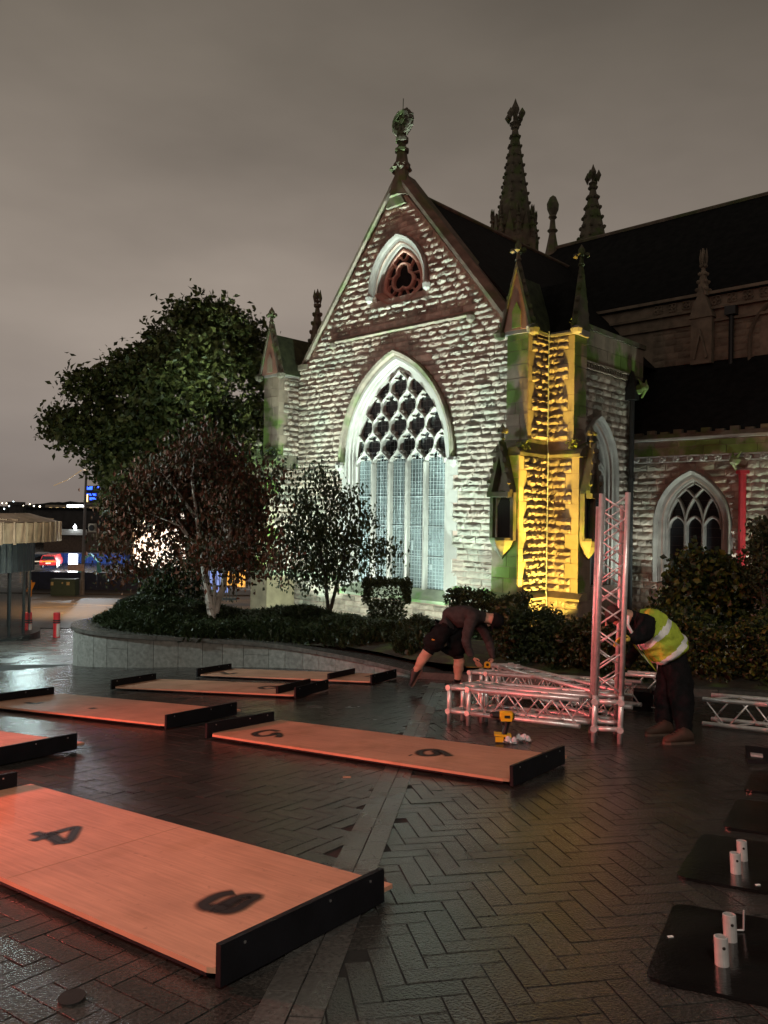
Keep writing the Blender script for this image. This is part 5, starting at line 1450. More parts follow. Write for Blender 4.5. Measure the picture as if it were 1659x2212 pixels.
def tufts(name, mounds, n, m_, blade=.16, w=.022):          # mounded ground cover made of fine blades
    P = []; k = 0
    for cx_, cy_, rx, ry, h in mounds:
        q = int(n * rx * ry / sum(m0[2] * m0[3] for m0 in mounds)); u = rng.random((q, 2)) * 2 - 1
        u = u[(u ** 2).sum(1) < 1]; r2 = (u ** 2).sum(1)
        x, y = cx_ + u[:, 0] * rx, cy_ + u[:, 1] * ry
        z = np.array([bed_z(a, b) for a, b in zip(x, y)]) + h * np.sqrt(1 - r2) * (.85 + .3 * np.sin(x * 3.1) * np.sin(y * 2.7)) - .04
        P.append(np.stack([x, y, z], 1))
    P = np.concatenate(P); n = len(P)
    a = rng.random(n) * 2 * PI; t_ = .25 + .6 * rng.random(n); L_ = blade * (.6 + .8 * rng.random(n))
    d = np.stack([np.cos(a) * np.sin(t_), np.sin(a) * np.sin(t_), np.cos(t_)], 1) * L_[:, None]; s = np.stack([-np.sin(a), np.cos(a), np.zeros(n)], 1) * w
    bend = np.stack([np.cos(a), np.sin(a), -.6 * np.ones(n)], 1) * (L_ * .3)[:, None]
    V = np.stack([P - s, P + s, P + d * .6 + s * .7, P + d * .6 - s * .7, P + d + bend], 1).reshape(-1, 3)
    i = np.arange(n)[:, None] * 5
    T = np.concatenate([i + [[0, 1, 2]], i + [[0, 2, 3]], i + [[3, 2, 4]]])
    me = arr_mesh(name, V, T, m_); return tag(link(name, me), kind='stuff')
mounds = [(-5.2, 16.3, .9, 1.0, .22), (-4.6, 17.0, 1.4, 1.4, .42), (-3.6, 16.4, 1.4, 1.3, .30), (-2.4, 16.4, 1.5, 1.3, .26), (-1.2, 16.0, 1.4, 1.3, .18), (0.0, 15.3, 1.2, 1.1, .14), (.7, 14.5, .6, .8, .30), (-.3, 14.7, .9, .7, .30),
          (-2.0, 15.5, 1.0, .7, .28), (-3.6, 15.5, 1.2, .7, .28), (-5.2, 15.7, .6, .5, .25), (-5.75, 16.4, .45, .7, .18), (-4.5, 15.4, .8, .5, .22), (-1.0, 15.1, .9, .6, .28), (.55, 13.7, .35, .5, .28)]
tufts('ground_cover_grass', mounds, 52000, M['grass'])
lawn = [(-2.8, 21.3, 2.6, 1.6, .02), (-.4, 20.2, 2.4, 1.6, .02), (1.9, 18.6, 2.0, 1.5, .02), (-4.6, 22.8, 2.0, 1.5, .02)]
tufts('lawn_grass', lawn, 12000, leaf_mat('lawn_blade', (.06, .11, .03), (.12, .2, .05)), .10, .014)
# hedges
def hedge(label, p, q, depth, top, m_, n, size=.07, foot=.35):
    p, q = Vector(p), Vector(q); d = (q - p); L_ = d.length; ang = math.atan2(d.y, d.x); t_ = thing('hedge', label, 'hedge', p, ang, 'hedges round the church bed')
    H = top - p.z; P = box_points(0, L_, 0, depth, foot * .3, H, n)
    P[:, 2] += .09 * np.sin(P[:, 0] * 4.1) * (P[:, 2] > H * .5) + .05 * np.sin(P[:, 0] * 9.0 + 1); P[:, 1] += .07 * np.sin(P[:, 0] * 5 + P[:, 2] * 4)
    k = rng.random(n) < .10; P[k, 2] += rng.random(k.sum()) * .13
    leaves('foliage', P, size, m_, t_)
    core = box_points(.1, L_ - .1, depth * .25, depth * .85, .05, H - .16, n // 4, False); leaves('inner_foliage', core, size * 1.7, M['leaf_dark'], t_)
    mb = MB(); x = .25
    while x < L_: mb.tube([(x, depth / 2, -.15), (x + random.uniform(-.1, .1), depth / 2, H * .7)], [.02, .008], 5); x += .4
    mb.build('stem', M['bark'], t_); return t_
e0 = Vector((1.1, 12.9, -2.5)); 
hedge('hedge behind the bending worker, dark with a greenish lit top', (1.72, 12.35, -2.42), (3.75, 10.95, -2.30), .9, at(1180, 1332, 12.2).z, M['leaf_hedge'], 9000)
hedge('yellow-green hedge behind the worker in the vest, at right', (3.65, 11.2, -2.30), (7.6, 8.5, -2.15), 1.0, at(1560, 1350, 10.6).z, M['leaf_yellow'], 13000)
hedge('low hedge in front of the church plinth beside the amber corner', (1.45, 18.0, -2.95), (2.95, 16.95, -2.95), .8, at(1030, 1290, 17.3).z, M['leaf_hedge'], 4500, .08)
hedge('back hedge rising in two steps at the far right', (6.0, 12.4, -2.3), (9.5, 10.0, -2.2), .8, at(1600, 1330, 12.6).z, M['leaf_yellow'], 6000)
base = at(1535, 1340, 14.2); base.z = -2.3; sh = thing('round_bush', 'big rounded leafy bush in front of the dark aisle window', 'bush', base)
cl_ = px_clumps([(1530, 1250, 72), (1500, 1235, 55), (1570, 1260, 60), (1470, 1280, 45), (1600, 1290, 45), (1535, 1310, 80), (1460, 1310, 40)], 14.2, base, 1.0, .2)
leaves('foliage', sprays(cl_, 620, 9, .09, .62), .12, M['leaf_yellow'], sh, .75)
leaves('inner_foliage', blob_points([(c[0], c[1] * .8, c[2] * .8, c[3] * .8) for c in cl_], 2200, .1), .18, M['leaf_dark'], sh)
mb = MB()
for k in range(6): mb.tube([(random.uniform(-.2, .2), 0, -.3), (random.uniform(-.7, .7), random.uniform(-.4, .4), 1.1)], [.03, .008], 5)
mb.build('stem', M['bark'], sh)
base = at(1660, 1330, 13.2); base.z = -2.2; sh = thing('tall_shrub', 'tall shrub with glinting leaves cut by the right edge', 'shrub', base)
cl_ = px_clumps([(1650, 1140, 28), (1670, 1165, 50), (1640, 1190, 26), (1665, 1230, 50), (1650, 1280, 40), (1690, 1200, 60)], 13.2, base, 1.0, .3)
leaves('foliage', sprays(cl_, 420, 8, .09, .4), .10, M['leaf_dark'], sh, .6)
mb = MB()
for k in range(5): mb.tube([(random.uniform(-.2, .2), 0, -.3), (random.uniform(-.5, .5), random.uniform(-.4, .4), 1.9)], [.03, .008], 5)
mb.build('stem', M['bark'], sh)
# weeds growing on the ledges
def weed(label, p, s, n=40, m_='moss'):
    o = thing('ledge_weed', label, 'weed', cw(*p), 0, 'weeds on the church ledges')
    P = np.abs(rng.normal(size=(n, 3))) * np.array([1, 1, 1.3]) * s * .5; P[:, :2] *= rng.choice([-1, 1], (n, 2)); leaves('sprig', P, s * .55, M[m_], o, .4)
weed('weed tuft on the lower ledge of the amber corner, at its left', (XC + .02, -1.2, 4.45), .17, 60)
weed('weed tuft on the lower ledge of the amber corner, at its right', (BX - .2, -.02, 4.50), .2, 70)
weed('small weed on the upper drip mould of the amber corner, at right', (BXU, -.05, 7.78), .13, 40)
weed('weed tuft on the set-off of the left buttress', (-4.85, -1.1, 4.7), .26, 90, 'leaf_hedge')
weed('weed sprig on the gablet of the left buttress', (-5.0, -1.0, 8.6), .12, 40)

# ================================================================== PEOPLE
def grow(name, joints, bones, mats, sub=2, root=0, fat=1.0, folds=0.0):
    """one continuous skinned body; joints: name -> (point, rx, ry); bones: (a, b, material index)"""
    names = list(joints); idx = {n_: i for i, n_ in enumerate(names)}
    me = bpy.data.meshes.new(name); me.from_pydata([joints[n_][0] for n_ in names], [(idx[a], idx[b]) for a, b, _ in bones], [])
    o = bpy.data.objects.new(name, me); COL.objects.link(o)
    o.modifiers.new('skin', 'SKIN')
    for i, n_ in enumerate(names):
        sv = me.skin_vertices[0].data[i]; sv.radius = (joints[n_][1] * fat, joints[n_][2] * fat); sv.use_root = (i == root)
    o.modifiers['skin'].use_smooth_shade = True; o.modifiers['skin'].branch_smoothing = .6
    ss = o.modifiers.new('sub', 'SUBSURF'); ss.levels = ss.render_levels = sub
    dg = bpy.context.evaluated_depsgraph_get(); dg.update()
    me2 = bpy.data.meshes.new_from_object(o.evaluated_get(dg)); bpy.data.objects.remove(o, do_unlink=True)
    me2.name = name; me2.materials.clear()
    for m_ in mats: me2.materials.append(m_)
    segs = [(Vector(joints[a][0]), Vector(joints[b][0]), k, min(joints[a][1], joints[b][1])) for a, b, k in bones]
    if folds:                                        # soft creases pressed into the cloth
        from mathutils import noise
        nr = [v.normal.copy() for v in me2.vertices]
        for v, n3 in zip(me2.vertices, nr):
            q = v.co; v.co = q + n3 * folds * (noise.noise(Vector((q.x * 7, q.y * 7, q.z * 13))) + .6 * noise.noise(Vector((q.x * 17 + 3, q.y * 17, q.z * 26))))
    for p in me2.polygons:
        c = p.center; best = None
        for a, b, k, rr in segs:
            d = b - a; t_ = clamp((c - a).dot(d) / max(d.length_squared, 1e-9), 0, 1); dist = (c - a - d * t_).length - rr * .5
            if best is None or dist < best[0]: best = (dist, k)
        p.material_index = best[1]; p.use_smooth = True
    return me2
def shell_of(me, test, grow_by, name, mats, matf=None):       # clothing: the chosen faces, pushed outward
    bm = bmesh.new(); bm.from_mesh(me)
    bmesh.ops.delete(bm, geom=[f for f in bm.faces if not test(f.calc_center_median())], context='FACES')
    bm.normal_update()
    for v in bm.verts: v.co += v.normal * grow_by
    if matf:
        for f in bm.faces: f.material_index = matf(f.calc_center_median())
    m2 = bpy.data.meshes.new(name); bm.to_mesh(m2); bm.free(); m2.materials.clear()
    for m_ in mats: m2.materials.append(m_)
    return m2
def hand(name, wrist, palm_dir, side, curl, m_, parent, s=1.0, spread=.22):
    """palm with four unequal bent fingers and a thumb; side: direction of the thumb"""
    w = Vector(wrist); d = Vector(palm_dir).normalized(); sd = (Vector(side) - d * Vector(side).dot(d)).normalized(); nn = d.cross(sd)
    cu = Vector(curl).normalized()
    J = {'w': (w, .026 * s, .020 * s), 'p': (w + d * .045 * s, .036 * s, .018 * s), 'k': (w + d * .082 * s, .038 * s, .016 * s)}
    B = [('w', 'p', 0), ('p', 'k', 0)]
    for i, (off, ln) in enumerate(((.030, .078), (.010, .086), (-.010, .080), (-.029, .064))):
        b0_ = w + d * .080 * s + sd * off * s; f1 = b0_ + (d * .75 + sd * off * spread * 8 * .3 + cu * .45).normalized() * ln * .42 * s
        f2 = f1 + (d * .35 + cu * .9).normalized() * ln * .34 * s; f3 = f2 + (d * .02 + cu).normalized() * ln * .26 * s
        for nm, p, r_ in (('a', b0_, .0095), ('b', f1, .0088), ('c', f2, .0080), ('d', f3, .0066)): J[f'{i}{nm}'] = (p, r_ * s, r_ * s)
        B += [('k', f'{i}a', 0), (f'{i}a', f'{i}b', 0), (f'{i}b', f'{i}c', 0), (f'{i}c', f'{i}d', 0)]
    t0 = w + d * .025 * s + sd * .028 * s; t1 = t0 + (d * .6 + sd * .7 + cu * .2).normalized() * .038 * s; t2 = t1 + (d * .8 + cu * .5).normalized() * .030 * s
    J['t0'] = (t0, .012 * s, .012 * s); J['t1'] = (t1, .0105 * s, .0105 * s); J['t2'] = (t2, .008 * s, .008 * s)
    B += [('p', 't0', 0), ('t0', 't1', 0), ('t1', 't2', 0)]
    return link(name, grow(name, J, B, [m_], 2), parent)
def boot(name, ankle, toe, up, m_, parent, L_=.28, sole=M['sole']):
    a, t_ = Vector(ankle), Vector(toe); d = (t_ - a); up = Vector(up).normalized(); d = (d - up * d.dot(up)).normalized(); sd = d.cross(up)
    g0 = a - up * .085
    mb = MB(); cur = []
    for f_, hw, hh in ((-.085, .028, .07), (-.06, .040, .10), (.0, .043, .125), (.05, .044, .105), (.10, .048, .075), (.15, .047, .058), (.19, .036, .045), (.205, .018, .032)):
        c = g0 + d * f_
        cur.append([c + sd * hw * x + up * (.022 + hh * z) for x, z in ((-1, 0), (-1, .5), (-.7, .9), (0, 1), (.7, .9), (1, .5), (1, 0))])
    mb.loft(cur, closed=True); mb.add(cur[0], [tuple(range(7))]); mb.add(cur[-1], [tuple(range(6, -1, -1))]); bt = mb.build(name, m_, parent, smooth=True)
    mb = MB(); pl = [(-.09, -.03), (-.06, -.042), (.05, -.046), (.1, -.05), (.16, -.047), (.208, -.02), (.208, .02), (.16, .047), (.1, .05), (.05, .046), (-.06, .042), (-.09, .03)]
    mb.prism([g0 + d * x + sd * y for x, y in pl], up * .022); mb.build('sole', sole, bt)
    mb = MB()
    for k in range(4): c = g0 + d * (.045 + k * .026) + up * (.135 - .016 * k); mb.tube([c - sd * .022, c + sd * .022], .004, 4)
    mb.build('laces', M['black_cloth'], bt); return bt

# ---- worker bending over the trusses
YW = 10.95
ox, oy, k_ = 862.6, 1280.7, .168
def w1(zx, zy, dy=0.0): return at(ox + k_ * zx, oy + k_ * zy, YW + dy)
root = w1(620, 400); foot0 = Vector((root.x, YW, gz(root.x, YW)))
per = thing('person', 'worker in grey sweater, black shorts and cap bending down to measure the truss', 'person', foot0, 0)
O = foot0
def J1(zx, zy, dy, r, r2=None): return (w1(zx, zy, dy) - O, r, r2 or r)
J = {'pel': J1(555, 415, .0, .175, .17), 'wai': J1(625, 345, .0, .185, .175), 'mid': J1(770, 285, .0, .190, .18), 'che': J1(925, 300, .0, .185, .175), 'nek0': J1(1050, 305, 0, .085), 'nek': J1(1110, 325, .02, .060), 'hed': J1(1185, 335, .03, .092, .085), 'top': J1(1255, 365, .03, .070, .08),
     'hipR': J1(545, 480, -.09, .105), 'kneR': J1(370, 745, -.12, .068), 'shiR': J1(300, 850, -.12, .066), 'ankR': J1(212, 1000, -.12, .040), 'heeR': J1(190, 1060, -.12, .036),
     'hipF': J1(660, 500, .10, .110), 'kneF': J1(765, 830, .10, .066), 'shiF': J1(770, 920, .11, .066), 'ankF': J1(748, 1090, .12, .042), 'heeF': J1(742, 1160, .12, .036),
     'shA': J1(930, 340, -.17, .080), 'elA': J1(852, 600, -.24, .054), 'foA': J1(880, 720, -.25, .050), 'wrA': J1(945, 835, -.26, .030),
     'shB': J1(1030, 370, .17, .078), 'elB': J1(1135, 590, .26, .054), 'foB': J1(1170, 700, .24, .049), 'wrB': J1(1215, 855, .16, .030)}
B = [('pel', 'wai', 1), ('wai', 'mid', 1), ('mid', 'che', 1), ('che', 'nek0', 1), ('nek0', 'nek', 0), ('nek', 'hed', 0), ('hed', 'top', 0),
     ('pel', 'hipR', 2), ('hipR', 'kneR', 2), ('kneR', 'shiR', 0), ('shiR', 'ankR', 0), ('ankR', 'heeR', 3), ('pel', 'hipF', 2), ('hipF', 'kneF', 2), ('kneF', 'shiF', 0), ('shiF', 'ankF', 0), ('ankF', 'heeF', 3),
     ('che', 'shA', 1), ('shA', 'elA', 1), ('elA', 'foA', 1), ('foA', 'wrA', 1), ('che', 'shB', 1), ('shB', 'elB', 1), ('elB', 'foB', 1), ('foB', 'wrB', 1)]
bm1 = grow('body', J, B, [M['skin'], M['shirt'], M['black_cloth'], M['black_cloth']], 3, fat=1.26, folds=.014)
link('body', bm1, per)
def near_seg(c, a, b):
    d = b - a; t_ = (c - a).dot(d) / d.length_squared; return t_, (c - a - d * clamp(t_, 0, 1)).length
# loose shorts over both thighs
sh_j = {'pel': (J['pel'][0] - Vector((0, 0, .03)), .172, .168), 'up': (J['wai'][0].lerp(J['pel'][0], .85) - Vector((0, 0, .03)), .160, .155), 'hR': (J['hipR'][0], .135, .135), 'kR': (J['hipR'][0].lerp(J['kneR'][0], .97), .118, .118), 'hF': (J['hipF'][0], .155, .155), 'kF': (J['hipF'][0].lerp(J['kneF'][0], .99), .125, .125)}
link('shorts', grow('shorts', sh_j, [('pel', 'up', 0), ('pel', 'hR', 0), ('hR', 'kR', 0), ('pel', 'hF', 0), ('hF', 'kF', 0)], [M['black_cloth']], 3, fat=1.28, folds=.02), per)
p = J1(445, 605, -.22, 0)[0]; mb = MB(); mb.obox(p - Vector((0, .02, 0)), (.03, 0, -.012), (0, .003, 0), (.004, 0, .008)); mb.build('orange_tag', M['orange_p'], per)
# cap / dark hair over the back of the head
hc = J['hed'][0].lerp(J['top'][0], .5); hd = (J['top'][0] - J['nek'][0]).normalized()
mb = MB(); mb.lathe([(.112, -.03), (.116, .03), (.108, .09), (.078, .135), (.03, .155), (.002, .158)], 14); me = mb.mesh('cap', M['black_cloth'], True)
o = link('cap', me, per); o.matrix_local = Matrix.Translation(hc - hd * .015) @ hd.to_track_quat('Z', 'Y').to_matrix().to_4x4()
fd = Vector((.25, -.25, -1)); fd = (fd - hd * fd.dot(hd)).normalized()
mb = MB(); c = hc + fd * .10 - hd * .02; sdv = hd.cross(fd)
mb.prism([c - sdv * .085, c - sdv * .06 + fd * .06, c + sdv * .06 + fd * .06, c + sdv * .085], hd * .012); mb.build('peak', M['black_cloth'], per)
mb = MB()                                   # face: nose, ear, brow and mouth
fc = J['hed'][0] + fd * .088
mb.tube([fc + hd * .012, fc - hd * .03 + fd * .022, fc - hd * .036], [.008, .013, .010], 6)
for s_ in (-1, 1): mb.lathe([(.004, -.028), (.016, -.012), (.017, .012), (.006, .028)], 8, J['hed'][0] + sdv * s_ * .092 - hd * .01)
mb.build('nose_and_ears', M['skin'], per, True)
mb = MB()
for s_ in (-1, 1): mb.lathe([(.002, -.006), (.009, 0), (.002, .006)], 8, fc + hd * .018 + sdv * s_ * .032)
mb.tube([fc - hd * .062 - sdv * .022 + fd * .002, fc - hd * .064 + fd * .006, fc - hd * .062 + sdv * .022 + fd * .002], .004, 5); mb.build('eyes_and_mouth', M['hair'], per)
hA = hand('hand', J['wrA'][0], Vector((.55, -.05, -.62)), (.5, -.5, .3), (.55, .25, -.6), M['skin'], per, 1.08)
hB = hand('hand', J['wrB'][0], Vector((-.55, -.25, -.45)), (-.5, -.3, .5), (-.35, -.2, -.8), M['skin'], per, 1.08)
boot('boot', J['ankR'][0] + Vector((-.02, 0, -.02)), J1(235, 1310, -.12, 0)[0], (-.86, 0, .5), M['boot'], per)
boot('boot', Vector((J['ankF'][0].x, J['ankF'][0].y, gz((J['ankF'][0] + O).x, (J['ankF'][0] + O).y) - O.z + .085)), J['ankF'][0] + Vector((.3, -.1, 0)), NRM, M['boot'], per)
tm = w1(1130, 920, -.02); tp = thing('tape_measure', 'yellow tape measure held over the truss by the bending worker', 'tape measure', tm)
mb = MB(); mb.tube([(0, -.025, 0), (0, .025, 0)], .042, 14); mb.box((-.04, -.024, -.042), (.04, .024, -.01)); mb.build('case', M['yellow'], tp)
mb = MB(); mb.tube([(0, -.0265, 0), (0, .0265, 0)], .022, 10); mb.build('side_label', M['black_plastic'], tp)
mb = MB(); mb.box((-.30, -.009, -.042), (-.03, .009, -.040)); mb.build('blade', M['yellow'], tp)

# ---- worker in the vest, stooping behind the tower
YV = 7.62
def w2(px, py, dy=0.0): return at(px, py, YV + dy)
O2 = Vector((w2(1462, 1600).x, YV - .3, gz(w2(1462, 1600).x, YV - .3)))
per2 = thing('person', 'worker in yellow high-visibility vest stooping to work behind the upright tower', 'person', O2, 0)
def J2(px, py, dy, r, r2=None): return (w2(px, py, dy) - O2, r, r2 or r)
J = {'pel': J2(1462, 1432, .0, .150, .145), 'wai': J2(1443, 1400, .0, .150, .145), 'mid': J2(1420, 1375, .0, .158, .15), 'che': J2(1393, 1350, .0, .160, .15), 'nek0': J2(1368, 1335, 0, .080), 'nek': J2(1350, 1330, 0, .060), 'hed': J2(1330, 1330, 0, .090, .09), 'jaw': J2(1318, 1342, 0, .068, .075),
     'hipN': J2(1470, 1450, -.10, .125), 'kneN': J2(1472, 1522, -.16, .095), 'ankN': J2(1478, 1585, -.30, .066), 'heeN': J2(1482, 1597, -.34, .042),
     'hipF': J2(1450, 1450, .10, .125), 'kneF': J2(1436, 1518, .06, .092), 'ankF': J2(1436, 1575, -.06, .064), 'heeF': J2(1440, 1584, -.08, .042),
     'shN': J2(1400, 1343, -.20, .098), 'elN': J2(1390, 1372, -.29, .078), 'wrN': J2(1362, 1383, -.36, .040),
     'shF': J2(1383, 1358, .19, .078), 'elF': J2(1372, 1405, .22, .058), 'wrF': J2(1352, 1440, .05, .034)}
B = [('pel', 'wai', 1), ('wai', 'mid', 1), ('mid', 'che', 1), ('che', 'nek0', 1), ('nek0', 'nek', 0), ('nek', 'hed', 0), ('hed', 'jaw', 0),
     ('pel', 'hipN', 2), ('hipN', 'kneN', 2), ('kneN', 'ankN', 2), ('ankN', 'heeN', 2), ('pel', 'hipF', 2), ('hipF', 'kneF', 2), ('kneF', 'ankF', 2), ('ankF', 'heeF', 2),
     ('che', 'shN', 1), ('shN', 'elN', 1), ('elN', 'wrN', 1), ('che', 'shF', 1), ('shF', 'elF', 1), ('elF', 'wrF', 1)]
bm2 = grow('body', J, B, [M['skin'], M['black_cloth'], M['navy_cloth']], 3, fat=1.22, folds=.014)
link('body', bm2, per2)
ta, tb = J['nek0'][0], J['pel'][0]; TD = (tb - ta)
vj = {'a': (ta.lerp(tb, .13), .150, .145), 'b': (J['che'][0], .182, .172), 'c': (J['mid'][0], .186, .176), 'd': (J['wai'][0], .186, .174), 'e': (J['wai'][0].lerp(J['pel'][0], .55), .190, .176)}
vm = grow('vest', vj, [('a', 'b', 0), ('b', 'c', 0), ('c', 'd', 0), ('d', 'e', 0)], [M['hiviz'], M['reflect']], 4, fat=1.3, folds=.022)
for p_ in vm.polygons:
    t_ = (p_.center - ta).dot(TD) / TD.length_squared
    p_.material_index = 1 if (.33 < t_ < .43 or .70 < t_ < .80) else 0
link('vest', vm, per2)
mb = MB(); q = J['che'][0]; z0 = J2(1362, 1338, -.1, 0)[0]
mb.tube([J2(1357, 1330, -.13, 0)[0], J2(1356, 1350, -.15, 0)[0], J2(1366, 1368, -.16, 0)[0]], [.014, .018, .016], 5); mb.build('shoulder_strap', M['reflect'], per2)
mb = MB(); a, b = J2(1364, 1386, -.10, 0)[0], J2(1412, 1440, -.06, 0)[0]   # open front flap hanging down
n_ = Vector((.05, -.1, 0)); mb.loft([[a + (b - a) * t_ + Vector((0, -.02 * k, 0)) + Vector((.03, 0, -.055)) * k for k in (-1, 0, 1)] for t_ in (0, .25, .38, .55, .68, .85, 1)])
mb.mi = [0, 0, 1, 1, 0, 0, 1, 1, 0, 0, 0, 0]; mb.build('vest_flap', [M['hiviz'], M['reflect']], per2)
hv = (J['jaw'][0] - J['nek'][0]).normalized()
mb = MB(); mb.lathe([(.096, -.05), (.104, .0), (.098, .05), (.07, .085), (.02, .10), (.002, .1)], 14); o = link('hair', mb.mesh('hair', M['hair'], True), per2)
upv = Vector((-.35, .1, 1)).normalized(); o.matrix_local = Matrix.Translation(J['hed'][0] + upv * .012) @ upv.to_track_quat('Z', 'Y').to_matrix().to_4x4()
fdir = Vector((-.80, -.35, -.5)).normalized(); fc = J['hed'][0].lerp(J['jaw'][0], .5) + fdir * .082; sdv = fdir.cross(upv).normalized(); hu = sdv.cross(fdir)
mb = MB(); mb.tube([fc + hu * .02, fc - hu * .015 + fdir * .022, fc - hu * .022], [.008, .014, .010], 6)
for s_ in (-1, 1): mb.lathe([(.004, -.028), (.016, -.012), (.017, .012), (.006, .028)], 8, J['hed'][0] + sdv * s_ * .09 - hu * .01)
mb.build('nose_and_ears', M['skin'], per2, True)
mb = MB()
for s_ in (-1, 1): mb.lathe([(.002, -.006), (.009, 0), (.002, .006)], 8, fc + hu * .03 + sdv * s_ * .032)
mb.tube([fc - hu * .05 - sdv * .022, fc - hu * .052 + fdir * .004, fc - hu * .05 + sdv * .022], .004, 5); mb.build('eyes_and_mouth', M['hair'], per2)
hand('glove', J['wrN'][0], Vector((-1, -.15, .05)), (0, -.5, .8), (-.4, .25, -.8), M['glove'], per2, 1.12)
hand('glove', J['wrF'][0], Vector((-.7, .0, -.7)), (-.3, -.5, .8), (-.5, 0, -.8), M['glove'], per2, 1.1)
def foot2(px, py, dirx, nm='shoe'):
    g_ = on_ground(px, py); boot('shoe', g_ - O2 + NRM * .085, g_ - O2 + Vector((dirx, -.06, 0)), NRM, M['tan_boot'], per2)
foot2(1478, 1606, -.3); foot2(1437, 1588, -.3)

# ================================================================== LEFT SIDE: KIOSK, ROAD, MARKET YARD, CITY
K0 = pz(-12.6, 24.8)
kio = thing('kiosk', 'glass kiosk with overhanging curved copper roof and dark ribbed fascia', 'kiosk', K0)
def KP(px, py, Y): return at(px, py, Y) - K0
# plan: rounded end towards the right
def plan(rx, ry, cx_, cy_, n=20):
    return [(cx_ + rx * math.cos(a), cy_ + ry * math.sin(a)) for a in [-PI / 2 + PI * i / n for i in range(n + 1)]] + [(cx_ - 8, cy_ + ry), (cx_ - 8, cy_ - ry)]
def ztop(py, Y=25.0): return at(40, py, Y).z - K0.z
tilt = -.028
def ring(rx, ry, z, cx_=0.0, cy_=0.0): return [(x, y, z + tilt * -x * .6) for x, y in plan(rx, ry, cx_, cy_)]
body_c = (at(-30, 1300, 25).x - K0.x, .6)
ex_ = at(138, 1140, 25).x - K0.x; bx_ = at(78, 1200, 25).x - K0.x; gx_ = at(62, 1350, 25).x - K0.x
mb = MB(); cx_ = ex_ - 2.75
r0_, r1_ = ring(2.15, 2.5, ztop(1172), cx_, .6), ring(2.2, 2.6, ztop(1130), cx_, .6)
mb.loft([r0_, r1_]); mb.add(r0_, [tuple(range(len(r0_)))])
roof = mb.build('roof_edge', M['copper'], kio)
mb = MB()
for i in range(0, 22):
    a = -PI / 2 + PI * i / 21
    c = Vector((cx_ + 2.21 * math.cos(a), .6 + 2.61 * math.sin(a), 0)); t0_ = Vector((-math.sin(a), math.cos(a), 0)) * .03
    zz = tilt * -c.x * .6
    mb.prism([c + t0_ + Vector((0, 0, ztop(1172) + zz)), c - t0_ + Vector((0, 0, ztop(1172) + zz)), c - t0_ + Vector((0, 0, ztop(1128) + zz)), c + t0_ + Vector((0, 0, ztop(1128) + zz))], Vector((math.cos(a), math.sin(a), 0)) * .05)
for k in range(14):
    a = cx_ - 3.0 + k * .4
    c = Vector((a, -2.62 + .6, 0)); zz = tilt * -c.x * .6; mb.box((a, -2.06, ztop(1172) + zz), (a + .05, -1.98, ztop(1128) + zz))
mb.build('standing_seam', M['copper'], roof)
mb = MB(); top = [(x, y, z + .02) for x, y, z in ring(2.2, 2.6, ztop(1130), cx_, .6)]
top2 = [(cx_ + (x - cx_) * .75 - .3, .6 + (y - .6) * .45, z + .28) for x, y, z in top]
mb.loft([top, top2]); mb.add(top2, [tuple(range(len(top2)))]); mb.build('roof_sheet', M['copper'], roof)
mb = MB()
for k in range(9):
    y = -1.7 + k * .5; mb.tube([(cx_ + 1.9 - abs(k - 4) * .1, y, ztop(1130) + .10 + tilt * -(cx_ + 2) * .6), (cx_ - 5, y, ztop(1130) + .34)], .03, 4)
mb.build('roof_seam', M['copper'], roof)
mb = MB(); c2 = bx_ - 1.95
a_, b_ = ring(1.5, 1.8, ztop(1236), c2, .6), ring(1.5, 1.8, ztop(1168), c2, .6); mb.loft([a_, b_]); fas = mb.build('fascia', M['ribs'], kio)
mb = MB()
for i in range(0, 26):
    a = -PI / 2 + PI * i / 25; c = Vector((c2 + 1.5 * math.cos(a), .6 + 1.8 * math.sin(a), 0)); mb.tube([c + Vector((0, 0, ztop(1236))), c + Vector((0, 0, ztop(1170)))], .022, 4)
for k in range(16): mb.tube([(c2 - k * .12, -1.2, ztop(1236)), (c2 - k * .12, -1.2, ztop(1170))], .022, 4)
mb.build('rib', M['ribs'], fas)
mb = MB(); c3 = gx_ - 1.6; a_, b_ = ring(1.22, 1.5, .12, c3, .6), ring(1.22, 1.5, ztop(1236), c3, .6); mb.loft([a_, b_]); mb.build('glass_wall', M['kglass'], kio)
for i in (0, 3, 7, 10, 13, 20):
    mb = MB(); a = -PI / 2 + PI * i / 20; c = Vector((c3 + 1.24 * math.cos(a), .6 + 1.52 * math.sin(a), 0)); mb.tube([c + Vector((0, 0, .1)), c + Vector((0, 0, ztop(1236)))], .05, 6); mb.build('mullion', M['iron'], kio)
mb = MB(); mb.box((c3 - 2, .4, .1), (c3 + .5, .5, 2.2)); mb.box((c3 - 2, -.2, .1), (c3 + .4, .3, .95)); mb.box((c3 - 2, .35, 1.4), (c3 + .5, .42, 1.9)); mb.box((c3 - .1, -.6, .1), (c3 + .35, -.3, 1.5)); mb.build('counter', M['kiosk_in'], kio)
mb = MB(); mb.box((c3 - .8, .30, 1.2), (c3 - .2, .345, 1.6)); mb.box((c3 + .1, .3, .5), (c3 + .4, .345, .75)); mb.build('lit_shelf', M['g_shop'], kio)
mb = MB(); mb.add(ring(1.6, 1.9, .12, c3, .6), [tuple(range(23))]); mb.loft([ring(1.6, 1.9, -.3, c3, .6), ring(1.6, 1.9, .12, c3, .6)]); mb.build('plinth', M['iron'], kio)
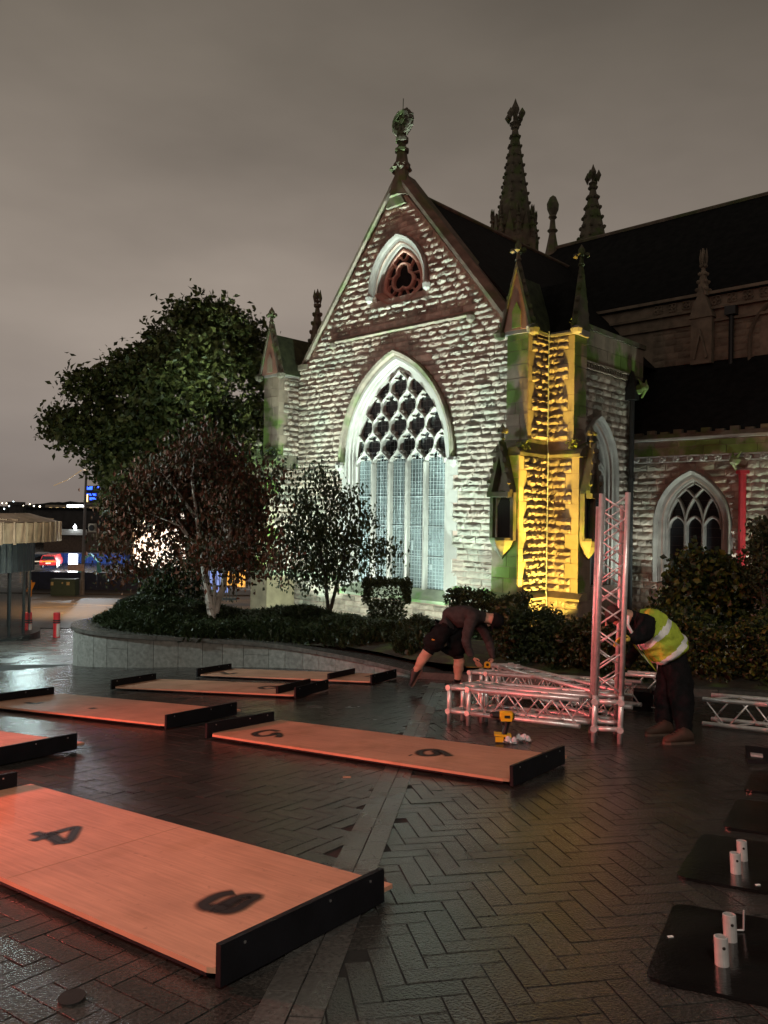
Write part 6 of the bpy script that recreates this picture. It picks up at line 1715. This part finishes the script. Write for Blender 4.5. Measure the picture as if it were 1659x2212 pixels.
for px, py0, py1, lab in ((61, 1322, 1377, 'red bollard with a dark band, beside the kiosk'), (122, 1323, 1376, 'red bollard with a dark band, standing alone left of the planter wall')):
    p = on_ground(px, py1); p.z = gz(p.x, p.y); h = at(px, py0, p.y).z - p.z
    t_ = thing('bollard', lab, 'bollard', p, 0, 'red bollards at the plaza edge')
    mb = MB(); mb.lathe([(.11, -.05), (.11, h - .03), (.095, h), (.02, h + .01)], 16); mb.build('post', M['red_lit_bollard'], t_)
    for f_ in (.68, .60): mb = MB(); mb.lathe([(.112, h * f_ - .025), (.122, h * f_ - .015), (.122, h * f_ + .015), (.112, h * f_ + .025)], 16); mb.build('band', M['iron'], t_)
    mb = MB(); mb.add([(.111 * math.cos(a), .111 * math.sin(a), z) for z in (.02, h * .55) for a in np.linspace(-1.2, .1, 6)], [(i, i + 1, i + 7, i + 6) for i in range(5)]); mb.build('reflective_strip', M['pinkw'], t_)
# road and its markings
mb = MB(); R_ = [(-60, 31), (-2, 31), (6, 64), (-60, 64)]
def gsheet(x0, x1, y0, y1, dz, nx=8, ny=8):
    mb = MB()
    for j in range(ny + 1):
        for i in range(nx + 1): x = x0 + (x1 - x0) * i / nx; y = y0 + (y1 - y0) * j / ny; mb.v.append((x, y, gz(x, y) + dz))
    for j in range(ny):
        for i in range(nx): mb.f.append((j * (nx + 1) + i, j * (nx + 1) + i + 1, (j + 1) * (nx + 1) + i + 1, (j + 1) * (nx + 1) + i)); mb.mi.append(0)
    return mb
tag(gsheet(-60, -3, 30.5, 63, .004, 12, 13).build('road', M['asphalt']), kind='structure')
def gline(pts, w, dz=.009):
    mb = MB(); cur = []
    for i, (px, py, Y) in enumerate(pts):
        p = at(px, py, Y); cur.append(p.xy)
    out = []
    for i, p in enumerate(cur):
        d = (cur[min(i + 1, len(cur) - 1)] - cur[max(i - 1, 0)]).normalized(); nn = Vector((-d.y, d.x)) * w / 2
        out.append([(q.x, q.y, gz(q.x, q.y) + dz) for q in (p + nn, p - nn)])
    mb.loft(out); return mb
mk = MB()
for a, b, c, d in ((-22, 50, -9, 43), (-20, 44, -9, 55), (-17, 40, -10, 36), (-24, 57, -8, 57), (-19, 36, -10, 34.5)):
    A_, B_ = Vector((a, b, 0)), Vector((c, d, 0)); L_ = []
    n_ = (B_ - A_).normalized(); n_ = Vector((-n_.y, n_.x, 0)) * .07
    for i in range(9):
        q = A_.lerp(B_, i / 8); L_.append([(r_.x, r_.y, gz(r_.x, r_.y) + .009) for r_ in (q + n_, q - n_)])
    mk.loft(L_)
tag(mk.build('road_markings', M['road_paint']), kind='structure')
mb = MB()
for i, (cx_, cy_) in enumerate([(-9.8, 31.5)]):
    cur = [[(cx_ + r_ * math.cos(a), cy_ + r_ * .8 * math.sin(a), gz(cx_ + r_ * math.cos(a), cy_ + r_ * .8 * math.sin(a)) + .011) for a in np.linspace(PI * .75, PI * 1.6, 14)] for r_ in (2.2, 2.5)]
    mb.loft(cur)
tag(mb.build('kerb_arc', M['planter']), kind='structure')
mb = gsheet(-60, -2, 62.6, 66.5, .11, 8, 2)
for x in np.linspace(-60, -2, 9)[:-1]: mb.box((x, 62.5, gz(x, 62.5) - .1), (x + 7.24, 62.7, gz(x + 3, 62.5) + .112))
tag(mb.build('pavement', M['asphalt']), kind='structure')
# hoarding
hz = gz(-20, 65.5)
ho = thing('hoarding', 'long navy blue site hoarding closing off the market yard', 'hoarding', (-24, 65.8, hz))
x = -12
hx0 = at(55, 1260, 65.8).x + 24; hx1 = at(330, 1260, 65.8).x + 24
ht = at(150, 1236, 65.8).z - hz
x = hx0
while x < hx1:
    mb = MB(); mb.box((x + .01, 0, .06), (min(x + 1.21, hx1), .05, ht)); mb.build('hoarding_panel', M['hoard'], ho); x += 1.22
x = hx0
while x < hx1: mb = MB(); mb.box((x - .04, .05, 0), (x + .04, .14, ht - .1)); mb.build('post', M['hoard'], ho); x += 2.44
for px in (62, 85, 132, 178): 
    mb = MB(); x = at(px, 1290, 65.2).x + 24; mb.lathe([(.05, 0), (.05, .55), (.0, .58)], 8, (x, -.9, 0)); mb.build('stub_post', M['iron'], ho)
p = at(136, 1288, 60); p.z = gz(p.x, 60)
x0, x1 = at(109, 1288, 60).x - p.x, at(162, 1288, 60).x - p.x; hcab = at(136, 1251, 60).z - p.z
cab = thing('utility_cabinet', 'green steel utility cabinet in front of the hoarding', 'cabinet', p)
mb = MB(); mb.box((x0, 0, .08), (x1, .8, hcab - .06)); mb.box((x0 - .03, -.03, hcab - .06), (x1 + .03, .83, hcab)); mb.box((x0 + .03, .02, 0), (x1 - .03, .78, .08)); mb.build('body', M['cab'], cab)
mb = MB(); xm = (x0 + x1) / 2
for a, b in ((x0 + .05, xm - .02), (xm + .02, x1 - .05)): mb.box((a, -.02, .14), (b, -.001, hcab - .12))
mb.build('door', M['cab'], cab)
mb = MB(); mb.box((x0 + .02, -.03, hcab * .62), (x0 + .22, -.021, hcab * .82)); mb.box((xm + .28, -.03, hcab * .64), (xm + .52, -.021, hcab * .84)); mb.box((xm - .1, -.03, hcab * .72), (xm + .02, -.021, hcab * .82)); mb.build('warning_label', M['road_paint'], cab)
# street lamp column
p = at(177, 1296, 62); p.z = gz(p.x, 62)
lp = thing('street_lamp', 'tall grey street lamp column with lit head in front of the hoarding', 'street lamp', p)
ht_ = at(187, 1015, 62).z - p.z; tl = Vector(((at(186.5, 1015, 62).x - p.x), 0, ht_))
mb = MB(); mb.tube([(0, 0, 0), tl * .30, tl], [.17, .13, .09], 10); mb.lathe([(.2, 0), (.2, 1.2), (.15, 1.3)], 10); mb.build('column', M['post'], lp)
zl = at(178, 1092, 62).z - p.z; q = tl * (zl / ht_)
mb = MB(); mb.tube([q, q + Vector((-.5, 0, .05)), q + Vector((-.9, 0, .05))], [.05, .10, .06], 8); mb.tube([q, q + Vector((.5, 0, .1)), q + Vector((1.6, 0, .12))], [.05, .14, .08], 8); hd_ = mb.build('lamp_head', M['post'], lp)
mb = MB(); mb.obox(q + Vector((-.55, -.02, -.03)), (.42, 0, 0), (0, .10, 0), (0, 0, .09)); mb.build('lit_lens', M['g_white'], hd_)
mb = MB(); mb.obox(tl * 1.0, (.22, 0, .0), (0, .1, 0), (0, 0, .05)); mb.obox(tl + Vector((.9, 0, .5)), (.25, 0, 0), (0, .1, 0), (0, 0, .16)); mb.build('upper_lens', M['g_shop'], hd_)
mb = MB(); mb.tube([tl + Vector((0, 0, -.2)), tl + Vector((.9, 0, .5))], .05, 6); mb.tube([tl + Vector((0, 0, .2)), tl + Vector((0, 0, 5))], .06, 6); mb.build('bracket', M['post'], lp)
mb = MB(); zs_ = at(177, 1228, 62).z - p.z; mb.box((-1.1, -.2, zs_ - .2), (.2, -.16, zs_ + .35)); mb.build('sign_plate', M['pinkw'], lp)
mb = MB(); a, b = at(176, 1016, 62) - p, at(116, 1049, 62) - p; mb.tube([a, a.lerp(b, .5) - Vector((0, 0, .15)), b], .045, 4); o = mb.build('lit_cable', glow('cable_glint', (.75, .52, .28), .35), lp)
# yard buildings
def block(name, label, px0, px1, py0, py1, Y, depth, m_, zb=None, cat='building'):
    z1 = at((px0 + px1) / 2, py0, Y).z; z0 = (gz(-20, Y) if py1 is None else at((px0 + px1) / 2, py1, Y).z) if zb is None else zb
    x0, x1 = at(px0, py0, Y).x, at(px1, py0, Y).x
    t_ = thing(name, label, cat, (x0, Y, z0)); mb = MB(); mb.box((0, 0, 0), (x1 - x0, depth, z1 - z0)); mb.build('wall', m_, t_); return t_, x1 - x0, z1 - z0
b1, w, h = block('warehouse', 'long dark flat-roofed building behind the market yard', 62, 330, 1103, None, 150, 25, M['dark_b'])
mb = MB(); mb.box((-.3, -.4, h), (w + .3, 25, h + .5)); mb.build('roof', M['slate'], b1)
mb = MB()
for k in range(9): mb.box((1 + k * w / 9.5, -.05, h * .42), (1 + k * w / 9.5 + 1.1, .02, h * .5))
mb.build('window', M['dark_glass'], b1)
b2, w, h = block('market_hall', 'brown brick market building with a pale canopy band, above the yard', 95, 345, 1152, None, 128, 14, M['brick'])
mb = MB(); mb.box((w * .13, -1.5, h - .3), (w * .37, 0, h + .6)); mb.build('canopy', M['white_p'], b2)
mb = MB(); mb.box((w * .40, -.9, h + .2), (w * .46, -.2, h + 1.6)); f_ = mb.build('air_conditioner', M['render_b'], b2)
mb = MB(); mb.tube([(w * .43, -.95, h + .9), (w * .43, -.88, h + .9)], .5, 14); mb.build('fan_grille', M['iron'], f_)
mb = MB(); mb.lathe([(.02, -.5), (.3, 0), (.02, .5)], 8, (w * .30, -1.6, h + 1.0)); mb.build('floodlight', M['g_flood'], b2)
b3, w, h = block('terrace', 'distant cream terrace with a row of lit windows under the lamp head', 98, 345, 1092, None, 320, 20, M['render_b'])
for k in range(16): mb = MB(); mb.box((1.5 + k * w / 17, -.1, h - 2.8), (1.5 + k * w / 17 + w / 40, .0, h - 1.1)); mb.build('window', M['g_warm'], b3)
b4, w, h = block('tower_block', 'distant tower with blue lit bands rising behind the tree', 186, 300, 1050, None, 360, 20, M['dark_b'])
for zz, hh in ((.985, 1.6), (.80, 1.0), (.70, 1.2)): mb = MB(); mb.box((.2, -.2, h * zz - hh), (w * (.6 if zz > .9 else .2), -.05, h * zz)); mb.build('blue_sign', M['g_blue'], b4)
b5, w, h = block('chimney', 'thin pale lit chimney beside the street lamp', 184, 190, 1068, None, 250, 1.5, M['render_b'], cat='chimney')
mb = MB(); mb.box((-.02, -.06, h * .8), (w + .02, -.02, h)); mb.build('lit_face', M['g_warm'], b5)
b6, w, h = block('chimney_stack', 'dark square chimney stack far behind the kiosk roof', 21, 33, 1091, None, 140, 3, M['dark_b'], cat='chimney')
mb = MB(); mb.box((-.3, -.3, h), (w + .3, 3.3, h + .6)); mb.build('cap', M['dark_b'], b6)
mb = MB(); mb.obox(at(157, 1093, 300), (2.1, 0, 0), (0, .4, 0), (0, 0, .5)); o = mb.build('lit_shopfront', M['g_white']); tag(o, 'distant white lit shopfront strip left of the lamp head', 'shopfront')
# hills and scattered lamps
mb = MB()
for Y, hh in ((900, 1087), (650, 1098)):
    xs_ = np.linspace(-60, 420, 60); r_ = random.Random(Y)
    top = [at(x, hh + 5 * math.sin(x * .02 + Y) + 3 * r_.random() + (x > 160) * 2, Y) for x in xs_]
    mb.loft([[(p.x, p.y, -30) for p in top], top, [(p.x, p.y + 60, p.z - 2) for p in top]])
tag(mb.build('hills', M['hill']), kind='structure')
r_ = random.Random(31)
HL = ['leftmost warm lamp', 'second warm lamp from the left, above the kiosk roof', 'higher cool lamp of the close pair', 'lower warm lamp of the close pair', 'warm lamp just right of the close pair', 'warm lamp level with the pair but farther right', 'lone warm lamp right of the chimney stack', 'rightmost warm lamp', 'cool lamp low beside the chimney stack', 'lowest cool lamp right of the chimney stack', 'small warm lamp between the pair and the chimney lamps', 'low cool lamp at the far left']
for i, (px, py, c) in enumerate([(5, 1087, 'w'), (14, 1087, 'w'), (29, 1084, 'c'), (31, 1087, 'w'), (37, 1087, 'w'), (64, 1089, 'w'), (73, 1093, 'w'), (86, 1094, 'w'), (20, 1093, 'c'), (66, 1098, 'c'), (50, 1091, 'w'), (9, 1099, 'c')]):
    p = at(px, py, 610); s = .5 + .45 * r_.random(); mb = MB(); mb.lathe([(.02, -s), (s, 0), (.02, s)], 8)
    o = mb.build('distant_lamp', M['g_city'] if c == 'w' else M['g_cool'], None, loc=p); mb = MB(); mb.tube([(0, .3, -12), (0, .3, 0)], .12, 4); mb.build('column', M['iron'], o); tag(o, HL[i] + ' on the dark far hillside', 'street lamp', 'street lamps on the far hillside')
# in the yard: container, floods, cars
yz = gz(-30, 90)
t_, w, h = block('shipping_container', 'blue ribbed container standing left of the bright floodlight', 90, 121, 1196, None, 96, 2.4, M['blue_box'], cat='container')
mb = MB()
for k in range(10): mb.box((w * k / 10, -.05, .1), (w * k / 10 + .12, 0, h - .1))
mb.build('rib', M['blue_box'], t_)
t_, w, h = block('shipping_container', 'blue container behind the bright floodlight, lit from the front', 128, 270, 1196, None, 100, 2.4, M['blue_box'], cat='container')
mb = MB()
for k in range(20): mb.box((w * k / 20, -.05, .1), (w * k / 20 + .12, 0, h - .1))
mb.build('rib', M['blue_box'], t_)
def flood(px, py0, py1, hw, lab):
    Y = 88; a, b = at(px, py0, Y), at(px, py1, Y); t_ = thing('work_light', lab, 'work light', (a.x, Y, gz(a.x, Y)))
    mb = MB(); mb.tube([(0, .1, 0), (0, .1, a.z - gz(a.x, Y))], .06, 6); mb.build('mast', M['post'], t_)
    mb = MB(); zz0, zz1 = b.z - gz(a.x, Y), a.z - gz(a.x, Y); mb.obox((0, 0, (zz0 + zz1) / 2), (hw, 0, 0), (0, .05, 0), (0, 0, (zz1 - zz0) / 2)); mb.build('lit_panel', M['g_flood'], t_)
flood(124, 1196, 1222, .24, 'smaller white work light at the left container edge'); flood(158, 1197, 1229, .50, 'glaring white floodlight on a mast in the market yard')
def car(label, px, py, Y, m_, strip):
    p = at(px, py, Y); z_ = p.z; t_ = thing('parked_car', label, 'car', (p.x, Y, z_), .25, 'cars parked in the market yard')
    mb = MB(); side = [(-.85, .35), (-.88, .75), (-.80, .9), (-.62, 1.42), (.62, 1.42), (.80, .9), (.88, .75), (.85, .35)]
    mb.prism([(x, 0, z) for x, z in side], (0, 4.2, 0)); mb.build('body', m_, t_)
    mb = MB(); mb.prism([(-.70, -.02, .95), (-.56, -.02, 1.34), (.56, -.02, 1.34), (.70, -.02, .95)], (0, .04, 0)); mb.build('rear_window', M['dark_glass'], t_)
    for s_ in (-1, 1):
        mb = MB(); mb.box((s_ * .74 - .09, -.04, .66), (s_ * .74 + .09, .0, .86)); mb.build('tail_lamp', M['g_red'], t_)
        for y in (.6, 3.4): mb = MB(); mb.tube([(s_ * .72 - .1, y, .31), (s_ * .72 + .1, y, .31)], .31, 12); mb.build('wheel', M['iron'], t_)
    mb = MB(); mb.box((-.26, -.03, .52), (.26, .0, .64)); mb.build('number_plate', M['g_shop'], t_)
    if strip: mb = MB(); mb.box((-.8, -.025, .70), (.8, .0, .84)); mb.build('yellow_strip', M['orange_p'], t_)
car('red car with a yellow stripe parked rear-on in the market yard', 104, 1228, 84, M['car_red'], True)
car('dark car with red lamps parked left of the red car', 80, 1224, 86, M['car_dark'], False)
mb = MB(); 
p = at(281, 1236, 80); mb.loft([[(-1.0, 0, 0), (-.5, .3, 1.6), (.2, .1, 2.0), (.9, .2, 1.2), (1.0, 0, 0)], [(-1.0, 1.4, 0), (-.6, 1.2, 1.4), (.1, 1.3, 1.8), (.8, 1.2, 1.0), (1.0, 1.4, 0)]])
o = mb.build('tarpaulin_heap', M['teal'], None, loc=(at(188, 1238, 78).x, 78, at(188, 1238, 78).z)); tag(o, 'teal tarpaulin heap showing over the hoarding right of the floodlight', 'tarpaulin')
for px, py, lab in ((66, 1268, 'orange road sign panel on the hoarding end, by the kiosk'),):
    p = at(px, py, 58); mb = MB(); mb.prism([(-.35, 0, -.35), (.05, 0, -.35), (.35, 0, .35), (-.05, 0, .35)], (0, .04, 0)); mb.box((-.05, .04, -1.6), (.05, .1, .5)); o = mb.build('road_sign', M['orange_p'], None, loc=p); tag(o, lab, 'road sign')
p = at(232 + 0, 1240, 70)
# bright board glimpsed through the birch leaves
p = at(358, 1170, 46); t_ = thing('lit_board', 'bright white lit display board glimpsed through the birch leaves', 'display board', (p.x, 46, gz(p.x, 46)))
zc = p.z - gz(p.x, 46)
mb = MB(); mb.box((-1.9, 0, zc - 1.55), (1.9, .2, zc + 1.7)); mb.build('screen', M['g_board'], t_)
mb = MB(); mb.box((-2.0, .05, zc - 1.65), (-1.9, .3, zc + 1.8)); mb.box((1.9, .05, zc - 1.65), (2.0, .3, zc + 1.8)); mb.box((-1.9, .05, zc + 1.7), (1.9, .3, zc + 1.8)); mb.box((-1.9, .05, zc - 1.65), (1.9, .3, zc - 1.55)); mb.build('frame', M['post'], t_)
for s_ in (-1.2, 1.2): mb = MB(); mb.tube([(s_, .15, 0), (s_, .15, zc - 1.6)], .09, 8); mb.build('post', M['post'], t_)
mb = MB(); c = at(300, 1225, 40); 
# dark stair handrail at the back of the planter
a, b = at(255, 1300, 20.5), at(345, 1268, 21.5); t_ = thing('stair_rail', 'dark timber stair handrail climbing behind the planter', 'handrail', (a.x, a.y, a.z - .9))
o_ = t_.location
for dz in (0, -.30, -.60): mb = MB(); mb.tube([a - o_ + Vector((0, 0, dz)), b - o_ + Vector((0, 0, dz))], .05, 6); mb.build('rail', M['iron'], t_)
for k in range(4): q = a.lerp(b, k / 3) - o_; mb = MB(); mb.box((q.x - .05, q.y - .05, q.z - 1.1), (q.x + .05, q.y + .05, q.z)); mb.build('post', M['iron'], t_)
# railing and lit signs seen under the birch, and the church's far wall foot
a, b = at(452, 1285, 27), at(512, 1270, 27.0); t_ = thing('iron_railing', 'black iron railing between the birch trunk and the church', 'railing', (a.x, 27, at(480, 1300, 27).z)); o_ = t_.location
zt, zb_ = at(480, 1232, 27).z - o_.z, 0.0
for z in (zt, zt * .5, .1): mb = MB(); mb.box((0, -.02, z - .03), (b.x - a.x, .02, z + .03)); mb.build('rail', M['iron'], t_)
k = 0.0
while k < b.x - a.x: mb = MB(); mb.tube([(k, 0, 0), (k, 0, zt + .08)], .016, 5); mb.build('bar', M['iron'], t_); k += .12
p = at(505, 1246, 34); mb = MB(); mb.box((-.32, 0, -.45), (.5, .06, .3)); o = mb.build('orange_sign', M['g_orange'], None, loc=p); mb = MB(); mb.box((-.2, -.02, -.3), (-.05, -.001, .2)); mb.box((.1, -.02, -.3), (.25, -.001, .2)); mb.build('dark_lettering', M['iron'], o); tag(o, 'orange lit sign behind the iron railing', 'sign')
p = at(476, 1252, 36); mb = MB(); mb.box((-.55, 0, -.6), (.35, .06, .4)); o = mb.build('blue_lit_panel', glow('pale_blue_lit', (.35, .45, 1), .6), None, loc=p); tag(o, 'pale blue lit panel behind the iron railing', 'panel')
